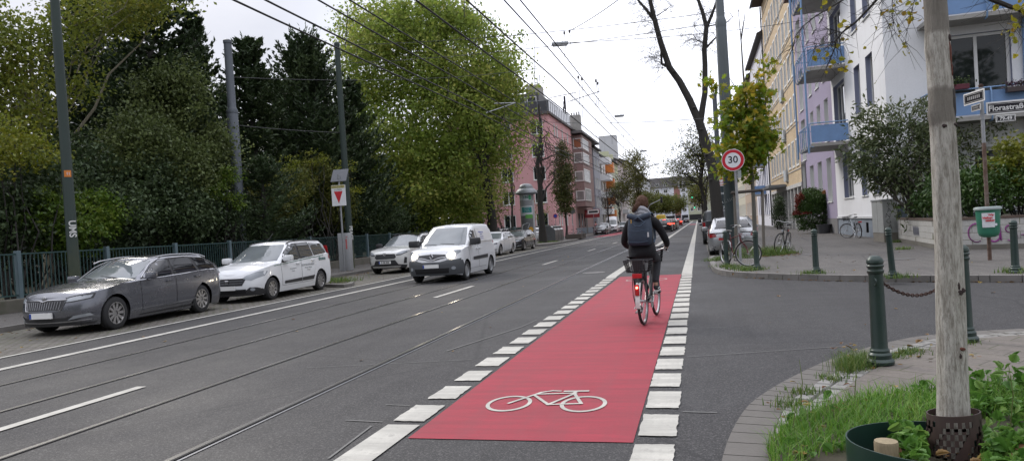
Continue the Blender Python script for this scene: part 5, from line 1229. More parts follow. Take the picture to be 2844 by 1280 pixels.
for k in range(-9, 24):
    y0 = 15.2+3.05*k
    m = MB(); m.box(-18.28, -18.14, y0-.06, y0+.06, .45, 1.80, .01); m.build('post', FPO, fw)
    p = MB(); p.box(-18.23, -18.19, y0+.06, y0+2.99, 1.69, 1.73); p.box(-18.23, -18.19, y0+.06, y0+2.99, .55, .59)
    for i in range(1, 24): p.box(-18.222, -18.198, y0+i*.127-.011, y0+i*.127+.011, .59, 1.69)
    p.build('panel', FEN, fw)
CABG = M('cabinet_grey', (.36, .37, .38), .5, .2, var=.1, dirt=(.2, .2, .19), damt=.3); STEELG = M('galvanised', (.33, .34, .35), .45, .6, var=.2, scale=10)
pt = thing('ticket_machine', 'grey parking ticket machine cabinet beside the green mast', 'ticket machine', (-15.55, 29.0, .12), R(8))
m = MB(); m.box(-.27, .27, -.2, .2, .0, 1.72, .03); m.build('housing', CABG, pt, smooth=40)
m = MB(); m.box(-.005, .005, -.206, -.2, .05, 1.68); m.build('door_gap', BLKP, pt)
m = MB(); m.box(.10, .17, -.207, -.203, 1.0, 1.45); m.box(.12, .2, -.207, -.202, 1.52, 1.56); m.build('sticker', M('sticker_red', (.5, .12, .12), .5), pt)
pp = thing('parking_sign', 'PARKSCHEIN sign with red triangle and solar panel on a slim pole', 'sign', (-15.45, 28.62, .12), R(8))
m = MB(); m.tube([(0, 0, 0), (0, 0, 4.35)], .045, 10); m.build('pole', STEELG, pp, smooth=50)
m = MB(); m.box(-.34, .30, -.12, -.05, 2.95, 3.88, .01); bx = m.build('sign_box', M('sign_white', (.70, .71, .72), .4), pp)
m = MB(); m.box(-.33, .29, -.124, -.1195, 3.74, 3.87); m.build('sign_header', M('sign_yellow', (.45, .42, .16), .5), bx)
m = MB(); m.add([(-.22, -.1245, 3.60), (.18, -.1245, 3.60), (-.02, -.1245, 3.05)], [(0, 1, 2)]); m.build('sign_triangle', M('sign_red', (.50, .02, .03), .4), bx)
lettering('PARKSCHEIN', .105, M('sign_ink', (.10, .04, .03), .6), bx, (-.02, -.126, 3.805), (PI/2, 0, 0), depth=.001)
lettering('§ LÖSEN', .09, M('sign_ink2', (.05, .05, .05), .6), bx, (-.02, -.126, 3.665), (PI/2, 0, 0), depth=.001)
m = MB(); m.add([(-.36, -.1, 4.05), (.36, -.1, 4.05), (.36, .35, 4.62), (-.36, .35, 4.62), (-.36, -.07, 4.03), (.36, -.07, 4.03), (.36, .38, 4.6), (-.36, .38, 4.6)], [(0, 1, 2, 3), (4, 5, 6, 7), (0, 1, 5, 4), (1, 2, 6, 5), (2, 3, 7, 6), (3, 0, 4, 7)]); m.build('solar_panel', M('solar_panel', (.075, .08, .09), .45, .2), pp)
ad = thing('advertising_column', 'tall grey advertising column with domed hood and a 150 poster', 'advertising column', (-13.95, 58.4, .08))
m = MB(); m.lathe([(.66, 0), (.66, .52), (.62, .54)], n=28); m.build('base', CONC, ad, smooth=40)
m = MB(); m.lathe([(.60, .54), (.60, 4.35)], n=32); m.build('drum', M('column_grey', (.30, .31, .32), .6, var=.1), ad, smooth=40)
m = MB(); m.lathe([(.5, 4.3), (.92, 4.38), (.95, 4.45), (.90, 4.6), (.66, 4.82), (.60, 4.85), (.58, 5.0), (.45, 5.18), (.2, 5.26), (.001, 5.27)], n=32); m.build('hood', M('hood_grey', (.26, .275, .29), .5, .3, var=.15), ad, smooth=40)
def wrap(name, a0, a1, z0, z1, mat, r=.606, par=None):
    m = MB(); n = max(2, int((a1-a0)/8)); vv = []
    for k in range(n+1):
        a = R(a0+(a1-a0)*k/n); vv += [(r*math.cos(a), r*math.sin(a), z0), (r*math.cos(a), r*math.sin(a), z1)]
    m.add(vv, [(2*k, 2*k+2, 2*k+3, 2*k+1) for k in range(n)]); return m.build(name, mat, par or ad, smooth=60)
TEAL = M('poster_teal', (.03, .24, .23), .5); PGRN = M('poster_green', (.13, .38, .08), .5); PWHT = M('poster_white', (.62, .65, .68), .5); PGRY = M('poster_grey', (.16, .165, .17), .5, var=.4, scale=5); PORA = M('poster_orange', (.55, .30, .03), .5)
wrap('poster', -140, -30, .6, 1.05, PWHT); wrap('poster', -140, -30, 1.05, 2.55, PGRY); wrap('poster', -140, -30, 2.55, 3.35, PWHT); wrap('poster', -200, -140, .6, 3.8, M('poster_mixed', (.22, .20, .17), .6, var=.6, scale=2)); wrap('poster', -30, 40, .6, 3.8, M('poster_pale', (.42, .43, .44), .6, var=.3, scale=2))
wrap('poster_band', -125, -40, 2.78, 3.25, TEAL, .612); wrap('poster_band', -95, -35, 2.3, 2.62, PGRN, .612); wrap('poster', -150, -110, 3.85, 4.3, PWHT, .612); p150 = wrap('poster', -105, -38, 3.82, 4.3, PWHT, .612); wrap('poster_band', -62, -40, 3.86, 4.26, M('poster_green2', (.05, .34, .15), .5), .618)
for k, tx in enumerate(('150',)): lettering(tx, .30, M('poster_ink_green', (.0, .14, .09), .5), ad, (.06, -.622, 4.07), (PI/2, 0, R(9)), depth=.002, bold=.008)
for k in range(3): lettering(('die Stadt für', 'alle Wege', 'im Verbund')[k], .10, PWHT, ad, (.10, -.622, 3.16-k*.13), (PI/2, 0, R(10)), depth=.001)
m = MB(); m.lathe([(.001, 0), (.22, 0), (.22, .004), (.001, .004)], n=20, axis='Y'); o = m.build('poster_disc', PORA, ad, loc=(.36, -.545, 1.35), rot=(0, 0, R(34)))
m = MB(); m.tube([(-.42, -.56, 1.3), (-.34, -.58, 1.75), (.05, -.66, 1.9), (.28, -.6, 1.85), (.1, -.64, 1.45)], .025, 6); m.build('poster_print', PWHT, ad)
def dim(a, b_, n): return [a+(b_-a)*k/n for k in range(n+1)]
STLC = M('container_steel', (.42, .42, .41), .32, .85, var=.25, scale=3, dirt=(.2, .19, .17)); STLD = M('container_side', (.12, .125, .13), .6, .3, var=.3)
def container(label, x, y, rz=0):
    t = thing('recycling_container', label, 'container', (x, y, .12), rz, 'steel recycling containers')
    m = MB(); prof = [(-.7, 0), (.66, 0), (.70, .1), (.70, 1.12), (.25, 1.5), (-.7, 1.5)]
    vs_ = [(px_, yy, pz) for yy in (-.68, .68) for px_, pz in prof]; n = 6
    m.add(vs_, [tuple(range(n)), tuple(range(n, 2*n))]); m.build('end_panel', STLD, t)
    m = MB(); m.add(vs_, [(i, (i+1) % n, n+(i+1) % n, n+i) for i in range(n)])
    m.build('shell', STLC, t)
    m = MB()
    for k in range(9): m.box(.70, .725, -.62+k*.145, -.56+k*.145, .12, 1.1)
    m.build('front_ribs', STLC, t)
    for yy in (-.35, .35):
        m = MB(); m.tube([(.52, yy, 1.285), (.44, yy, 1.36)], .16, 14); m.build('flap', BLKP, t)
    m = MB(); m.tube([(0, -.1, 1.5), (0, -.1, 1.66), (0, .1, 1.66), (0, .1, 1.5)], .025, 6); m.build('lifting_hook', STLD, t)
    return t
c0 = container('steel recycling container nearest the dark tree trunk', -13.95, 67.0); container('steel recycling container in the middle of the row of three', -13.95, 68.5); container('steel recycling container farthest from the dark tree trunk', -13.95, 70.0)
container('steel recycling container left of the advertising column, behind the black estate', -16.1, 56.5); container('steel recycling container farther behind the advertising column', -16.1, 58.0)
m = MB(); m.box(-13.5, -11.9, 73.3, 76.6, .12, .62);
for k in range(9): m.box(-13.55, -13.5, 73.4+k*.36, 73.5+k*.36, .15, .6)
tag(m.build('bed_border', M('wood_dark', (.075, .06, .05), .8, var=.3), None), 'low dark planter fence box beyond the steel containers', 'planter')
def roadsign_post(name, label, x, y, h, r=.03):
    t = thing(name, label, 'sign', (x, y, .12)); m = MB(); m.tube([(0, 0, 0), (0, 0, h)], r, 10); m.build('pole', STEELG, t, smooth=50); return t
sg = roadsign_post('speed_limit_sign', 'round speed limit 30 sign with red rim on a sticker-covered grey pole', 1.19, 22.72, 3.45, .042)
def disc(m, r, y0, y1, c=(0, 0, 0), n=40): return m.lathe([(.001, y0), (r, y0), (r, y1), (.001, y1)], c, n, 'Y')
m = MB(); disc(m, .335, -.075, -.05); d_ = m.build('sign_plate', M('sign_white2', (.68, .70, .72), .35), sg, loc=(-.06, 0, 3.1))
m = MB(); m.lathe([(.23, -.0775), (.318, -.0775), (.318, -.076), (.23, -.076)], n=48, axis='Y', closed=True); m.build('sign_rim', M('sign_red2', (.50, .018, .035), .35), d_)
lettering('30', .30, M('sign_black', (.015, .015, .018), .4), d_, (0, -.079, .005), (PI/2, 0, 0), depth=.001, bold=.004)
m = MB(); m.box(.05, .16, -.045, .0, 2.55, 2.78); m.build('small_plate', M('plate_grey', (.30, .33, .32), .6), sg)
rs_ = random.Random(3)
for k, (z, cc) in enumerate(((2.35, (.45, .10, .10)), (2.18, (.6, .6, .6)), (1.95, (.5, .5, .45)), (1.72, (.12, .35, .45)), (1.5, (.62, .62, .6)), (1.28, (.1, .1, .12)), (1.05, (.55, .5, .2)))):
    a = R(-90+rs_.uniform(-30, 30)); m = MB(); r = .0435
    m.quad((r*math.cos(a-.7), r*math.sin(a-.7), z), (r*math.cos(a+.7), r*math.sin(a+.7), z), (r*math.cos(a+.7), r*math.sin(a+.7), z+.09), (r*math.cos(a-.7), r*math.sin(a-.7), z+.09)); m.build('sticker', M('sticker_%d' % k, cc, .6), sg)
t = roadsign_post('traffic_sign', 'round sign seen from its grey back on a pole by the pink house', -13.84, 80, 3.5)
m = MB(); disc(m, .38, -.05, -.03, n=28); m.build('sign_plate', M('sign_back', (.16, .165, .17), .5, .3), t, loc=(0, 0, 3.1))
t = roadsign_post('direction_sign', 'white arrow street sign by the far left shops', -13.56, 95, 3.4); m = MB(); m.box(-.75, .75, -.06, -.03, 2.85, 3.35, .01); sp_ = m.build('sign_plate', M('sign_white3', (.68, .68, .66), .4), t); m = MB(); m.box(-.62, .62, -.065, -.061, 2.95, 3.25); m.build('sign_print', BLKP, sp_)
t = thing('shop_sign', 'red shop sign board on the far left shopfronts', 'sign', (-16.2, 112, 0)); m = MB(); m.box(-1.2, 1.2, -.1, .1, 2.6, 3.9, .03); m.build('board', M('shop_red', (.26, .03, .035), .5), t)
m = MB(); m.box(-.9, .9, -.11, -.101, 3.1, 3.4); m.build('sign_print', M('shop_print', (.5, .25, .25), .5), t)
t = roadsign_post('no_parking_sign', 'small round blue and red sign on a thin pole before the pink house', at(1545, 640, 84).x, 84, 3.0, .03)
m = MB(); disc(m, .28, -.05, -.03, n=24); s0 = m.build('sign_plate', M('sign_redrim', (.42, .03, .05), .4), t, loc=(0, 0, 2.7)); m = MB(); disc(m, .21, -.055, -.052, n=24); m.build('sign_field', M('sign_blue2', (.03, .06, .32), .4), s0)
GRNL = lamp('signal_green', (.05, 1., .55), 7.)
def signal(t, x, z, back=False, lit=True, y=0.):
    m = MB()
    if back: m.box(x-.42, x+.42, y+.14, y+.17, z-.62, z+.62); b0 = m.build('backboard', M('sign_white4', (.65, .66, .66), .5), t); m = MB()
    m.box(x-.16, x+.16, y-.13, y+.13, z-.46, z+.46, .04); hs = m.build('signal_head', BLKP, t, smooth=40)
    for k in range(3):
        zz = z+.29-k*.29; m = MB(); disc(m, .10, y-.14, y-.128, (x, 0, zz), 14); m.build('lens', GRNL if (k == 2 and lit) else UNDER, hs)
t = thing('traffic_light', 'traffic light on a long arm with a white-edged backboard, over the street', 'traffic light', (1.45, 120, .1))
m = MB(); m.tube([(0, 0, 0), (0, 0, 6.6), (-.4, 0, 6.9), (-3.9, 0, 7.05)], [.1, .08, .07, .05], 10); m.build('mast_arm', STEELG, t, smooth=50); signal(t, -3.9, 6.95, True, False, -.2)
t = thing('traffic_light', 'nearer green traffic light hanging right of the backboard', 'traffic light', (1.4, 121.5, .1)); m = MB(); m.tube([(0, 0, 0), (0, 0, 5.2), (-2.1, 0, 5.35)], .06, 8); m.build('mast_arm', STEELG, t); signal(t, -2.1, 5.15, y=-.15)
t = thing('traffic_light', 'farther green traffic light, small and low at the street end', 'traffic light', (.9, 160, .1)); m = MB(); m.tube([(0, 0, 0), (0, 0, 4.2), (-1.4, 0, 4.3)], .06, 8); m.build('mast_arm', STEELG, t); signal(t, -1.4, 4.0, y=-.15)
t = thing('traffic_light', 'traffic light on the arm left of the queueing cars, seen edge on', 'traffic light', (-7.3, 110, .1)); m = MB(); m.tube([(0, 0, 0), (0, 0, 3.3), (.4, 0, 3.9), (2.1, 0, 4.6)], .06, 8); m.build('mast_arm', STEELG, t); signal(t, 2.1, 4.5, lit=False)
BOL = M('bollard_green', (.020, .038, .032), .38, .2, var=.3, scale=6, bump=.12, bscale=25, dirt=(.06, .075, .06), damt=.45, dscale=4)
def bollard_mesh(k=1.):
    m = MB(); p = [(.118, 0), (.120, .025), (.105, .045), (.098, .05), (.098, .085), (.088, .10), (.083, .105), (.083, .125), (.073, .14), (.070, .15), (.062, .83), (.068, .835), (.072, .845), (.072, .86), (.064, .868), (.064, .885), (.072, .892), (.074, .905), (.066, .915), (.066, .922), (.073, .93), (.073, .948), (.062, .972), (.04, .992), (.001, 1.0)]
    m.lathe([(r*k, z) for r, z in p], n=24); return m
bol0 = None
def bollard(label, x, y, z=.12, tilt=(0, 0), sc=1., rings=True):
    global bol0
    if bol0 is None:
        bol0 = bollard_mesh().build('bollard', BOL, smooth=28); o = bol0
    else: o = bol0.copy(); COL.objects.link(o)
    tag(o, label, 'bollard', 'green cast bollards'); o.location = (x, y, z); o.rotation_euler = (tilt[0], tilt[1], rnd.uniform(0, 6)); o.scale = (sc, sc, 1.0)
    return o
A_ = bollard('large near bollard holding the left end of the chain', 1.55, 7.16, .085)
B_ = bollard('near bollard half hidden behind the pale tree trunk', 2.62, 8.32, .085)
bollard('bollard overlapping the silver-rimmed bicycle, left one at the corner', .72, 21.0, sc=.95); bollard('bollard right of the silver-rimmed bicycle wheel', 1.38, 18.95, sc=.95); bollard('bollard standing alone on the bare far pavement', 2.49, 17.05, sc=.95)
b4 = bollard('leaning bollard with scraped grey paint behind the large near bollard', 3.62, 15.3, tilt=(0, R(-5.5)), sc=.85)
bollard('bollard at the right edge in front of the purple graffiti', 5.72, 15.35, sc=.95)
for o, a in ((A_, R(-25)), ):
    m = MB(); pts = [(.03*math.cos(t_), 0, .03*math.sin(t_)) for t_ in np.linspace(0, 2*PI, 13)]; m.tube(pts, .007, 6, caps=False)
    e = m.build('chain_eye', BOL, o); e.location = (.07*math.cos(-1.9-o.rotation_euler.z), .07*math.sin(-1.9-o.rotation_euler.z), .76)
RUST = M('rust', (.055, .026, .018), .8, .3, var=.5, scale=30, bump=.4, bscale=80)
m = MB(); P0, P1 = Vector((1.61, 7.22, .83)), Vector((2.56, 8.26, .83)); nl = 34
for k in range(nl):
    q = lambda s: P0.lerp(P1, s)-Vector((0, 0, .19*(1-(2*s-1)**2)))
    c, d = q((k+.5)/nl), (q((k+1)/nl)-q(k/nl)).normalized(); up = Vector((0, 0, 1)); s1 = d.cross(up).normalized(); s2 = d.cross(s1); sd_ = s1 if k % 2 else s2
    L_ = .031; ring = [c+d*math.cos(t_)*L_+sd_*math.sin(t_)*.014 for t_ in np.linspace(0, 2*PI, 11)]; m.tube(ring, .0052, 5, caps=False)
tag(m.build('chain', RUST, smooth=60), 'rusty chain sagging between the two near green bollards', 'chain')
POLR = M('rusty_pole', (.12, .07, .05), .75, .2, var=.5, scale=5, bump=.3, dirt=(.30, .29, .27), damt=.6, dscale=2.5)
bp = thing('street_name_sign', 'Florastraße street name signs on a rusty pole with pale top', 'sign', (6.50, 18.8, .1))
m = MB(); m.tube([(0, 0, 0), (0, 0, 2.75)], .042, 12); m.build('lower_pole', POLR, bp, smooth=50); m = MB(); m.tube([(0, 0, 2.75), (0, 0, 4.05)], .0405, 12); m.build('upper_pole', STEELG, bp, smooth=50)
m = MB(); m.lathe([(.05, 4.04), (.05, 4.1), (.001, 4.12)], n=12); m.build('cap', RUST, bp)
SBLK = M('sign_enamel_black', (.012, .01, .016), .3); SWHT = M('sign_enamel_white', (.72, .72, .70), .3)
def nameplate(par, cx, cz, wd, hg, txt, size, rot=0., off=-.06, side=1):
    m = MB(); m.box(-wd/2, wd/2, off-.012, off, -hg/2, hg/2, .008); o = m.build('name_plate', SWHT, par, loc=(cx, 0, cz), rot=(0, 0, rot))
    m = MB(); b_ = hg*.12; m.box(-wd/2+b_, wd/2-b_, off-.0145, off-.0115, -hg/2+b_, hg/2-b_); m.build('plate_field', SBLK, o)
    m = MB(); c_ = hg*.19
    for (x0, x1, z0, z1) in ((-wd/2+c_, wd/2-c_, hg/2-c_-.006, hg/2-c_), (-wd/2+c_, wd/2-c_, -hg/2+c_, -hg/2+c_+.006), (-wd/2+c_, -wd/2+c_+.006, -hg/2+c_+.007, hg/2-c_-.007), (wd/2-c_-.006, wd/2-c_, -hg/2+c_+.007, hg/2-c_-.007)): m.box(x0, x1, off-.0165, off-.0146, z0, z1)
    m.build('plate_line', SWHT, o)
    if txt: lettering(txt, size, SWHT, o, (0, off-.0175, -.005), (PI/2, 0, 0), depth=.001, bold=.003)
    else:
        m = MB()
        for k in range(7): m.box(-wd*.3+k*wd*.09, -wd*.3+k*wd*.09+wd*.05, off-.018, off-.0147, -hg*.13, hg*.15)
        m.build('worn_print', M('worn_print', (.3, .3, .3), .5), o)
    return o
nameplate(bp, .49, 3.52, .86, .30, 'Florastraße', .17); nameplate(bp, .44, 3.27, .40, .155, '79-49', .11)
nameplate(bp, -.10, 3.82, .80, .28, None, .1, R(-78), -.05); nameplate(bp, -.07, 3.58, .36, .15, None, .1, R(-78), -.05)
m = MB()
for z in (3.6, 3.44, 3.86, 3.3): m.lathe([(.042, -.012), (.048, -.012), (.048, .012), (.042, .012)], (0, 0, z), 12, closed=True)
m.build('clamp', STEELG, bp)
bn = thing('litter_bin', 'green litter bin with sauber sticker hung on the rusty sign pole', 'bin', (6.42, 18.55, .1))
GBIN = M('bin_green', (.028, .17, .105), .4, var=.15, scale=3, dirt=(.02, .10, .06))
m = MB(); m.lathe([(.001, .56), (.12, .57), (.19, .61), (.215, .68), (.245, 1.18), (.245, 1.2)], n=28); m.build('tub', GBIN, bn, smooth=50)
m = MB(); m.lathe([(.235, 1.2), (.275, 1.2), (.28, 1.23), (.265, 1.26), (.22, 1.27), (.20, 1.2)], n=28, closed=True); m.build('rim', M('bin_rim', (.28, .33, .32), .5, dirt=(.5, .5, .48)), bn, smooth=50)
m = MB(); vv = []; n = 8
for k in range(n+1):
    a = R(-138+7.6*k); vv += [(.236*math.cos(a), .236*math.sin(a), .80), (.248*math.cos(a), .248*math.sin(a), 1.13)]
m.add(vv, [(2*k, 2*k+2, 2*k+3, 2*k+1) for k in range(n)]); stk = m.build('sticker', M('sticker_white', (.62, .64, .66), .5, var=.25, scale=14), bn, smooth=60)
for tx, dx, z in (('Wir', .04, 1.08), ('bleiben', -.03, 1.02), ('sauber', .02, .96)): lettering(tx, .066, M('sticker_ink', (.55, .03, .04), .5), stk, (-.045+dx-.02, -.247, z), (PI/2+.03, 0, R(-14)), depth=.001, bold=.003)
m = MB(); disc(m, .03, -.002, .002, n=12); m.build('round_sticker', PWHT, bn, loc=(.075, -.225, .86), rot=(0, 0, R(18)))
m = MB(); disc(m, .036, -.002, .002, n=12); m.build('round_sticker', M('sticker_pale', (.35, .5, .45), .5), bn, loc=(.19, -.14, 1.1), rot=(0, 0, R(50)))
cb = thing('distribution_cabinet', 'pale grey street cabinet with vertical graffiti by the garden wall', 'cabinet', (6.98, 30.5, .12), R(5))
m = MB(); m.box(0, .52, 0, 1.25, 0, .36); m.build('plinth', M('cabinet_plinth', (.22, .20, .17), .9, var=.2, bump=.3, dirt=(.12, .11, .09)), cb)
m = MB(); m.box(-.01, .53, -.01, 1.26, .36, 1.62, .01); m.build('housing', M('cabinet_body', (.36, .37, .36), .55, var=.1, dirt=(.24, .24, .22), damt=.5), cb)
m = MB(); m.box(-.04, .56, -.04, 1.29, 1.62, 1.68, .012); m.build('lid', M('cabinet_lid', (.32, .33, .33), .55, dirt=(.2, .2, .19)), cb)
m = MB(); m.box(-.013, -.0105, .62, .63, .4, 1.6); m.build('door_gap', DARK, cb)
for k, ch in enumerate('SANGA'): lettering(ch, .26, GRAFB, cb, (.20+.03*math.sin(k*2), -.0125, 1.45-k*.215), (PI/2, R(8*(-1)**k), 0), depth=.001, bold=-.004)
m = MB(); m.box(7.62, 7.9, 30.75, 31.1, .12, 1.55, .01); c2 = tag(m.build('meter_box', M('box_blue_grey', (.12, .155, .20), .5, var=.15), None), 'blue-grey narrow metal box between street cabinet and garden wall', 'meter box')
gwl = [(7.45, 30.4), (7.0, 24.6), (7.05, 23.75), (7.55, 23.2), (8.7, 22.6), (12, 21.0), (24, 15)]
gin = offset(gwl, .22)
W_BLK = bricks('white_blockwork', (.42, .41, .385), (.37, .365, .35), (.24, .23, .21), .40, .2, .008, 'XZ', moss=(.12, .12, .06))
wl = thing('garden_wall', 'low whitewashed block wall with purple graffiti along the corner garden', 'wall')
m = MB(); m.band(gwl, gin, .1, .98); m.build('blockwork', W_BLK, wl)
m = MB(); m.band(offset(gwl, -.02), offset(gwl, .24), .981, 1.05); m.build('coping', M('coping_brown', (.10, .07, .055), .8, var=.3), wl)
m = MB(); m.band(offset(gwl, -.012), gwl, .08, .26); m.build('base_course', M('base_course', (.15, .14, .12), .9, var=.3, bump=.4, dirt=(.07, .07, .05)), wl)
m = MB(); m.sheet(gin+[(24, 32), (7.75, 32)], .95)
tag(m.build('garden_soil', SOIL), kind='structure')
def graf(pts, r, mat, base, d, par):
    m = MB(); d = Vector(d).normalized(); n_ = Vector((d.y, -d.x, 0)); P = [Vector(base)+d*u+n_*.006+Vector((0, 0, z)) for u, z in pts]; m.tube(P, r, 6, flat=.35); m.build('graffiti', mat, par)
dB = (1.15, -.6, 0); b0 = (7.55, 23.2, 0)
arc = lambda cx, cz, rx, rz, a0, a1: [(cx+rx*math.cos(R(a0+(a1-a0)*k/12)), cz+rz*math.sin(R(a0+(a1-a0)*k/12))) for k in range(13)]
for st in (arc(.16, .60, .20, .27, 55, 300), [(.46, .78), (.45, .52)]+arc(.58, .48, .13, .14, 190, 350)+[(.72, .76), (.74, .36)], arc(.98, .68, .13, .11, 50, 270)+arc(.98, .46, .14, .11, 90, -130), [(1.2, .5), (1.9, .58)]): graf(st, .03, GRAFV, b0, dB, wl)
d2 = (-.45, -5.8, 0)
for k in range(6):
    u = 2.9+k*.16; graf([(u, .78), (u+.05, .5), (u+.1, .72), (u+.13, .45)], .012, M('graffiti_grey', (.2, .2, .22), .8), (7.45, 30.4, 0), d2, wl)
def pot(label, x, y, r, h, z=.12, mat=None):
    m = MB(); m.lathe([(r*.8, 0), (r, h*.92), (r*1.06, h*.93), (r*1.06, h), (r*.9, h), (r*.88, h*.85), (.001, h*.85)], (x, y, z), 18); return tag(m.build('plant_pot', mat or M('pot_dark', (.05, .05, .055), .6), smooth=40), label, 'pot')
pot('dark round plant pot beside the clipped red-green bush', 7.25, 45.8, .42, .55)
py = thing('advertising_pylon', 'dark supermarket pylon with white K panel half hidden by the bare trunk', 'sign', (1.25, 41.5, .1))
m = MB(); m.box(-.3, .78, -.12, .12, 0, 4.35, .02); m.build('board', M('pylon_dark', (.035, .05, .055), .4, var=.15), py)
m = MB(); m.box(-.28, .76, -.13, -.121, 3.12, 4.12); wp_ = m.build('white_panel', M('pylon_white', (.72, .72, .72), .4), py)
KRED = M('pylon_red', (.50, .02, .035), .4)
m = MB()
for z in (3.16, 4.04): m.box(-.28, .76, -.134, -.131, z, z+.035)
m.build('panel_line', KRED, wp_)
m = MB(); y_ = -.134; cx, cz, s_ = .27, 3.72, .24
m.quad((cx-s_, y_, cz-s_), (cx-.06, y_, cz-s_), (cx-.06, y_, cz-.03), (cx-s_, y_, cz-.03)).quad((cx-s_, y_, cz+.03), (cx-.06, y_, cz+.03), (cx-.06, y_, cz+s_), (cx-s_, y_, cz+s_)).add([(cx-.02, y_, cz), (cx+s_, y_, cz+s_), (cx+.03, y_, cz+s_)], [(0, 1, 2)]).add([(cx-.02, y_, cz), (cx+s_, y_, cz-s_), (cx+.03, y_, cz-s_)], [(0, 1, 2)]); m.build('emblem', KRED, wp_)
lettering('Kaufland', .20, KRED, wp_, (.22, -.135, 3.33), (PI/2, 0, 0), depth=.001)
for tx, z in (('Hochstr.', 2.72), ('Mo. – Fr.', 2.23), ('7 – 22 Uhr', 1.92)): lettering(tx, .20, M('pylon_print', (.68, .70, .70), .4), py, (.62, -.125, z), (PI/2, 0, 0), depth=.001, bold=.004, align='RIGHT')
WIRE = M('overhead_wire', (.016, .015, .014), .7); GALV = M('wire_galvanised', (.045, .045, .047), .6)
def wire(label, pts, r=.011, mat=WIRE, name='overhead_wire', group='tram overhead wires'):
    m = MB(); m.tube(pts, r, 5); return tag(m.build(name, mat), label, 'wire', group)
for k, (x, z, lab) in enumerate(((-7.75, 6.0, 'lowest contact wire of the left track, reaching farthest left'), (-7.6, 6.2, 'second contact wire of the left track, just right of the lowest'), (-7.85, 7.0, 'lower carrier wire above the left track'), (-7.65, 7.35, 'upper carrier wire above the left track'), (-4.9, 6.15, 'left contact wire above the right track'), (-4.65, 6.75, 'second contact wire above the right track'), (-4.7, 7.7, 'lower carrier wire above the right track'), (-4.6, 8.15, 'upper carrier wire above the right track'))):
    wire(lab, [(x+.08*math.sin(y*.09+k), y, z-.12*math.sin(PI*((y+4) % 30)/30)) for y in range(-6, 150, 6)], .021)
for y in range(8, 100, 7):
    for (x, za, zb_) in ((-7.7, 6.1, 7.1), (-4.75, 6.4, 7.8)): wire('thin dropper tying a carrier wire to the contact wire below', [(x, y, za-.1), (x+.03, y+.2, zb_-.1)], .009, WIRE, 'dropper_wire', 'droppers between the tram wires')
def span(lab, a, b_, sag=.25, r=.014):
    a, b_ = Vector(a), Vector(b_); wire(lab, [a.lerp(b_, t_/12)-Vector((0, 0, sag*4*(t_/12)*(1-t_/12))) for t_ in range(13)], r, GALV, 'span_wire', 'cross span wires')
span('upper cross span wire from the mossy-footed mast to the thick right mast', (-16.6, 31.45, 11.1), (1.24, 27.85, 9.2)); span('lower cross span wire just below, ending on the thick right mast', (-16.6, 31.45, 10.2), (1.24, 27.85, 8.8))
span('diagonal wire rising from the nearest hanging lamp to the upper right', at(1578, 88, 26), at(1720, -2, 20), .05)
span('cross wire from the grey stepped mast over the road', (-19.5, 26.9, 9.0), at(1500, 190, 46), .4); span('low thin wire from the grey stepped mast to the green trees', (-19.5, 26.9, 6.9), (-16.6, 31.45, 6.8), .05)
span('cross span wire at the second hanging lamp', at(1400, 330, 46), at(2045, 322, 30), .3); span('cross span wire at the third hanging lamp', (-17.9, 66, 10.5), (7.5, 68, 10), .6); span('far cross span wire over the street', (-17.9, 88, 10.5), (7.5, 88, 10), .6)
span('cross span wire at the nearest hanging lamp, running to the right house', at(1570, 120, 26), (7.6, 50, 14), .2)
lampbox = M('lamp_housing', (.40, .42, .43), .4, .3, var=.1); lampund = glass('lamp_cover', (.40, .41, .42), .2)
def hang_lamp(label, p):
    t = thing('street_lamp', label, 'street lamp', p, R(12), 'lamps hanging over the street'); t.scale = (.62, .62, .62)
    m = MB(); m.box(-.5, .5, -.2, .2, -.02, .12, .03); m.build('housing', lampbox, t, smooth=40); m = MB(); m.box(-.44, .44, -.16, .16, -.09, -.021, .02); m.build('cover', lampund, t, smooth=40)
    m = MB(); m.tube([(-.2, 0, .12), (0, 0, .4), (.2, 0, .12)], .015, 5); m.build('bracket', WIRE, t)
hang_lamp('nearest lamp hanging from the cross wires over the tram tracks', at(1555, 124, 26)); hang_lamp('second hanging lamp against the white sky above the pink house row', at(1720, 323, 46)); hang_lamp('third hanging lamp down the street', at(1787, 420, 66)); hang_lamp('fourth hanging lamp, small above the far street', at(1823, 457, 86)); hang_lamp('farthest hanging lamp, a speck above the distant trees', at(1842, 480, 108))
def rod(lab, a, b_, r=.025):
    m = MB(); m.tube([a, b_], r, 6); o = tag(m.build('cantilever_rod', RUST if r < .03 else STEELG), lab, 'rod', 'overhead line rods')
rod('rusty overhead line rod against the white sky, the right one', at(1578, 283, 44), at(1666, 254, 44)); rod('rusty overhead line rod left of the other, before the roof terrace', at(1528, 272, 48), at(1602, 257, 48)); rod('pale upper cantilever rod before the big green tree', at(1373, 288, 40), at(1432, 286, 40), .03); rod('pale lower cantilever rod before the big green tree', at(1350, 314, 40), at(1430, 287, 40), .031)
m = MB()
for (px, y0, y1) in ((1567, 92, 160), (1582, 88, 128), (1606, 215, 315), (1616, 220, 330), (1655, 225, 292), (1660, 232, 300)): m.tube([at(px, y0, 30), at(px+4, (y0+y1)/2, 30.2), at(px+1, y1, 30)], .012, 5); m.tube([at(px, y0-4, 30), at(px, y0+4, 30)], .04, 6)
tag(m.build('suspension_hanger', WIRE), 'hangers and insulators dangling under the nearest cross wires', 'hangers')
RING = M('plastic_edging', (.012, .035, .028), .35, var=.25, scale=3)
m = MB(); n = 40; prof = []
for k in range(n+1):
    a = R(60+300*k/n); rx, ry = .52, .46; z1 = .26-.02*math.cos(a-1.0); prof.append((1.24+rx*math.cos(a), 4.20+ry*math.sin(a), z1))
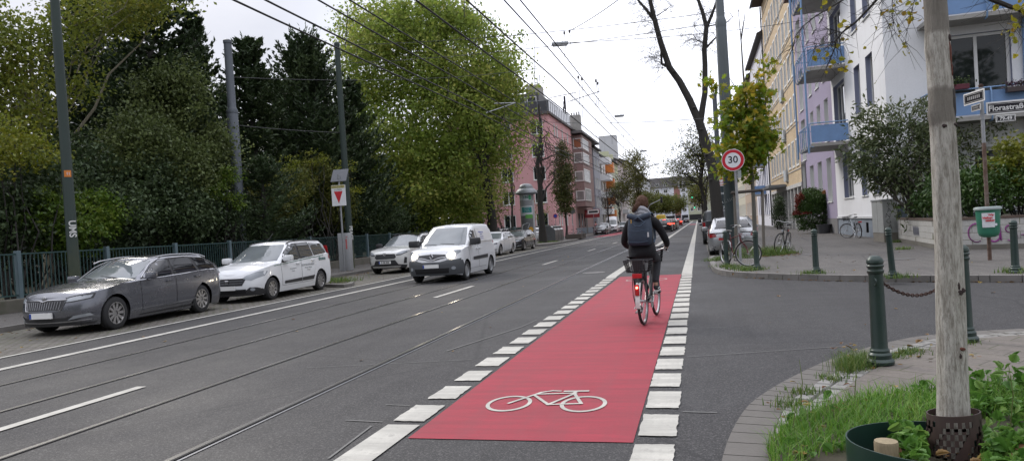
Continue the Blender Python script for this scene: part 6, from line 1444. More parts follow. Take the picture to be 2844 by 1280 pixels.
m.add([(x, y, .04) for x, y, z in prof]+[(x, y, z) for x, y, z in prof]+[(1.24+(x-1.24)*.985, 4.20+(y-4.20)*.985, z) for x, y, z in prof]+[(1.24+(x-1.24)*.985, 4.20+(y-4.20)*.985, .04) for x, y, z in prof], [(i+j*(n+1), i+1+j*(n+1), i+1+(j+1)*(n+1), i+(j+1)*(n+1)) for j in range(3) for i in range(n)])
tag(m.build('edging_ring', RING, smooth=50), 'dark green plastic edging ring in the planted bed round the pale trunk', 'edging')
m = MB(); m.lathe([(.058, 0), (.062, .22), (.058, .235), (.001, .24)], (.92, 4.22, .02), 14); tag(m.build('stake_stump', M('weathered_wood', (.26, .21, .13), .85, var=.35, scale=12, bump=.5, stretch=(4, 4, .6)), smooth=40), 'sawn wooden stake stump inside the green edging ring', 'stump')
# ------------------------------------------------------------------ plants
def unit(v): return v/np.maximum(np.linalg.norm(v, axis=1, keepdims=True), 1e-9)
LEAF = (np.array([(-.5, 0, 0), (-.05, .5, .06), (.5, 0, -.1), (-.05, -.5, .06)]), [(0, 1, 2), (0, 2, 3)])
def lobed():
    o = []
    for a, r in ((-180, .45), (-150, .5), (-128, .22), (-95, .62), (-70, .30), (-38, .60), (-22, .34), (0, .75), (22, .34), (38, .60), (70, .30), (95, .62), (128, .22), (150, .5)): o.append((r*math.cos(R(a)), r*math.sin(R(a)), -.12*r*r))
    return np.array([(0, 0, .03)]+o), [(0, i+1, (i+1) % 14+1) for i in range(14)]
MAPLE = lobed()
def serrate(n=9, w=.36):
    up = []
    for k in range(1, n):
        t = k/n; y = w*math.sin(PI*t**.75)**.85*(1+(.16 if k % 2 else -.08)); up.append((-.5+t, y, .10*y/w-.22*(t-.35)**2))
    lo = [(x, -y, z) for x, y, z in up[::-1]]
    V = [(-.5, 0, -.03)]+up+[(.5, 0, -.16)]+lo; mid = [(-.5+k/n, 0, -.02-.22*(k/n-.35)**2) for k in range(1, n)]
    b = len(V); V += mid; n1 = n-1; Fc = []
    M_ = [0]+[b+i for i in range(n1)]+[n]; U = [0]+list(range(1, n))+[n]; L = [0]+[2*n-i for i in range(1, n)]+[n]
    for i in range(n):
        for side in (U, L):
            q = [M_[i], M_[i+1], side[i+1], side[i]]; q = [v for j, v in enumerate(q) if v not in q[:j]]
            Fc += [(q[0], q[j], q[j+1]) for j in range(1, len(q)-1)]
    return np.array(V), Fc
BROAD = serrate();
def scatter(name, P, size, mat, parent, rng, tmpl=LEAF, aspect=.55, axis=None, axw=1., up=.35, tint=None, svar=.35):
    """leaf-sized faces at points P; axis biases where the leaves point, up how flat they lie"""
    n = len(P); V, Fc = tmpl; Fc = np.array(Fc)
    a = unit(rng.normal(size=(n, 3)))
    if axis is not None: a = unit(a*(1-axw)+np.asarray(axis)*axw)
    nn = unit(rng.normal(size=(n, 3))+np.array([0, 0, up*3])); nn = unit(nn-a*(nn*a).sum(1, keepdims=True)); b = np.cross(nn, a)
    s = (size*(1+svar*rng.uniform(-1, 1, n)))[:, None, None]
    X = (P[:, None, :] + s*(a[:, None, :]*V[None, :, 0:1] + b[:, None, :]*V[None, :, 1:2]*aspect + nn[:, None, :]*V[None, :, 2:3])).reshape(-1, 3)
    k = len(V); L = (Fc[None, :, :]+(np.arange(n)*k)[:, None, None]).reshape(-1)
    tn = rng.uniform(0, 1, n) if tint is None else tint
    me = np_mesh(name, X, 3, L, mat, np.repeat(np.clip(tn, 0, 1), k))
    o = link(name, me, parent); return o
def noise3(P, f, seed=0):
    r = np.random.default_rng(seed); v = np.zeros(len(P))
    for k in range(5):
        d = unit(r.normal(size=(1, 3)))[0]*f*(1+.6*k); v += np.sin(P@d+r.uniform(0, 6))/(1+.5*k)
    return v
def crown_points(rng, blobs, ncl, per, cr, shell=.5, flat=.65, hole=None):
    """clump centres through the ellipsoids, leaves gathered round them; returns leaf points, tints, clump centres"""
    B = np.array([b_[:6] for b_ in blobs]); w = np.array([(b_[3]*b_[4]+b_[4]*b_[5]+b_[3]*b_[5])*(b_[6] if len(b_) > 6 else 1) for b_ in blobs]); w /= w.sum()
    i = rng.choice(len(B), ncl, p=w); d = unit(rng.normal(size=(ncl, 3))); r = (shell+(1-shell)*rng.uniform(0, 1, ncl)**.6)
    lump = 1+.16*noise3(d*3+i[:, None]*7, 1.6, 3)/2
    C = B[i, :3]+d*B[i, 3:6]*(r*lump)[:, None]
    if hole is not None: C = C[noise3(C, hole[0], 5) > hole[1]]
    C = C[C[:, 2] > .25]; n = len(C)
    k = rng.poisson(per, n); idx = np.repeat(np.arange(n), k); sc = (cr*rng.uniform(.6, 1.4, n))[idx][:, None]
    P = C[idx]+rng.normal(size=(len(idx), 3))*sc*np.array([1, 1, flat])
    ct = rng.uniform(.1, .9, n)*.6+.4*(noise3(C, .8, 9)*.25+.5)
    t = ct[idx]+rng.normal(size=len(idx))*.18
    keep = P[:, 2] > .15
    return P[keep], t[keep], C
BARK = NT('bark_brown'); _v = BARK.coord((5, 5, .9)); BARK.col(BARK.mix(BARK.ramp(BARK.noise(_v, 2.5, 8, .75), [(.3, 0.), (.7, 1.)]), (.028, .024, .02), (.10, .088, .07))); BARK.b.inputs['Roughness'].default_value = .9; BARK.bump(BARK.noise(_v, 4, 6, .8), .8, .03); BARK = BARK.m
BARKD = M('bark_dark', (.035, .032, .028), .9, var=.45, scale=9, bump=.6, bscale=20, stretch=(3, 3, .6)); BARKY = M('bark_young', (.13, .125, .105), .85, var=.35, scale=8, bump=.3, stretch=(3, 3, .6)); BARKP = M('bark_pale', (.20, .18, .13), .85, var=.35, scale=6, bump=.4, stretch=(3, 3, .6))
def limb_path(rng, a, b_, k=5, wob=.12, lift=.0):
    a, b_ = Vector(a), Vector(b_); L = (b_-a).length; out = []
    for i in range(k+1):
        t = i/k; p = a.lerp(b_, t); e = math.sin(PI*t)
        out.append(p+Vector((rng.normal()*wob*L*.3*e, rng.normal()*wob*L*.3*e, rng.normal()*wob*L*.15*e+lift*L*e)))
    return out
def tree(name, label, base, h, r, blobs, leaf, mat, ncl, per, cr, seed, bark=None, group=None, sprig=0, limbs=9, fork=.35, up=.35, aspect=.6, shell=.45, hole=None, flat=.65, twigs=40, cat='tree', axis=None, axw=0., crown='crown', lean=(0, 0), bare=0, tmpl=LEAF, extra=None):
    rng = np.random.default_rng(seed); t = thing(name, label, cat, base, 0, group); bx = np.array(base)
    bl = [tuple(np.array(b_[:3])-bx)+tuple(b_[3:]) for b_ in blobs]
    P, tn, C = crown_points(rng, bl, ncl, per, cr, shell, flat, hole)
    m = MB(); top = Vector((lean[0], lean[1], h)); trunk = limb_path(rng, (0, 0, -.1), top, 7, .05); m.tube(trunk, [r*(1-.75*i/7)+r*.35*(i == 0) for i in range(8)], 10)
    for k in range(limbs):
        q = fork+(1-fork)*.8*k/max(1, limbs-1); s = trunk[min(7, int(q*7))]
        b_ = bl[k % len(bl)]; tgt = Vector(C[rng.integers(len(C))]); rr = r*(.5-.3*q)
        m.tube(limb_path(rng, s, s.lerp(tgt, .92), 5, .22, .04), [rr*(1-.82*i/5) for i in range(6)], 6)
    for k in range(twigs):
        c = Vector(C[rng.integers(len(C))]); s = trunk[0].lerp(trunk[-1], rng.uniform(fork, 1)); m.tube(limb_path(rng, s.lerp(c, .35), c, 4, .3), [.028, .022, .016, .01, .005], 4, caps=False)
    m.build('trunk', bark or BARK, t, smooth=60)
    if bare: twig_cloud(t, C[:bare], rng, .5)
    if sprig:
        T_ = C[C[:, 2] > np.quantile(C[:, 2], .72)]; ex = []; mm_ = MB()
        for k in range(sprig):
            c0 = T_[rng.integers(len(T_))]; dv = unit(rng.normal(size=(1, 3))*.35+np.array([[0, 0, 1.]]))[0]; Lq = rng.uniform(.7, 2.2)
            mm_.tube([c0, c0+dv*Lq*.5+rng.normal(size=3)*.05, c0+dv*Lq], [.014, .009, .004], 3, caps=False)
            ex.append(c0+dv*rng.uniform(0, 1, (9, 1))*Lq+rng.normal(size=(9, 3))*.13)
        mm_.build('twigs', BARKD, t); ex = np.concatenate(ex); P = np.concatenate([P, ex]); tn = np.concatenate([tn, rng.uniform(.45, 1.1, len(ex))])
    if len(P): scatter(crown, P, leaf, mat, t, rng, tmpl, aspect, axis=axis, axw=axw, up=up, tint=tn)
    return t
def twig_cloud(t, C, rng, L, r=.008, n=6):
    m = MB()
    for c in C:
        for k in range(n):
            d = unit(rng.normal(size=(1, 3)))[0]+np.array([0, 0, .35]); e = c+d*L*rng.uniform(.5, 1.3); m.tube(limb_path(rng, c, e, 3, .5), [r, r*.8, r*.5, r*.25], 3, caps=False)
            for j in range(2):
                e2 = e+unit(rng.normal(size=(1, 3)))[0]*L*.6; m.tube([c+(e-c)*rng.uniform(.3, .8), e2], [r*.6, r*.2], 3, caps=False)
    m.build('twigs', BARKD, t)
L_YG = leafmat('leaf_yellow_green', (.12, .16, .025), (.22, .25, .035), (.34, .31, .055), .45); L_DK = leafmat('leaf_yew', (.026, .048, .018), (.058, .09, .034), (.10, .135, .05), .2)
L_GG = leafmat('leaf_grey_green', (.085, .12, .036), (.15, .19, .06), (.22, .26, .09), .35); L_BR = leafmat('leaf_bright', (.06, .12, .012), (.11, .19, .02), (.20, .26, .035), .35); L_MD = leafmat('leaf_mid', (.032, .055, .018), (.062, .095, .028), (.10, .14, .04), .22)
L_BIG = leafmat('leaf_silver_maple', (.15, .225, .035), (.30, .385, .07), (.52, .50, .13), .58); L_RED = leafmat('leaf_reddish', (.10, .035, .02), (.16, .07, .035), (.20, .12, .04), .3); L_BLU = leafmat('leaf_blue_green', (.03, .054, .022), (.062, .098, .036), (.10, .14, .055), .2)
L_GOLD = leafmat('leaf_gold', (.13, .17, .016), (.22, .25, .025), (.32, .30, .04), .4); L_OLV = leafmat('leaf_olive', (.08, .105, .024), (.165, .19, .04), (.28, .26, .06), .45); L_MAP = leafmat('leaf_maple', (.09, .20, .018), (.30, .35, .035), (.62, .42, .05), .62); L_RHO = leafmat('leaf_rhododendron', (.055, .085, .03), (.12, .155, .058), (.24, .25, .13), .2, .35); L_LAU = leafmat('leaf_laurel', (.032, .078, .014), (.07, .13, .026), (.13, .19, .05), .2, .3)
def sprays(name, label, base, h, rad, n, seed, mat=L_DK, leaf=.16, dens=26, droop=.25, prof=None, group=None, upt=.5, tips=1., lowz=.6):
    """yew-like tree: needles strung along branch sprays that lift at the tips"""
    rng = np.random.default_rng(seed); t = thing(name, label, 'tree', base, 0, group)
    P = []; A = []; m = MB(); trunk = limb_path(rng, (0, 0, -.1), (0, 0, h*.97), 7, .03); m.tube(trunk, [.22*(1-.8*i/7) for i in range(8)], 8)
    for k in range(n):
        q = rng.uniform(0, 1)**.85; z = lowz+(h-lowz)*q; R_ = rad*(prof(q) if prof else (1-q)**.6+.12)*rng.uniform(.45, 1.25); a = rng.uniform(0, 2*PI)
        d = np.array([math.cos(a), math.sin(a), 0]); s = np.array([0, 0, z]);
        L = 10; sp_ = []
        for i in range(L+1):
            u = i/L; sp_.append(s+d*R_*u+np.array([0, 0, R_*(upt*u*u*1.2-droop*u)])+rng.normal(size=3)*.03)
        m.tube(sp_[::2], [.03, .026, .02, .014, .009, .004], 3, caps=False) if k % 3 == 0 else None
        for side in range(int(dens)):
            u = rng.uniform(.12, 1.)**.8; i = min(L-1, int(u*L)); p = sp_[i]; f = sp_[i+1]-sp_[i]; f = f/np.linalg.norm(f)
            ln = rng.uniform(.1, .55)*(1.15-.7*u)*R_*.5; lat = np.array([-d[1], d[0], 0])*rng.choice([-1, 1]); dir_ = f*.8+lat*.8+np.array([0, 0, rng.uniform(-.1, .5)]); dir_ /= np.linalg.norm(dir_)
            kk = max(2, int(ln/(leaf*.45)))
            for j in range(kk): P.append(p+dir_*ln*(j+rng.uniform(0, 1))/kk+rng.normal(size=3)*.035); A.append(dir_)
    for k in range(int(60*tips)):
        z = h*rng.uniform(.72, 1.0); a = rng.uniform(0, 2*PI); d = np.array([math.cos(a)*.45, math.sin(a)*.45, 1.]); d /= np.linalg.norm(d); s = np.array([math.cos(a), math.sin(a), 0])*rad*(1-z/h)*1.1*rng.uniform(0, 1)+np.array([0, 0, z-.4])
        for j in range(10): P.append(s+d*j*.09*tips+rng.normal(size=3)*.03); A.append(d)
    m.build('trunk', BARKD, t); P = np.array(P); A = np.array(A); ok = P[:, 2] > .2
    P, A = P[ok], A[ok]; tn = .45+.3*noise3(P, 1.1, seed)*.4+rng.normal(size=len(P))*.2
    scatter('crown', P, leaf, mat, t, rng, LEAF, .34, axis=A, axw=.72, up=.3, tint=tn); return t
def shrub(name, label, blobs, leaf, mat, ncl, per, cr, seed, cat='shrub', group=None, aspect=.6, stems=10, shell=.4, up=.3, flat=.7, hole=None, axis=None, axw=0., tmpl=LEAF, mat2=None, part=.0, sel=None, zb=.2):
    rng = np.random.default_rng(seed); c0 = np.array([np.mean([b_[0] for b_ in blobs]), np.mean([b_[1] for b_ in blobs]), zb])
    t = thing(name, label, cat, tuple(c0), 0, group); bl = [tuple(np.array(b_[:3])-c0)+tuple(b_[3:]) for b_ in blobs]
    P, tn, C = crown_points(rng, bl, ncl, per, cr, shell, flat, hole)
    m = MB()
    for k in range(stems):
        c = Vector(C[rng.integers(len(C))]); m.tube(limb_path(rng, (rng.normal()*.15, rng.normal()*.15, -.1), c, 4, .2), [.04, .03, .022, .014, .006], 5)
    m.build('stems', BARKD, t)
    if sel is not None:
        s = sel(P); scatter('red_foliage', P[s], leaf, mat2, t, rng, tmpl, aspect, up=up, tint=tn[s]); P, tn = P[~s], tn[~s]
    scatter('foliage', P, leaf, mat, t, rng, tmpl, aspect, axis=axis, axw=axw, up=up, tint=tn); return t
def A3(px, py, Y): return tuple(at(px, py, Y))
def bx(px, py, X, rx, rz, ry=None, w=1.):
    d = _f*F + _r2*(px-IW/2+20.98) - _u2*(py-640-28.08); t = X/d.x; p = d*t; return (p.x, p.y, CH+p.z, rx, ry or rx, rz, w)
def blob(px, py, Y, rx, rz, ry=None, w=1.): p = at(px, py, Y); return (p.x, p.y, p.z, rx, ry or rx, rz, w)
b1 = at(120, 600, 19.5)
tree('park_tree', 'loose yellow-green tree with pale arching limbs at the left edge behind the mast', (b1.x, b1.y, .3), 9, .2, [blob(40, 130, 19, 1.6, 1.5), blob(170, 90, 20, 1.5, 1.2), blob(320, 30, 21, 1.6, .8), blob(60, 300, 18.6, 1.4, 1.3), blob(230, 250, 20, 1.0, 1.1, w=.7), blob(-120, 150, 18, 2., 2.5), blob(450, -10, 22, 1.6, .6, w=.6), blob(150, 400, 19.5, 1.0, 1.0, w=.6)],   .15, L_YG, 1300, 14, .28, 11, BARKP, limbs=9, twigs=34, shell=.2, hole=(1.2, -.5))
sprays('yew_tree', 'broad almost black yew filling the sky gap left of the grey mast', (*A3(440, 500, 25)[:2], .3), 15.0, 2.5, 520, 21, prof=lambda q: (1-q**4)*.8+.22, dens=34, leaf=.26)
sprays('yew_tree', 'dark yew farther left, half behind the yellow-green tree', (*A3(280, 500, 27)[:2], .3), 13.6, 3.2, 420, 22, prof=lambda q: (1-q**3)*.85+.2, dens=32, leaf=.26)
sprays('yew_tree', 'shorter dark yew just left of the grey stepped mast', (*A3(560, 500, 27.5)[:2], .3), 12.0, 2.0, 320, 28, prof=lambda q: (1-q**2)*.85+.2, dens=30, leaf=.26)
sprays('yew_tree', 'narrow dark conifer right behind the grey stepped mast', (*A3(712, 500, 33)[:2], .3), 12.2, 2.4, 430, 23, prof=lambda q: (1-q**2)*.8+.3, dens=30, leaf=.27)
sprays('yew_tree', 'dark yew behind, closing the gap between the narrow conifer and the feathery yew', (*A3(795, 500, 46)[:2], .3), 13.2, 3.6, 380, 26, prof=lambda q: (1-q**2)*.85+.25, dens=30, leaf=.3)
sprays('yew_tree', 'dark yew behind the grey stepped mast, filling in between two conifers', (*A3(640, 500, 42)[:2], .3), 12.2, 3., 340, 27, prof=lambda q: (1-q**2.5)*.85+.2, dens=30, leaf=.3)
sprays('yew_tree', 'feathery dark yew with upright twigs between the grey mast and the mossy green mast', (*A3(868, 500, 37)[:2], .3), 12.8, 4.3, 620, 24, prof=lambda q: (1-q**1.8)*.85+.2, dens=32, leaf=.27, tips=2.2, upt=.8)
sprays('yew_tree', 'dark yew just right of the mossy green mast in front of the big tree', (*A3(985, 500, 40)[:2], .3), 11.0, 3.2, 360, 25, prof=lambda q: (1-q**1.5)*.9+.15, dens=30, leaf=.26, tips=.8)
shrub('shrub', 'tall dome of grey-green hornbeam standing before the dark yews', [bx(470, 290, -20.8, 1.6, 1.7), bx(390, 420, -20.4, 1.5, 1.6), bx(560, 420, -20.4, 1.5, 1.5), bx(470, 470, -20.3, 1.7, 1.7), bx(500, 225, -21, 1., 1.)], .13, L_GG, 1150, 30, .30, 31, aspect=.7)
shrub('shrub', 'dark blue-green bush behind the railing between the left mast and the people carrier', [bx(330, 590, -19.9, 1.4, 1.2), bx(480, 600, -19.9, 1.5, 1.2), bx(600, 610, -19.9, 1.4, 1.1), bx(420, 520, -20, 1.4, 1.2)], .14, L_BLU, 800, 28, .26, 32)
shrub('shrub', 'bright green bush low behind the railing right of the left mast', [bx(120, 590, -19.3, 1.0, .8), bx(255, 600, -19.3, .95, .9), bx(180, 650, -19.2, 1.1, .7)], .13, L_BR, 420, 24, .2, 33, flat=.4)
shrub('shrub', 'yellowing drooping bush at the left edge of the photo', [bx(20, 390, -18.9, .9, .7), bx(95, 430, -18.9, .8, .55), bx(-60, 420, -18.9, 1.0, .9)], .11, L_GOLD, 200, 18, .2, 34, flat=.35)
shrub('shrub', 'dark leafy bush at the left edge low behind the railing', [bx(30, 600, -19.9, 1.3, 1.3), bx(90, 520, -20, 1.1, 1.1), bx(-80, 600, -19.9, 1.3, 1.5), bx(200, 480, -21, 1.5, 1.4)], .14, L_BLU, 600, 26, .25, 35)
shrub('shrub', 'pale yellow-green sprig in front of the grey stepped mast', [bx(630, 490, -19., .55, .45), bx(650, 560, -19, .5, .4), bx(600, 530, -19, .45, .4)], .11, L_BR, 90, 16, .16, 36, flat=.35)
sprays('yew_tree', 'low spreading dark green conifer bush left of the ticket machine', (*A3(735, 600, 28)[:2], .3), 5.2, 2.6, 170, 37, mat=L_BLU, prof=lambda q: (1-q**2)*.9+.15, leaf=.16)
shrub('hedge', 'yellowish hedge bush with ragged top left of the parking sign', [bx(800, 520, -19.8, 1.3, 1.0), bx(900, 520, -19.8, 1.2, 1.1), bx(870, 470, -19.9, 1., .8), bx(760, 560, -19.8, 1.2, 1.1), bx(930, 580, -19.7, 1.3, 1.3)], .13, L_OLV, 700, 24, .24, 38, cat='hedge')
shrub('shrub', 'golden sprig growing past the parking sign and mast', [bx(965, 462, -17.4, .5, .35), bx(985, 530, -17.3, .5, .2), bx(880, 440, -19.2, .6, .5), bx(800, 455, -19.4, .5, .45)], .11, L_GOLD, 60, 14, .15, 39, flat=.35)
shrub('shrub', 'dark low conifer bush behind the railing right of the ticket machine', [bx(1060, 610, -20.3, 1.8, 1.2), bx(1150, 600, -20.3, 1.8, 1.3), bx(980, 600, -20, 1.4, 1.3)], .17, L_BLU, 520, 28, .3, 40)
bT = at(1400, 610, 56)
tree('broadleaf_tree', 'huge yellow-green maple reaching down to the railing in the middle of the left side', (bT.x-.5, 53.5, .3), 15, .42,
    [blob(1190, 330, 50, 5.6, 5.2), blob(1090, 200, 48, 4.4, 4.4), blob(1260, 180, 52, 5., 4.4), blob(1370, 330, 55, 3.6, 4.2), blob(1050, 400, 46, 3.2, 4.), blob(1180, 500, 48, 4.6, 3.4), blob(1300, 500, 55, 3.4, 3.2), blob(1020, 90, 49, 2.6, 2.2), blob(1180, 60, 51, 4.2, 1.8), blob(1410, 230, 57, 2.6, 2.6, w=.8), blob(1270, 590, 51, 2.6, 1.6, w=.8)],
      .25, L_BIG, 4300, 27, .55, 51, BARKD, limbs=16, twigs=120, shell=.35, up=-.05, aspect=.62, axis=(0, 0, -1), axw=.25, hole=(.55, -.95), sprig=260)
br = at(1425, 640, 72)
tree('park_tree', 'small reddish-brown tree before the pink gable', (br.x, 72, .2), 11, .14, [blob(1415, 400, 72, 2.2, 2.4), blob(1460, 350, 73, 1.8, 2.0), blob(1400, 330, 72, 2., 2.2), blob(1445, 440, 72, 1.5, 1.2)], .17, L_RED, 300, 10, .4, 52, BARKD, twigs=60, shell=.2, hole=(.9, -.2))
shrub('shrub', 'yellow-leaved bush around the foot of the big maple by the advertising column', [blob(1345, 580, 57, 1.6, 2.2), blob(1385, 530, 58, 1.2, 2.2), blob(1500, 590, 66, .9, 1.4, w=.6)], .15, L_OLV, 300, 12, .36, 53)
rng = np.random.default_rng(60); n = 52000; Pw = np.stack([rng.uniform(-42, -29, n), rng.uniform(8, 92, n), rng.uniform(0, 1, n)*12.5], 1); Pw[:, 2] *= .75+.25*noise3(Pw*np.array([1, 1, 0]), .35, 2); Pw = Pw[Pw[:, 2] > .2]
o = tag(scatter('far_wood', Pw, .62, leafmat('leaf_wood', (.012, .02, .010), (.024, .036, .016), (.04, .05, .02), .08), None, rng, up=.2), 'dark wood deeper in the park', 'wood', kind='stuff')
n = 15000; Pw = np.stack([rng.uniform(-24, 34, n), rng.uniform(-36, -28, n), rng.uniform(0, 1, n)*19], 1); tag(scatter('far_wood', Pw, .9, L_MD, None, rng, up=.2), 'out-of-view trees added behind the viewer to darken window reflections', 'wood', kind='stuff')  # unseen trees added behind the camera to darken the pane reflections
tr = at(1508, 672, 64)
tree('street_tree', 'nearly bare tree with a straight dark trunk and graffiti beside the steel containers', (tr.x, 64, .1), 12.8, .34, [blob(1530, 470, 64, 1.6, 1.8), blob(1560, 430, 65, 1.3, 1.3), blob(1480, 420, 64, 1.4, 2.), blob(1500, 330, 64, 1.2, 1.6)], .12, L_RED, 110, 6, .35, 61, BARKD, limbs=8, twigs=70, fork=.3, shell=.1, lean=(.35, 0))
tree('street_tree', 'slim columnar hornbeam between the dark trunk and the mauve house', (-14.15, 77, .1), 9, .13, [(-14.1, 77, 4.2, 1.0, 1.0, 1.6), (-14.1, 77, 6.2, 1.2, 1.2, 2.2), (-14.05, 77, 8.4, .95, .95, 2.0), (-14.1, 77, 10, .5, .5, 1.0)], .2, leafmat('leaf_hornbeam', (.055, .075, .022), (.11, .13, .035), (.19, .16, .05), .3), 520, 18, .26, 62, BARKD, limbs=10, twigs=40)
tree('street_tree', 'small leafless tree in front of the far left shops', (-13.6, 111, .1), 6.5, .16, [(-13.4, 111, 5.5, 2.2, 2.2, 1.8), (-13, 111, 6.8, 1.6, 1.6, 1.2)], .1, L_RED, 70, 2, .3, 63, BARKD, limbs=12, twigs=60, bare=60)
tree('street_tree', 'round olive-green lollipop tree by the far left shops', (-13.2, 124, .1), 6, .15, [(-13.1, 125, 7, 2.1, 2.1, 1.7)], .16, L_OLV, 300, 16, .35, 64, BARKD)
tree('street_tree', 'tall yellowing tree left of the cyclist\'s head, beyond the shops', (-9.9, 125, .1), 12, .25, [(-10.5, 125, 8, 2.7, 2.6, 3.6), (-9.9, 125, 10.8, 2.3, 2.2, 2.8), (-8.6, 125.5, 7.4, 2.4, 2.3, 2.8), (-10.6, 125, 13.0, 1.5, 1.5, 1.4)], .26, leafmat('leaf_yellowing', (.09, .10, .022), (.18, .18, .036), (.30, .27, .06), .35), 620, 14, .5, 65, BARKD, limbs=12, twigs=70, hole=(.7, -.4))
for k, (x, y, hh, lab) in enumerate(((-8.3, 168, 3.2, 'low green tree behind the queueing cars, first of three'), (-5.6, 176, 3.0, 'low green tree behind the queueing cars, middle of three'), (-11., 160, 3.4, 'low green tree behind the queueing cars, beside the yellowing tree'))):
    tree('street_tree', lab, (x, y, .1), 5, .15, [(x, y, hh+2.2, 3.1, 2.8, 2.3)], .34, L_OLV, 300, 15, .5, 70+k, BARKD, group='low trees behind the queue')
tree('street_tree', 'half bare tree with thin yellow leaves left of the forked trunk', (.75, 75, .1), 11, .22, [(-.6, 75, 7.6, 2.6, 2.2, 2.0), (.3, 75, 9.4, 2.0, 2., 1.9), (-2.2, 75, 6.5, 1.7, 1.6, 1.2), (1.4, 75.5, 8, 1.6, 1.6, 2.2), (-1.2, 75, 5.2, 1.6, 1.6, .9)], .17, L_OLV, 420, 10, .45, 66, BARKD, limbs=18, twigs=190, shell=.15, bare=150)
tree('street_tree', 'reddish tree behind the traffic light arm on the right', (.75, 108, .1), 7, .2, [(.4, 108, 6.4, 1.6, 1.5, 2.0), (.0, 109, 4.6, 1.4, 1.3, 1.5)], .24, L_OLV, 210, 13, .4, 67, BARKD)
tree('street_tree', 'brownish tree farthest along the right kerb', (.9, 140, .1), 7, .2, [(.6, 140, 5.4, 1.6, 1.6, 2.2)], .22, L_RED, 120, 10, .4, 68, BARKD)
YB = 37.
def pxpath(pts, Y=YB): return [at(q[0], q[1], Y+(q[2] if len(q) > 2 else 0)) for q in pts]
bt = thing('forked_tree', 'large bare tree forking into two dark limbs on the right kerb', 'tree', (0, 0, 0)); rng = np.random.default_rng(80)
trunk_px = [(1996, 655), (1993, 600), (1986, 530), (1978, 460), (1955, 381), (1942, 340)]
mB = MB(); mB.tube(pxpath(trunk_px), [.36, .30, .27, .255, .23, .21], 14)
Lp = [(1946, 350), (1915, 278), (1887, 226), (1859, 188), (1835, 119), (1819, 60), (1805, 0), (1795, -60)]; mB.tube(pxpath(Lp), [.2, .18, .165, .155, .14, .12, .10, .07], 12)
Rp = [(1944, 345), (1951, 300), (1958, 258), (1958, 179), (1956, 139), (1962, 75), (1950, 30), (1938, -2), (1920, -60)]; mB.tube(pxpath(Rp), [.17, .15, .14, .13, .125, .115, .09, .075, .05], 12)
subs = [[(1814, 52), (1795, 28), (1771, 0), (1745, -40)], [(1962, 78), (1978, 40), (1990, 5), (2002, -50)], [(1958, 137), (1985, 108), (2000, 98)], [(1962, 75), (2020, 62), (2035, 48), (2026, 35)], [(1859, 188), (1838, 178), (1836, 150), (1838, 130)], [(1956, 120), (1935, 112), (1925, 96)], [(1824, 45), (1850, 28), (1866, 14)]]
for s_, r0 in zip(subs, (.09, .09, .06, .035, .085, .03, .03)): mB.tube(pxpath(s_), [r0*(1-.6*i/(len(s_)-1)) for i in range(len(s_))], 8)
for (px, py) in ((1962, 430), (1975, 500), (1990, 560), (1948, 360), (1872, 200), (1928, 300)):
    p = at(px, py, YB-.2); mB.lathe([(.10, 0), (.07, .05), (.001, .08)], tuple(p), 8)
mB.build('trunk', BARKD, bt, smooth=60)
m = MB()
def twig_along(path, n, L, r=.016, bias=(0, 0, 0), down=.0, gen=2):
    P = pxpath(path)
    for k in range(n):
        i = rng.integers(len(P)-1); s = P[i].lerp(P[i+1], rng.uniform(0, 1)); d = Vector(unit(rng.normal(size=(1, 3)))[0])*1.0+Vector(bias); d.normalize()
        e = s+d*L*rng.uniform(.5, 1.2); pth = limb_path(rng, s, e, 4, .35); m.tube(pth, [r, r*.85, r*.7, r*.5, r*.3], 3, caps=False)
        for j in range(5):
            q = pth[1+rng.integers(4)]; d2 = (d+Vector(rng.normal(size=3))*.8+Vector((0, 0, -down))).normalized(); e2 = q+d2*L*rng.uniform(.25, .6); p2 = limb_path(rng, q, e2, 3, .4); m.tube(p2, [r*.6, r*.5, r*.35, r*.2], 3, caps=False)
            for l in range(3):
                q3 = p2[1+rng.integers(3)]; m.tube([q3, q3+(d2+Vector(rng.normal(size=3))*.9).normalized()*L*rng.uniform(.12, .3)], [r*.4, r*.2], 3, caps=False)
twig_along(Lp[3:7], 46, 1.3, .010, (-.5, 0, .1), .2); twig_along([(1838, 178), (1836, 150)], 16, 1.5, .012, (-.7, 0, -.2), .5); twig_along(subs[0], 12, 1.2, .010, (-.3, 0, .1)); twig_along(subs[1]+[], 10, 1., .010); twig_along(Rp[4:8], 26, 1.2, .010, (0, 0, .2)); twig_along(subs[2], 9, .9, .010); twig_along(subs[5], 24, 1.0, .010, (-.5, 0, .1)); twig_along(subs[6], 8, .7, .009); twig_along([(1887, 226), (1930, 240)], 5, 1.2, .009); twig_along([(1810, 20), (1900, 40)], 6, 1.0, .008)
m.build('twigs', BARKD, bt)
ym = thing('maple_tree', 'young maple in green and yellow autumn leaves behind the speed limit sign', 'tree', (0, 0, 0)); YM = 26.6; rng = np.random.default_rng(90)
m = MB(); m.tube(pxpath([(2100, 712), (2096, 640), (2093, 560), (2088, 480), (2082, 400), (2072, 300), (2064, 200), (2058, 110), (2050, 25)], YM), [.085, .075, .07, .062, .05, .042, .032, .022, .008], 12)
for q in ([(2084, 420), (2040, 340), (2010, 290)], [(2080, 380), (2120, 320), (2135, 250)], [(2086, 440), (2130, 400), (2155, 380)], [(2086, 450), (2030, 420), (1995, 400)], [(2072, 300), (2100, 240), (2115, 140)], [(2070, 280), (2040, 240), (2025, 215)], [(2058, 110), (2066, 60), (2070, 30)], [(2082, 400), (2060, 330), (2052, 260)]):
    m.tube(pxpath([(x, y, rng.uniform(-.6, .6)*(i > 0)) for i, (x, y) in enumerate(q)], YM), [.03, .018, .006], 6)
m.build('trunk', BARKY, ym, smooth=60)
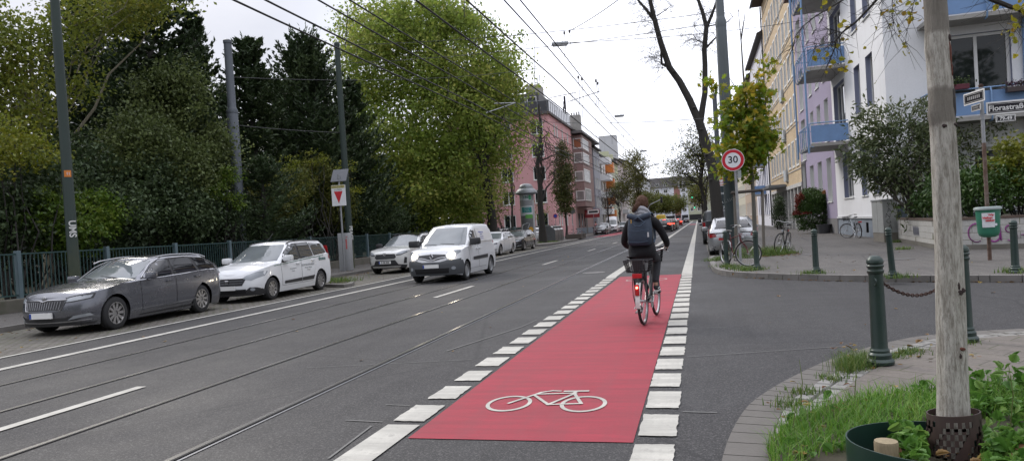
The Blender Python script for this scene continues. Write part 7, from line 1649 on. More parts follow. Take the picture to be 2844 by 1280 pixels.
bl = [blob(2030, 330, YM, .50, .75), blob(2020, 420, YM, .55, .6), blob(2100, 330, YM, .62, .75), blob(2120, 400, YM, .55, .45), blob(2080, 430, YM, .7, .45), blob(2060, 260, YM, .45, .6, w=.6), blob(2115, 240, YM, .4, .6, w=.7), blob(1975, 240, YM, .22, .36, w=.9), blob(2040, 470, YM-.3, .5, .3), blob(2090, 380, YM-.4, .6, .7), blob(2135, 180, YM, .25, .4, w=.35), blob(2085, 490, YM, .25, .25, w=.5)]
P, tn, C = crown_points(rng, bl, 330, 8, .17, .3, .8)
scatter('crown', P, .18, L_MAP, ym, rng, MAPLE, 1.0, up=.2, tint=tn*1.1+.05)
m = MB()
for d in rng.normal(size=(26, 3)): p = at(2056+d[0]*6, 70+d[1]*40, YM); m.tube([p, p+Vector(d).normalized()*.35], [.006, .002], 3)
m.build('twigs', BARKD, ym)
sf = thing('tree_stakes', 'weathered wooden stake frame holding the young maple', 'tree stakes', (0, 0, 0)); WOODW = M('stake_wood', (.14, .125, .105), .85, var=.35, scale=6, bump=.4, stretch=(4, 4, .5))
for (xt, yt, xb, yb) in ((2040, 535, 2046, 712), (2117, 528, 2122, 703)):
    m = MB(); m.tube([at(xb, yb, 25.9), at(xt, yt, 25.9)], .05, 10); m.build('stake', WOODW, sf, smooth=50)
m = MB(); m.tube([at(2030, 536, 25.8), at(2118, 528, 25.8)], .055, 10); m.build('crossbar', M('stake_wood_dark', (.06, .05, .042), .85, var=.3, scale=6), sf, smooth=50)
rb = [blob(2440, 345, 29, 1.0, .95), blob(2395, 430, 28.6, .85, .75), blob(2510, 400, 29, 1.2, 1.0), blob(2575, 330, 29.2, .85, .8), blob(2540, 520, 28.6, .9, .9), blob(2470, 500, 28.6, .8, .6), blob(2430, 470, 28.4, .8, .5), blob(2600, 430, 29, .9, 1.0), blob(2560, 600, 28.2, .6, .6, w=.7)]
rng = np.random.default_rng(95); P, tn, C = crown_points(rng, rb, 620, 15, .17, .35, .8)
rh = thing('rhododendron', 'big rhododendron leaning over the pavement by the white corner house', 'shrub', (0, 0, 0)); m = MB(); rt = at(2560, 610, 28.4)
for k in range(26):
    c = Vector(C[rng.integers(len(C))]); m.tube(limb_path(rng, (7.6, 28.3, .9), c, 5, .2, .05), [.06, .05, .035, .025, .015, .008], 6)
m.build('stems', BARK, rh, smooth=60)
ax = unit(P-np.array([7.2, 29, 3.])); ax[:, 2] -= .5; scatter('foliage', P, .19, L_RHO, rh, rng, LEAF, .30, axis=unit(ax), axw=.5, up=.3, tint=tn)
shrub('hedge', 'glossy laurel hedge behind the graffiti wall', [(7.75, 25.6, 1.7, .55, 1.3, .75), (7.7, 24.3, 1.75, .55, .7, .8), (8.6, 23.75, 1.75, .8, .55, .75), (9.8, 23.2, 1.6, .7, .5, .65), (8.2, 24.2, 2.0, .7, .6, .55), (7.75, 27.2, 1.5, .5, 1.2, .6)], .15, L_LAU, 520, 16, .16, 96, cat='hedge', aspect=.36, up=.1, axis=(0, 0, 1), axw=.35, zb=.95)
shrub('shrub', 'yellow-green acer bush at the right edge of the photo', [blob(2830, 455, 24.4, .75, .55), blob(2870, 420, 24.2, .8, .6), blob(2815, 500, 24.2, .5, .3), blob(2840, 525, 24, .4, .25)], .10, leafmat('leaf_acer', (.10, .13, .012), (.16, .18, .02), (.24, .23, .03), .35), 230, 16, .16, 97, flat=.35, tmpl=MAPLE, aspect=1.)
shrub('shrub', 'dark climbing shrub under the lower blue balcony', [(10.0, 31.4, 2.9, 1.1, .4, 1.6), (9.3, 31.5, 4.1, .5, .3, .9), (11.0, 31.3, 4.2, .7, .3, .35), (9.2, 30.9, 1.7, .8, .8, .8), (12, 31, 1.5, 1.6, .7, .6)], .15, L_RHO, 300, 14, .2, 98, aspect=.4)
cl = [(7.0, 48, 1.25, 1.0, 1.0, 1.2), (7.0, 48, 2.1, .9, .9, .75)]
shrub('clipped_bush', 'large clipped bush turning red on its street side, before the purple house', cl, .07, L_LAU, 1500, 22, .10, 99, shell=.86, aspect=.7, mat2=leafmat('leaf_red', (.14, .018, .014), (.22, .04, .02), (.12, .07, .02), .2), sel=lambda P: (P[:, 0] < -.15)&(P[:, 2] > 1.2)&(noise3(P, 2., 4) > -.3), zb=.12)
shrub('conifer_bush', 'small conical evergreen beyond the clipped bush', [(6.7, 64, 1.2, .55, .55, 1.1), (6.7, 64, 2.1, .4, .4, .9)], .09, L_BLU, 300, 18, .12, 100, shell=.7, zb=.12)
pf = at(2298, 537, 47.5); mum = thing('flower_pot', 'ball of apricot chrysanthemums on a stand beside the clipped bush', 'flowers', (pf.x, 47.5, pf.z)); rng = np.random.default_rng(101)
d = unit(rng.normal(size=(500, 3))); d[:, 2] = np.abs(d[:, 2])*.9-.1; scatter('flowers', d*np.array([.32, .32, .3]), .07, leafmat('petal_apricot', (.36, .16, .06), (.45, .24, .10), (.5, .32, .16), .2), mum, rng, MAPLE, 1.); m = MB(); m.lathe([(.001, -.3), (.12, -.3), (.17, -.05), (.001, -.04)], n=14); m.build('pot', M('pot_white', (.5, .5, .48), .6), mum); m = MB(); m.tube([(0, 0, -.3), (0, 0, -pf.z+.12)], .03, 6); m.tube([(-.2, 0, -pf.z+.12), (0, 0, -.5), (.2, 0, -pf.z+.12)], .012, 5); m.build('stand', BLKP, mum)
for k, (px, py, Y, lab) in enumerate(((2655, 236, 30.75, 'dark red flower box hung on the lower balcony rail'), (2830, 240, 30.75, 'flower box with purple heather on the lower balcony rail at the right edge'))):
    p = at(px, py, Y); fb = thing('flower_box', lab, 'flower box', tuple(p)); m = MB(); m.box(-.42, .42, -.12, .1, -.2, .0, .02); m.build('box', M('box_red' if k == 0 else 'box_brown', (.10, .012, .025) if k == 0 else (.05, .035, .035), .5), fb)
    rng = np.random.default_rng(110+k); q = rng.normal(size=(240, 3))*np.array([.25, .07, .07])+np.array([0, 0, .1]); scatter('plants', q, .09, (L_MD, leafmat('leaf_heather', (.09, .04, .08), (.12, .07, .10), (.10, .12, .06), .2))[k], fb, rng)
t = NT('whitewashed_bark'); v = t.coord(); v2 = t.coord((9, 9, 1.25)); v3 = t.coord((16, 16, 3.0))
fis = t.noise(v2, 5., 8, .72); fine = t.noise(v3, 7, 6, .75)
c = t.mix(t.ramp(fis, [(.34, 0.), (.58, 1.)]), (.22, .20, .165), (.54, .515, .46)); c = t.mix(t.ramp(fine, [(.36, .7), (.5, 0.)]), c, (.17, .15, .12)); c = t.mix(t.ramp(t.noise(v, 2.2, 5), [(.5, 0.), (.75, .25)]), c, (.26, .24, .17))
sx = t.new('ShaderNodeSeparateXYZ'); tcn = t.new('ShaderNodeTexCoord'); t.link(tcn.outputs['Object'], sx.inputs[0]); wz = t.new('ShaderNodeMath', operation='MULTIPLY_ADD'); t.link(t.noise(v, 9, 4), wz.inputs[0]); wz.inputs[1].default_value = .12; t.link(sx.outputs['Z'], wz.inputs[2])
zf = t.new('ShaderNodeMapRange'); zf.inputs['From Max'].default_value = 4.; t.link(wz.outputs[0], zf.inputs['Value'])
Z = lambda z: (z+.06)/4.
band = t.ramp(zf.outputs[0], [(0, 0.), (Z(1.965), 0.), (Z(1.985), 1.), (Z(2.165), 1.), (Z(2.19), 0.), (Z(2.47), 0.), (Z(2.50), 1.), (1., 1.)]); c = t.mix(t.mix(.85, (0, 0, 0), band), c, t.mix(t.noise(v, 14, 5, .7), (.13, .115, .095), (.215, .195, .165)))
t.col(c); t.b.inputs['Roughness'].default_value = .92
hh = t.new('ShaderNodeMath', operation='MULTIPLY_ADD'); t.link(fine, hh.inputs[0]); hh.inputs[1].default_value = .5; t.link(fis, hh.inputs[2]); t.bump(hh.outputs[0], .85, .02); WBARK = t.m
TX, TY = 1.345, 4.55
st_ = thing('street_tree', 'pale whitewashed trunk with dark wounds in the right foreground', 'tree', (TX, TY, 0)); rng = np.random.default_rng(120)
m = MB(); n = 28; vs_ = []; zz = list(np.linspace(.05, 4.2, 70));
for i, z in enumerate(zz):
    r0 = .083-.0092*z+(.02*math.exp(-z*5)); cx, cy = .012*math.sin(z*1.3)+.010*z, .01*math.sin(z*2.1)
    for j in range(n):
        a = 2*PI*j/n; rr = r0*(1+.022*math.sin(3*a+z*2)+.016*math.sin(5*a-z*3.1)+.012*math.sin(z*9+2*a))
        for (ka, kz, kr, kd) in ((R(-65), 1.02, .05, .012), (R(200), 2.05, .05, .02), (R(190), 2.42, .07, .012), (R(-60), .66, .05, .010), (R(200), 2.0, .05, .014)):
            da = (a-ka+PI) % (2*PI)-PI; rr += kd*math.exp(-((da*.083)**2+(z-kz)**2)/kr**2*2.2)
        vs_.append((cx+rr*math.cos(a), cy+rr*math.sin(a), z))
m.add(vs_, [(i*n+j, i*n+(j+1) % n, (i+1)*n+(j+1) % n, (i+1)*n+j) for i in range(len(zz)-1) for j in range(n)]); m.build('trunk', WBARK, st_, smooth=60)
WND = M('wound_dark', (.035, .022, .02), .9, var=.5, scale=30, bump=.6, bscale=60); WNR = M('wound_rust', (.11, .035, .022), .9, var=.5, scale=30, bump=.6, bscale=60)
def wound(ang, z, wa, wz_, mat, seed, lift=.004):
    r = random.Random(seed); m = MB(); r0 = .083-.0092*z; cx, cy = .012*math.sin(z*1.3)+.010*z, .01*math.sin(z*2.1); pts = []
    N_ = 16
    for k in range(N_):
        a = 2*PI*k/N_; q = r.uniform(.7, 1.15); pts.append((ang+wa*math.cos(a)*q, z+wz_*math.sin(a)*q))
    def P_(a, zz_, l): rr = r0*1.035+l; return (cx+rr*math.cos(a), cy+rr*math.sin(a), zz_)
    vv = [P_(ang, z, lift*1.2)]+[P_(a, q, -lift*1.5) for a, q in pts]+[P_(ang+(a-ang)*.6, z+(q-z)*.6, lift) for a, q in pts]
    m.add(vv, [(1+k, 1+(k+1) % N_, 1+N_+(k+1) % N_, 1+N_+k) for k in range(N_)]+[(0, 1+N_+k, 1+N_+(k+1) % N_) for k in range(N_)]); m.build('wound', mat, st_, smooth=60)
wound(R(-66), 1.02, .30, .024, WND, 1, .008); wound(R(-52), 1.03, .22, .02, WND, 2, .010); wound(R(-70), 1.055, .12, .03, WND, 3); wound(R(-62), .70, .28, .014, WNR, 4, .006); wound(R(-75), .66, .12, .02, WND, 5)
wound(R(-45), 2.36, .17, .10, WNR, 6); wound(R(-46), 2.45, .19, .028, WND, 7, .008); wound(R(-42), 2.27, .10, .05, WNR, 8); wound(R(-30), 2.09, .50, .105, M('burn_dark', (.045, .04, .036), .95, var=.5, scale=14, bump=.4), 9, .003); wound(R(-100), 1.96, .26, .012, WND, 10); wound(R(-45), 1.965, .25, .012, WND, 11); wound(R(-28), 1.96, .2, .016, WND, 12)
t = NT('guard_plastic'); tc_ = t.new('ShaderNodeTexCoord'); t.col(t.mix(t.noise(t.coord((12, 12, 2)), 4, 5), (.028, .018, .016), (.075, .045, .04))); t.b.inputs['Roughness'].default_value = .55; GUARD = t.m
m = MB(); n = 44; rows = 9; zr = [0.03+.30*k/rows for k in range(rows+1)]
def gp(j, z, rin=0): a = 2*PI*j/n; rr = .130+.02*(1-z/.4)-rin; tilt = .012*math.cos(a+.6)*(z/.3); return (TX+rr*math.cos(a)+.004, TY+rr*math.sin(a), z+tilt)
vs_ = [gp(j, z) for z in zr for j in range(n)]+[gp(j, z, .006) for z in zr for j in range(n)]; o_ = n*(rows+1); fs = []
for i in range(rows):
    for j in range(n):
        if j % 2 == (i//1) % 2 and 1 <= i < rows-1 and (i*7+j*3) % 5: continue
        a = (i*n+j, i*n+(j+1) % n, (i+1)*n+(j+1) % n, (i+1)*n+j); fs.append(a); fs.append(tuple(x+o_ for x in a))
fs += [(rows*n+j, rows*n+(j+1) % n, o_+rows*n+(j+1) % n, o_+rows*n+j) for j in range(n)]
m.add(vs_, fs); tag(m.build('tree_guard', GUARD, smooth=50), 'dark brown perforated plastic guard round the foot of the pale trunk', 'tree guard')
YO = 5.6; m = MB(); tips = []
def br(pts, r0, r1, Y=YO):
    P = [at(p[0], p[1], Y+(p[2] if len(p) > 2 else 0)) for p in pts]; m.tube(P, [r0+(r1-r0)*i/(len(P)-1) for i in range(len(P))], 6); return P
brs = [br([(2520, -110, -.6), (2470, -40, -.2), (2415, 23), (2377, 62), (2339, 91), (2322, 114), (2319, 132), (2308, 160), (2295, 188)], .011, .003), br([(2440, -50), (2342, 0), (2304, 23), (2263, 47), (2231, 73), (2210, 100), (2201, 141)], .008, .002), br([(2339, 91), (2315, 84), (2290, 78)], .004, .0015), br([(2650, -60), (2757, 0), (2807, 20), (2850, 34), (2930, 40)], .020, .012), br([(2322, 114), (2280, 124), (2255, 118)], .003, .001), br([(2560, -60), (2540, 0), (2525, 60), (2512, 128)], .004, .001), br([(2600, -60), (2480, -10), (2478, 50), (2490, 110)], .004, .001), br([(2470, -40), (2440, 20), (2470, 70)], .004, .001), br([(2850, 34), (2830, 70), (2805, 95)], .004, .001)]
rng = np.random.default_rng(130); LP = []
for P in brs:
    for k in range(len(P)*9):
        i = rng.integers(len(P)-1); s = P[i].lerp(P[i+1], rng.uniform(0, 1)); d = Vector(rng.normal(size=3)).normalized()+Vector((-.2, 0, -.5)); L_ = rng.uniform(.05, .22); e = s+d*L_; m.tube([s, s.lerp(e, .5)+Vector(rng.normal(size=3))*.01, e], [.0018, .0014, .0008], 3, caps=False)
        if rng.uniform() < .10: LP.append(e)
for (px, py, sx_, sy_, k) in ((2500, 60, 40, 60, 17), (2530, 20, 40, 30, 8), (2310, 180, 30, 14, 5), (2340, 150, 40, 40, 4), (2815, 70, 22, 26, 15), (2835, 20, 10, 20, 8), (2290, 20, 60, 20, 4), (2350, 40, 40, 30, 3)):
    for j in range(k): LP.append(at(px+rng.normal()*sx_*.7, py+rng.normal()*sy_*.7, YO+rng.normal()*.15))
m2 = m.build('branch', BARKD, st_); m2.location = (-TX, -TY, 0)
LP = np.array([tuple(p) for p in LP]); o = scatter('leaves', LP, .037, leafmat('leaf_lime', (.20, .22, .02), (.38, .32, .03), (.34, .20, .03), .5), st_, rng, BROAD, 1.1, up=.0, axis=(0, 0, -1), axw=.3); o.location = (-TX, -TY, 0)
GRASS = leafmat('grass_blade', (.075, .20, .018), (.14, .31, .03), (.26, .35, .08), .4); HERB = leafmat('herb_leaf', (.06, .16, .022), (.13, .28, .045), (.22, .36, .08), .4)
def inpoly(x, y, poly):
    c = np.zeros(len(x), bool); n = len(poly)
    for i in range(n):
        (ax_, ay), (bx_, by) = poly[i], poly[(i+1) % n]; k = ((ay > y) != (by > y)) & (x < (bx_-ax_)*(y-ay)/(by-ay+1e-12)+ax_); c ^= k
    return c
def blades(name, P, hgt, wid, rng, mat, bend=.5):
    n = len(P); a = rng.uniform(0, 2*PI, n); d = np.stack([np.cos(a), np.sin(a), 0*a], 1); s = np.stack([-np.sin(a), np.cos(a), 0*a], 1); h = (hgt*rng.uniform(.45, 1.25, n))[:, None]; w_ = (wid*rng.uniform(.7, 1.3, n))[:, None]; bb = bend*rng.uniform(.3, 1.4, n)[:, None]
    up_ = np.array([[0, 0, 1.]]); X = []
    for q, ww in ((0, 1.), (.4, .85), (.75, .5), (1., .0)):
        c = P+up_*h*q*(1-.25*bb*q)+d*h*bb*q*q*.8; X += [c-s*w_*ww, c+s*w_*ww] if ww else [c]
    V = np.stack(X, 1).reshape(-1, 3); T = np.array([(0, 1, 3), (0, 3, 2), (2, 3, 5), (2, 5, 4), (4, 5, 6)]); L = (T[None]+(np.arange(n)*7)[:, None, None]).reshape(-1)
    return link(name, np_mesh(name, V, 3, L, mat, np.repeat(rng.uniform(0, 1, n), 7)))
rng = np.random.default_rng(140); n = 34000; x, y = rng.uniform(.25, 4.3, n), rng.uniform(3.0, 6.6, n)
k = inpoly(x, y, bed) & (((x-1.24)/.53)**2+((y-4.20)/.47)**2 > 1.0) & (np.abs(x*TY-y*TX)/4.74 > .10*(y < TY)) & (noise3(np.stack([x, y, 0*x], 1), 2.2, 3) > -.9)
gr = tag(blades('grass', np.stack([x[k], y[k], 0*x[k]+.08], 1), .15, .003, rng, GRASS, .9), 'tall green grass in the planted bed', 'grass', kind='stuff')
n = 3600; x, y = rng.uniform(.4, 4.2, n), rng.uniform(3.2, 6.3, n); k = inpoly(x, y, bed) & (((x-1.24)/.53)**2+((y-4.20)/.47)**2 > 1.0) & ((x > 1.5) | (rng.uniform(size=n) < .10)) & ((y < 6.0) | (x > 1.9)) & (np.abs(x*TY-y*TX)/4.74 > .17*(y < TY+.1))
P = np.stack([x[k], y[k], .10+rng.uniform(0, 1, k.sum())**1.3*.22*np.clip((x[k]-1.2), .3, 1.3)], 1)
tag(scatter('weeds', P, .072, HERB, None, rng, BROAD, 1.15, up=.55), 'leafy weeds and dead-nettles crowding round the trunk', 'weeds', kind='stuff')
x, y = rng.uniform(.75, 1.75, 1500), rng.uniform(3.8, 4.75, 1500); k = (((x-1.24)/.49)**2+((y-4.20)/.43)**2 < 1) & ((x-TX)**2+(y-TY)**2 > .03) & (x > 1.02) & ((np.abs(x*TY-y*TX)/4.74 > .14) | (y > TY)); P = np.stack([x[k], y[k], .10+rng.uniform(0, 1, k.sum())*.16], 1)
tag(scatter('weeds', P, .068, HERB, None, rng, BROAD, 1.1, up=.6), 'broad serrated leaves spilling over inside the edging ring', 'weeds', kind='stuff')
m = MB()
for (x_, y_, h_) in ((1.75, 4.9, .45), (.62, 5.35, .40), (2.2, 5.1, .5), (1.0, 5.5, .45), (.5, 4.8, .3)):
    m.tube([(x_, y_, .08), (x_+.03, y_, .08+h_*.6), (x_+.02, y_+.02, .08+h_)], [.004, .003, .0015], 4)
tag(m.build('weed_stems', M('stem_green', (.10, .13, .03), .7)), 'thin upright weed stems in the bed', 'weeds', kind='stuff')
TUFT = leafmat('tuft_blade', (.055, .11, .018), (.105, .19, .03), (.22, .24, .07), .3)
def tufts(label, spots, n, hgt, spread, seed, wid=.004, name='grass'):
    rng = np.random.default_rng(seed); P = []
    for (x_, y_, z_) in spots:
        q = rng.normal(size=(n, 2))*spread; P.append(np.stack([x_+q[:, 0], y_+q[:, 1], np.full(n, z_)], 1))
    return tag(blades(name, np.concatenate(P), hgt, wid, rng, TUFT, .8), label, 'grass', kind='stuff')
tufts('wild grass tuft at the foot of the large near bollard', [(1.33, 7.05, .06), (1.25, 6.95, .05), (1.42, 7.2, .06), (1.3, 7.2, .05)], 240, .17, .075, 150, .0022)
tufts('short weeds along the setts by the near bollards', [(1.75, 7.5, .06), (1.9, 7.65, .06), (2.0, 7.8, .06), (2.55, 8.2, .07), (1.05, 6.6, .06), (.75, 6.1, .06), (.6, 5.7, .06)], 120, .07, .07, 151)
tufts('grass fringes at the far bollards and bicycles', [(1.3, 18.9, .12), (1.15, 18.8, .12), (2.4, 17.0, .12), (.7, 20.5, .12), (.9, 19.6, .12), (3.65, 15.3, .12), (5.75, 15.4, .12), (.45, 23.5, .12), (.7, 24.6, .12), (2.7, 25.4, .12), (2.2, 24.8, .12), (3., 25.8, .12), (1.5, 24.2, .12), (6.2, 24.9, .12), (7.3, 29.9, .12)], 200, .12, .16, 152, .006)
tufts('weedy bed round the maple stakes', [(1.4, 25.2, .12), (1.8, 25.6, .12), (2.3, 26, .12), (1.6, 26.4, .12), (2.4, 25.2, .12), (2.7, 26.5, .12)], 260, .32, .25, 153, .007)
tufts('grass at the foot of the dark trunk and on the kerb island', [(-14.1, 63.6, .12), (-13.8, 64.3, .12), (-13.2, 64.6, .12), (-13.6, 66, .12), (-13, 75.5, .12), (-11.7, 21.6, .11), (-12.4, 22.4, .11), (-13.3, 22.8, .11)], 220, .16, .3, 154, .008)
DEADL = leafmat('fallen_leaf', (.12, .05, .02), (.24, .14, .04), (.36, .26, .05), .1)
rng = np.random.default_rng(160); Q = []
def lay(n, x0, x1, y0, y1, z): Q.append(np.stack([rng.uniform(x0, x1, n), rng.uniform(y0, y1, n), np.full(n, z)], 1))
lay(900, -14.45, -13.9, 8, 54, .012); lay(260, -13.9, -11.2, 8, 54, .012); lay(420, -18, -14.7, 8, 60, .128); lay(30, -10.8, -3, 8, 40, .012); lay(10, .3, 6, 9, 15, .012); lay(40, .3, 6, 16.5, 24, .128); lay(420, 1., 3.2, 24.2, 26.6, .14); lay(60, 1.3, 2.6, 6.9, 8.4, .07); lay(120, .4, 4, 4, 6.3, .12); lay(40, .8, 1.6, 3.9, 4.7, .14); lay(90, 4, 7.5, 40, 52, .128)
q = np.stack([rng.uniform(1.0, 6, 60), np.zeros(60), np.full(60, .01)], 1); q[:, 1] = np.interp(q[:, 0], [.75, 1.28, 2.1, 3.26, 4.76, 5.6], [18.5, 17.75, 16.9, 15.95, 15.15, 14.75])-rng.uniform(.02, .12, 60); Q.append(q)
tag(scatter('fallen_leaves', np.concatenate(Q), .055, DEADL, None, rng, BROAD, 1.3, axis=unit(np.concatenate(Q)*0+rng.normal(size=(sum(map(len, Q)), 3))*np.array([1, 1, .12])), axw=1., up=3., svar=.5), 'yellow and brown fallen leaves along the kerbs', 'fallen leaves', kind='stuff')
m = MB()
for (x_, y_, z_, s_) in ((1.55, 4.20, .20, .06), (1.62, 4.28, .16, .05), (1.0, 4.42, .12, .05)):
    m.add([(x_-s_, y_-s_*.5, z_), (x_, y_-s_, z_+.03), (x_+s_, y_-s_*.2, z_+.01), (x_+s_*.6, y_+s_, z_+.05), (x_-s_*.4, y_+s_*.8, z_+.02), (x_, y_, z_-.005)], [(0, 1, 5), (1, 2, 5), (2, 3, 5), (3, 4, 5), (4, 0, 5)])
tag(m.build('dry_leaves', M('dry_leaf', (.22, .11, .055), .8, var=.3, scale=20)), 'curled dry brown leaves beside the tree guard', 'fallen leaves', kind='stuff')
# ------------------------------------------------------------------ bicycles and the rider
RIMS = M('bike_rim', (.50, .50, .50), .3, .8, var=.1); BTYRE = M('bike_tyre', (.02, .02, .021), .8); SADD = M('saddle_black', (.02, .02, .022), .5)
def bicycle(label, loc, rz, framem, r=.35, wb=1.07, lean=0., steer=0., basket=(), fender=None, step=False, rack=True, flat_bar=False, lit=False, saddle=.98, bar=1.08, group=None, carrier_light=True, stand=False):
    t = thing('bicycle', label, 'bicycle', loc, (lean, 0, rz), group)
    def wheel(x, st=0.):
        m = MB(); m.lathe([(r-.035, -.016), (r-.012, -.02), (r, 0), (r-.012, .02), (r-.035, .016)], n=36, axis='Y', closed=True); w_ = m.build('wheel', BTYRE, t, smooth=60, loc=(x, 0, r), rot=(0, 0, st))
        m = MB(); m.lathe([(r-.052, -.011), (r-.034, -.014), (r-.034, .014), (r-.052, .011)], n=36, axis='Y', closed=True)
        m.tube([(0, -.045, 0), (0, .045, 0)], .022, 10)
        for k in range(28):
            a = 2*PI*k/28; b_ = a+(.35 if k % 2 else -.35); m.tube([(.02*math.cos(b_), (.03 if k % 4 < 2 else -.03), .02*math.sin(b_)), ((r-.05)*math.cos(a), 0, (r-.05)*math.sin(a))], .0013, 3, caps=False)
        m.build('rim', RIMS, w_, smooth=50); return w_
    wheel(0); hx, bb, seat = wb-.09-.10, (.43, 0, .29), (.24, 0, saddle-.10)
    fr = MB(); head_t, head_b = (hx-.06, 0, .86), (hx-.015, 0, .68)
    fr.tube([seat, bb], .016, 8)
    if step: fr.tube([bb, (.62, 0, .40), (.74, 0, .58), head_b], .021, 8); fr.tube([(.30, 0, .62), (.5, 0, .5), (.7, 0, .66), head_t], .014, 8)
    else: fr.tube([bb, head_b], .018, 8); fr.tube([(.27, 0, saddle-.22), head_t], .016, 8)
    for sg in (1, -1): fr.tube([(0, sg*.06, r), (.2, sg*.05, .31), (bb[0], sg*.03, bb[2])], .009, 6); fr.tube([(0, sg*.06, r), (.26, sg*.02, saddle-.22)], .008, 6)
    fr.tube([head_b, head_t], .02, 8); fr.build('frame', framem, t, smooth=50)
    m = MB(); m.tube([seat, (.225, 0, saddle-.03)], .012, 8); m.build('seat_post', RIMS, t)
    m = MB(); vs_ = []; prof = [(-.14, .02, 0), (-.13, .075, .015), (-.07, .085, .02), (0, .05, .015), (.07, .025, .008), (.13, .018, .0)]
    for x, hw, z in prof:
        for k in range(8):
            a = 2*PI*k/8; vs_.append((.23+x, hw*math.cos(a), saddle-.01+z+.028*math.sin(a)))
    m.add(vs_, [(i*8+j, i*8+(j+1) % 8, (i+1)*8+(j+1) % 8, (i+1)*8+j) for i in range(5) for j in range(8)]+[tuple(range(8)), tuple(range(40, 48))]); m.build('saddle', SADD, t, smooth=60)
    e = Matrix.Translation((hx-.02, 0, 0)) @ Matrix.Rotation(steer, 4, 'Z') @ Matrix.Translation((-(hx-.02), 0, 0))
    def tf(o): o.matrix_basis = e @ o.matrix_basis; return o
    m = MB()
    for sg in (1, -1): m.tube([(wb, sg*.055, r), (wb-.045, sg*.055, .52), (hx-.01, sg*.045, .72)], .011, 6)
    m.tube([(hx-.01, -.045, .72), (hx-.01, .045, .72)], .014, 6); m.tube([(hx-.01, 0, .72), (hx-.07, 0, .92)], .014, 8); tf(m.build('fork', framem, t, smooth=50))
    m = MB()
    if flat_bar: m.tube([(hx-.06, 0, .9), (hx-.02, 0, bar-.04)], .012, 6); m.tube([(hx-.05, -.31, bar), (hx-.01, 0, bar-.03), (hx-.05, .31, bar)], .012, 8)
    else: m.tube([(hx-.07, 0, .9), (hx-.06, 0, bar-.05)], .012, 6); m.tube([(hx-.22, -.28, bar-.01), (hx-.08, -.24, bar+.01), (hx-.02, -.10, bar-.03), (hx-.02, .10, bar-.03), (hx-.08, .24, bar+.01), (hx-.22, .28, bar-.01)], .012, 8)
    hb = tf(m.build('handlebar', RIMS, t, smooth=50))
    for sg in (1, -1):
        m = MB(); x0 = hx-.24 if not flat_bar else hx-.055
        if flat_bar: m.tube([(x0+.01, sg*.2, bar-.008), (x0, sg*.32, bar)], .017, 8)
        else: m.tube([(x0, sg*.285, bar-.012), (x0+.11, sg*.25, bar+.005)], .017, 8)
        tf(m.build('grip', SADD, t, smooth=50))
        m = MB(); m.tube([(x0+.10, sg*.2, bar), (x0+.13, sg*.26, bar-.03), (x0+.07, sg*.30, bar-.045)], .006, 5); tf(m.build('brake_lever', RIMS, t))
    o = wheel(wb); tf(o)
    if fender:
        for x, cond, f in ((0, (25, 190), None), (wb, (35, 165), tf)):
            m = MB(); vs_ = []; n = 16
            for k in range(n+1):
                a = R(cond[0]+(cond[1]-cond[0])*k/n)
                for w_ in (-.028, 0, .028): rr = r+.028-abs(w_)*.35; vs_.append((x+rr*math.cos(a), w_, r+rr*math.sin(a)))
            m.add(vs_, [(k*3+j, k*3+j+1, (k+1)*3+j+1, (k+1)*3+j) for k in range(n) for j in range(2)]); o = m.build('mudguard', fender, t, smooth=60)
            if f: f(o)
            m = MB()
            for sg in (1, -1): m.tube([(x, sg*.06, r), (x-.22 if f is None else x+.2, sg*.035, r+.27)], .004, 4)
            o = m.build('mudguard_stay', RIMS, t)
            if f: f(o)
    m = MB(); m.lathe([(.085, -.003), (.095, -.003), (.095, .003), (.085, .003)], (bb[0], -.055, bb[2]), 20, 'Y', closed=True); m.lathe([(.02, -.004), (.088, -.004), (.088, .0), (.02, .0)], (bb[0], -.057, bb[2]), 20, 'Y', closed=True); m.tube([(bb[0], -.07, bb[2]), (bb[0], .07, bb[2])], .018, 8)
    ca = R(58);
    for sg, q in ((-1, ca), (1, ca+PI)): m.tube([(bb[0], sg*.07, bb[2]), (bb[0]+.17*math.cos(q), sg*.085, bb[2]+.17*math.sin(q))], .009, 6)
    m.tube([(bb[0], -.055, bb[2]+.09), (0, -.055, r+.035)], .004, 4); m.tube([(bb[0], -.055, bb[2]-.09), (0, -.055, r-.035)], .004, 4); m.build('crank', RIMS, t, smooth=40)
    for sg, q in ((-1, ca), (1, ca+PI)):
        m = MB(); px_, pz = bb[0]+.17*math.cos(q), bb[2]+.17*math.sin(q); m.box(px_-.05, px_+.05, min(sg*.09, sg*.18), max(sg*.09, sg*.18), pz-.012, pz+.012); m.build('pedal', SADD, t)
    if rack:
        m = MB()
        for yy in (-.06, 0, .06): m.tube([(-.28, yy, .78), (.2, yy, .79)], .006, 5)
        m.tube([(-.28, -.06, .78), (-.28, .06, .78)], .006, 5)
        for sg in (1, -1): m.tube([(0, sg*.065, r), (-.14, sg*.065, .78)], .005, 5); m.tube([(0, sg*.065, r), (.08, sg*.065, .78)], .005, 5)
        m.build('rack', SADD, t)
        if carrier_light: m = MB(); m.box(-.33, -.29, -.07, .07, .715, .78, .012); m.build('reflector', M('reflector_red', (.45, .015, .02), .3), t)
    else:
        m = MB(); m.box(.17, .2, -.03, .03, .74, .8, .01); m.build('reflector', M('reflector_red', (.45, .015, .02), .3), t)
    m = MB(); m.tube([(hx+.02, 0, .80), (hx+.07, 0, .80)], [.03, .036], 10); tf(m.build('headlight', HEADL, t))
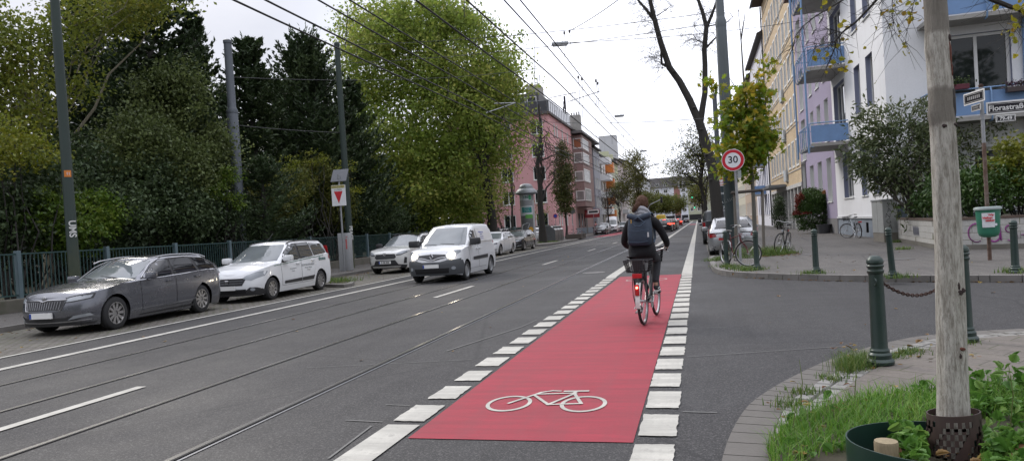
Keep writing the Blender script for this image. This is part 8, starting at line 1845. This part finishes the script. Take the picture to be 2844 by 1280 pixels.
    if lit: m = MB(); m.box(-.375, -.345, -.03, .03, r+.12, r+.28, .01); m.build('tail_light', M('tail_lens', (.4, .02, .02), .3), t); m = MB(); m.lathe([(.001, -.012), (.018, -.008), (.018, .004)], (-.378, 0, r+.235), 10, 'X'); m.build('lit_lamp', lamp('lit_bike_lamp', (1, .12, .08), 9.), t)
    WB = M('basket_wire', (.018, .018, .02), .5, .4)
    for (where, w_, d_, h_, z0) in basket:
        m = MB(); x0 = -.33 if where == 'rear' else hx+.04; n = 10; tp = 1.18
        def rg(z, s): return [(x0+(d_/2)-(d_/2)*s, -w_/2*s, z), (x0+(d_/2)+(d_/2)*s, -w_/2*s, z), (x0+(d_/2)+(d_/2)*s, w_/2*s, z), (x0+(d_/2)-(d_/2)*s, w_/2*s, z)]
        for k in range(6):
            q = rg(z0+h_*k/5, .82+.18*k/5*tp); m.tube(q+[q[0]], .004 if k < 5 else .007, 4)
        lo, hi = rg(z0, .82), rg(z0+h_, .82+.18*tp)
        for sd in range(4):
            for k in range(n):
                a, b_ = Vector(lo[sd]).lerp(Vector(lo[(sd+1) % 4]), k/n), Vector(hi[sd]).lerp(Vector(hi[(sd+1) % 4]), k/n); m.tube([a, b_], .003, 3, caps=False)
        for k in range(n+1): m.tube([Vector(lo[0]).lerp(Vector(lo[1]), k/n), Vector(lo[3]).lerp(Vector(lo[2]), k/n)], .003, 3, caps=False)
        o = m.build('basket', WB, t)
        if where != 'rear': tf(o)
    if stand: m = MB(); m.tube([(.30, .03, .28), (.22, .17, .02)], .009, 6); m.build('kickstand', RIMS, t)
    return t
BK = M('bike_black', (.018, .019, .02), .35, .2)
RZ = R(90-6.6)
bk = bicycle('black city bicycle being ridden up the red lane, wire baskets front and rear', (-.85, 10.51, .007), RZ, BK, basket=(('rear', .36, .30, .17, .80), ('front', .30, .24, .24, .86)), step=True, lit=True, rack=True)
wf = MB(); vs_ = []; n = 8
for k in range(n+1):
    a = R(128+62*k/n)
    for w_ in (-.034, -.02, .02, .034): rr = .35+.032-abs(w_)*.3; vs_.append((rr*math.cos(a), w_, .35+rr*math.sin(a)))
wf.add(vs_, [(k*4+j, k*4+j+1, (k+1)*4+j+1, (k+1)*4+j) for k in range(n) for j in range(3)]); wf.build('mudguard_flap', M('mudguard_white', (.62, .62, .60), .4), bk, smooth=60)
wf = MB(); vs_ = []
for k in range(15):
    a = R(20+110*k/14)
    for w_ in (-.03, 0, .03): rr = .35+.03-abs(w_)*.3; vs_.append((rr*math.cos(a), w_, .35+rr*math.sin(a)))
wf.add(vs_, [(k*3+j, k*3+j+1, (k+1)*3+j+1, (k+1)*3+j) for k in range(14) for j in range(2)]); wf.build('mudguard', BK, bk, smooth=60)
m = MB(); m.tube([(.0, .075, .35), (-.11, .085, .62), (-.14, .09, .78)], .012, 6); m.tube([(-.14, .09, .78), (-.17, .10, .70), (-.13, .11, .45), (-.03, .10, .28)], .006, 5); m.build('carrier_strap', BLKP, bk)
BIKES = 'bicycles parked on the right pavement'
b2 = bicycle('silver-rimmed bicycle with red frame leaning between the corner bollards', (.70, 21.25, .12), R(-65.6), M('bike_dark_red', (.10, .018, .02), .35, .2), lean=R(-4), steer=R(50), fender=M('fender_silver', (.4, .4, .4), .3, .8), group=BIKES, bar=1.12, r=.36)
bicycle('black bicycle facing the camera beside the maple stakes', (2.98, 26.75, .12), math.atan2(-.9, -.32), BK, lean=R(-9), steer=R(-12), flat_bar=True, rack=False, group=BIKES, bar=1.12, r=.36)
bicycle('pale city bicycle with front basket propped against the white house', (7.18, 35.9, .12), R(99), M('bike_pale', (.42, .45, .47), .4, .2), lean=R(-4), steer=R(48), basket=(('front', .28, .24, .2, .84),), step=True, group=BIKES, stand=True, fender=M('fender_dark', (.03, .03, .03), .5))
for k, (x, y, c, lab) in enumerate(((-13.2, 74.4, (.35, .36, .38), 'pale bicycle standing behind the low planter fence by the containers'), (-12.8, 75.5, (.30, .20, .22), 'reddish bicycle standing behind the low planter fence by the containers'))):
    bicycle(lab, (x, y, .12), R(20+k*30), M('bike_far_%d' % k, c, .4), rack=False, group='bicycles by the containers')
def skin_body(name, joints, edges, mat, parent=None, sub=2, root=0, loc=None, rot=None):
    me = bpy.data.meshes.new(name); me.from_pydata([j[:3] for j in joints], edges, []); o = bpy.data.objects.new(name, me); COL.objects.link(o)
    md = o.modifiers.new('skin', 'SKIN'); md.use_smooth_shade = True; o.modifiers.new('sub', 'SUBSURF').levels = sub; o.modifiers['sub'].render_levels = sub
    for v, j in zip(me.skin_vertices[0].data, joints):
        v.radius = (j[3], j[4] if len(j) > 4 else j[3]); v.use_root = False
    me.skin_vertices[0].data[root].use_root = True
    bpy.context.view_layer.update(); dg = bpy.context.evaluated_depsgraph_get()
    m2 = bpy.data.meshes.new_from_object(o.evaluated_get(dg)); m2.name = name; bpy.data.objects.remove(o); m2.materials.clear(); m2.materials.append(mat); m2.shade_smooth()
    return link(name, m2, parent, loc, rot)
SKIN = M('skin', (.42, .25, .18), .55, var=.08); CLOTH = M('coat_black', (.010, .010, .012), .95, var=.5, scale=22, bump=.5, bscale=60); TROU = M('trousers_charcoal', (.032, .033, .037), .9, var=.35, scale=18, bump=.4, bscale=50)
SCARF = M('scarf_grey', (.30, .30, .32), .95, var=.3, scale=16, bump=.8, bscale=40); HAIR = M('hair_brown', (.085, .045, .030), .75, var=.6, scale=26, bump=.8, bscale=70, stretch=(1, 1, 3), spec=.15); PACK = M('backpack_blue', (.028, .042, .066), .7, var=.25, scale=7, bump=.4, bscale=30); PACKD = M('backpack_strap', (.035, .058, .09), .7, var=.2)
def head_details(p, c, s, fwd, mats=True):
    """eyes, nose, mouth, ears on a head centred c, facing fwd (x,y)"""
    f = Vector((fwd[0], fwd[1], 0)).normalized(); l = Vector((-f.y, f.x, 0)); C_ = Vector(c)
    for sg in (1, -1):
        m = MB(); e = C_+f*.088*s+l*sg*.032*s+Vector((0, 0, .005)); m.lathe([(.001, -.011*s), (.009*s, -.006*s), (.011*s, 0), (.009*s, .006*s), (.001, .011*s)], tuple(e), 8); m.build('eye', M('eye_white', (.6, .6, .58), .3), p, smooth=60)
        m = MB(); e = C_-f*.0*s+l*sg*.078*s; m.lathe([(.001, -.03*s), (.012*s, -.02*s), (.016*s, 0), (.012*s, .022*s), (.001, .03*s)], tuple(e), 8); m.build('ear', SKIN, p, smooth=60)
    m = MB(); m.tube([C_+f*.09*s+Vector((0, 0, .012*s)), C_+f*.112*s-Vector((0, 0, .028*s)), C_+f*.09*s-Vector((0, 0, .035*s))], [.008*s, .014*s, .008*s], 6); m.build('nose', SKIN, p, smooth=60)
    m = MB(); m.tube([C_+f*.088*s+l*.024*s-Vector((0, 0, .06*s)), C_+f*.094*s-Vector((0, 0, .062*s)), C_+f*.088*s-l*.024*s-Vector((0, 0, .06*s))], .006*s, 6); m.build('mouth', M('lips', (.3, .10, .09), .5), p, smooth=60)
BBx, BBz, CA = .43, .29, R(58)
pr = (BBx+.17*math.cos(CA), -.135, BBz+.17*math.sin(CA)); pl = (BBx-.17*math.cos(CA), .135, BBz-.17*math.sin(CA))
hip = (.20, 0, 1.10)
kr, kl = (.60, -.135, .93), (.50, .13, .68)
ar, al = (pr[0]-.10, -.125, pr[2]+.115), (pl[0]-.09, .125, pl[2]+.12)
shz = 1.565
J = [(*hip, .15, .13), (.235, 0, 1.25, .14, .11), (.29, 0, 1.42, .155, .12), (.325, 0, 1.54, .10, .08), (.345, 0, 1.625, .05), (.365, 0, 1.70, .055, .06), (.385, 0, 1.775, .085, .078), (.385, 0, 1.86, .075, .07)]
E_ = [(i, i+1) for i in range(7)]
arm = {}
for sg in (1, -1):
    s0 = len(J); wr_ = (.66, sg*.285, 1.13); el = (.42, sg*.33, 1.22)
    J += [(.315, sg*.10, 1.545, .07), (.315, sg*.185, 1.515, .062), (.36, sg*.27, 1.37, .05), (*el, .044), (.55, sg*.315, 1.16, .036), (*wr_, .026), (.715, sg*.28, 1.115, .034, .02)]
    E_ += [(3, s0)]+[(s0+k, s0+k+1) for k in range(6)]; arm[sg] = s0
for sg, kn, an, pd in ((-1, kr, ar, pr), (1, kl, al, pl)):
    s0 = len(J); h0 = (.21, sg*.10, 1.06)
    th = tuple((a+b_)/2 for a, b_ in zip(h0, kn)); sh = tuple(a*.62+b_*.38 for a, b_ in zip(kn, an))
    J += [(*h0, .10), (*th, .078), (*kn, .056), (sh[0]-.015, sh[1], sh[2], .050), (*an, .034), (an[0]+.06, an[1], an[2]-.055, .036), (an[0]+.17, an[1], an[2]-.075, .03)]
    E_ += [(0, s0)]+[(s0+k, s0+k+1) for k in range(6)]
pe = skin_body('person', J, E_, SKIN, None, 2, 0, (-.85, 10.51, .007), (0, 0, RZ))
tag(pe, 'cyclist in a long black coat and grey scarf seen from behind on the red lane', 'person')
head_details(pe, (.40, 0, 1.80), 1., (1, 0))
for sg in (1, -1):     # hands: palm grown on the body, fingers wrapped on the grip
    for k in range(4):
        fx = .675+.021*k; L = (.032, .036, .034, .028)[k]; y = sg*(.292-.007*k)
        skin_body('finger', [(fx+.03, y, 1.120, .0095), (fx+.034, y+sg*.004, 1.097, .009), (fx+.018, y-sg*.014, 1.072, .0085), (fx-.002, y-sg*.03, 1.066, .0075)], [(0, 1), (1, 2), (2, 3)], SKIN, pe, 1)
    skin_body('thumb', [(.69, sg*.262, 1.118, .011), (.715, sg*.245, 1.100, .010), (.735, sg*.243, 1.078, .009)], [(0, 1), (1, 2)], SKIN, pe, 1)
cj = [(.19, 0, 1.075, .20, .165), (.23, 0, 1.22, .172, .145), (.285, 0, 1.40, .178, .15), (.325, 0, 1.53, .13, .115), (.345, 0, 1.605, .075)]
ce = [(i, i+1) for i in range(4)]
for sg in (1, -1):
    s0 = len(cj); cj += [(.315, sg*.10, 1.545, .10), (.315, sg*.185, 1.515, .080), (.36, sg*.262, 1.375, .064), (.42, sg*.32, 1.22, .056), (.55, sg*.312, 1.16, .047), (.655, sg*.288, 1.13, .040)]
    ce += [(3, s0)]+[(s0+k, s0+k+1) for k in range(5)]
cj += [(.17, 0, .985, .215, .18), (.30, -.10, 1.02, .11), (.30, .10, 1.02, .11)]; n_ = len(cj); ce += [(0, n_-3), (0, n_-2), (0, n_-1)]
skin_body('coat', cj, ce, CLOTH, pe, 2, 0)
for sg, kn, an in ((-1, kr, ar), (1, kl, al)):
    h0 = (.21, sg*.09, 1.05); th = tuple((a+b_)/2 for a, b_ in zip(h0, kn)); sh = tuple(a*.55+b_*.45 for a, b_ in zip(kn, an))
    skin_body('trouser_leg', [(*h0, .125), (*th, .098), (*kn, .075), (sh[0]-.015, sh[1], sh[2], .066), (an[0]-.005, an[1], an[2]+.02, .054)], [(i, i+1) for i in range(4)], TROU, pe, 2)
    sh_ = skin_body('shoe', [(an[0]-.035, an[1], an[2]-.05, .040, .038), (an[0]+.03, an[1], an[2]-.045, .046, .044), (an[0]+.10, an[1], an[2]-.06, .046, .032), (an[0]+.175, an[1], an[2]-.068, .042, .026), (an[0], an[1], an[2]+.02, .045)], [(0, 1), (1, 2), (2, 3), (1, 4)], M('shoe_black', (.025, .025, .028), .7), pe, 2)
    m = MB(); m.tube([(an[0]-.075, an[1], an[2]-.098), (an[0]+.05, an[1], an[2]-.098), (an[0]+.21, an[1], an[2]-.094)], [.036, .042, .036], 8, flat=.45); m.build('sole', M('sole_white', (.55, .55, .53), .7), sh_, smooth=60)
    m = MB(); m.tube([(an[0]-.06, an[1]+sg*.046, an[2]-.055), (an[0]+.03, an[1]+sg*.052, an[2]-.035), (an[0]+.11, an[1]+sg*.05, an[2]-.07)], .007, 5); m.build('stripe', M('stripe_white', (.5, .5, .5), .7), sh_)
sc = [(.34+.088*math.cos(a), .10*math.sin(a), 1.615+.025*math.cos(a*2)-.02*math.cos(a)) for a in np.linspace(0, 2*PI, 17)]
m = MB(); m.tube(sc, .046, 10, caps=False); m.tube([(x-.005+.01*math.sin(k), y*.92, z+.062) for k, (x, y, z) in enumerate(sc)], .038, 10, caps=False); m.tube([(x*1.0-.02, y*1.18, z-.05) for x, y, z in sc], .036, 8, caps=False); scf = m.build('scarf', SCARF, pe, smooth=60)
m = MB(); m.tube([(.25, -.07, 1.63), (.19, -.12, 1.54), (.20, -.15, 1.46)], [.045, .042, .03], 8, flat=.5); m.build('scarf_end', SCARF, scf, smooth=60)
rng = np.random.default_rng(7); m = MB(); vs_ = []; n1, n2 = 14, 18
for i in range(n1+1):
    ph = PI*i/n1*.72
    for j in range(n2):
        a = 2*PI*j/n2; rr = 1+.05*math.sin(5*a+3*ph)+.03*rng.normal(); back = max(0, -math.cos(a)); vs_.append((.378+.112*rr*math.sin(ph)*math.cos(a), .098*rr*math.sin(ph)*math.sin(a), 1.80+.122*math.cos(ph)*(1+.02*rng.normal())-(.03*back*math.sin(ph))))
m.add(vs_, [(i*n2+j, i*n2+(j+1) % n2, (i+1)*n2+(j+1) % n2, (i+1)*n2+j) for i in range(n1) for j in range(n2)])
hr = m.build('hair', HAIR, pe, smooth=70)
skin_body('hair_knot', [(.29, .02, 1.80, .05), (.255, .045, 1.775, .042), (.232, .07, 1.735, .046), (.225, .10, 1.70, .032), (.235, .125, 1.665, .018)], [(0, 1), (1, 2), (2, 3), (3, 4)], HAIR, hr, 2)
m = MB()
for k in range(60):
    a = rng.uniform(-PI, PI); s = Vector((.37+.105*math.cos(a), .095*math.sin(a), 1.80+rng.uniform(-.04, .10))); d = Vector((-.6+rng.normal()*.4, rng.normal()*.6, rng.normal()*.5)); m.tube([s, s+d*.03, s+d*.055-Vector((0, 0, .012))], [.003, .002, .001], 3)
for k in range(26): s = Vector((.23, .06, 1.76))+Vector(rng.normal(size=3))*.03; d = Vector((-.5, .5+rng.normal()*.5, -.4+rng.normal()*.6)); m.tube([s, s+d*.05, s+d*.09-Vector((0, 0, .02))], [.003, .002, .001], 3)
m.build('loose_hair', HAIR, hr)
bpk = thing('backpack', 'slate blue roll-top backpack on the cyclist\'s back', 'backpack', (-.85, 10.51, .007), RZ)
m = MB(); secs = [(1.17, .145, .06, .075), (1.20, .17, .09, .085), (1.32, .178, .10, .095), (1.45, .175, .095, .085), (1.54, .165, .075, .07), (1.60, .165, .045, .05)]; vs_ = []; n = 20
for z, hw, d_, off in secs:
    xc = .10+ (z-1.17)*.16-.035
    for k in range(n):
        a = 2*PI*k/n; q = lambda c_: math.copysign(abs(c_)**.45, c_); vs_.append((xc+d_*q(math.cos(a)), hw*q(math.sin(a)), z+.004*math.sin(3*a)))
m.add(vs_, [(i*n+j, i*n+(j+1) % n, (i+1)*n+(j+1) % n, (i+1)*n+j) for i in range(len(secs)-1) for j in range(n)]+[tuple(range(n)), tuple(range((len(secs)-1)*n, len(secs)*n))]); m.build('bag', PACK, bpk, smooth=50)
m = MB(); m.tube([(.075, -.17, 1.615), (.06, -.10, 1.60), (.04, 0, 1.565), (.06, .10, 1.60), (.075, .17, 1.615)], [.022, .026, .03, .026, .022], 8, flat=1.6); m.build('roll_top', PACK, bpk, smooth=60)
m = MB(); m.tube([(-.025, -.10, 1.50), (-.05, -.03, 1.45), (-.05, .03, 1.45), (-.02, .10, 1.52), (.0, .0, 1.585), (-.025, -.10, 1.50)], .014, 6, flat=.6); m.build('flap', PACKD, bpk, smooth=60)
m = MB(); m.tube([(-.045, -.15, 1.40), (-.055, 0, 1.385), (-.045, .15, 1.40)], .006, 5); m.tube([(-.03, -.14, 1.23), (-.05, 0, 1.215), (-.03, .14, 1.23)], .006, 5); m.build('seam', PACKD, bpk)
for sg in (1, -1):
    m = MB(); m.tube([(.11, sg*.13, 1.60), (.20, sg*.145, 1.645), (.33, sg*.15, 1.635), (.43, sg*.15, 1.55), (.45, sg*.15, 1.40), (.36, sg*.165, 1.26), (.2, sg*.17, 1.2)], .022, 8, flat=.45); m.build('shoulder_strap', PACKD, bpk, smooth=60)
m = MB(); m.box(-.062, -.055, .085, .097, 1.50, 1.56); m.build('buckle', M('buckle_yellow', (.45, .26, .04), .5), bpk); m = MB(); m.box(-.02, -.014, -.150, -.128, 1.29, 1.36); m.build('side_label', M('label_white', (.55, .57, .58), .6), bpk)
J = [(0, 0, .95, .13), (0, 0, 1.15, .13), (0, 0, 1.38, .15), (0, 0, 1.5, .06), (0, 0, 1.62, .09), (0, 0, 1.70, .08)]; E2 = [(i, i+1) for i in range(5)]
for sg in (1, -1):
    s0 = len(J); J += [(sg*.17, 0, 1.40, .06), (sg*.22, .03, 1.12, .045), (sg*.22, -.06, .90, .035)]; E2 += [(2, s0), (s0, s0+1), (s0+1, s0+2)]
    s0 = len(J); J += [(sg*.09, 0, .88, .085), (sg*.10, sg*.06, .48, .06), (sg*.10, sg*.12, .08, .045), (sg*.10, sg*.12-.12, .04, .035)]; E2 += [(0, s0), (s0, s0+1), (s0+1, s0+2), (s0+2, s0+3)]
p2 = skin_body('person', J, E2, SKIN, None, 1, 0, (-14.6, 104, .12), R(20)); tag(p2, 'distant pedestrian in a pink top by the far left shops', 'person')
skin_body('jacket', [(0, 0, .98, .16), (0, 0, 1.2, .16), (0, 0, 1.38, .18), (.18, 0, 1.40, .08), (.23, .03, 1.12, .06), (-.18, 0, 1.40, .08), (-.23, .03, 1.12, .06)], [(0, 1), (1, 2), (2, 3), (3, 4), (2, 5), (5, 6)], M('jacket_pink', (.38, .16, .18), .8), p2, 1)
for sg in (1, -1): skin_body('trouser_leg', [(sg*.09, 0, .92, .11), (sg*.10, sg*.06, .48, .08), (sg*.10, sg*.12, .1, .06)], [(0, 1), (1, 2)], TROU, p2, 1)
m = MB(); m.lathe([(.001, 1.80), (.08, 1.77), (.105, 1.68), (.09, 1.60)], n=12); m.build('hair', HAIR, p2, smooth=60)
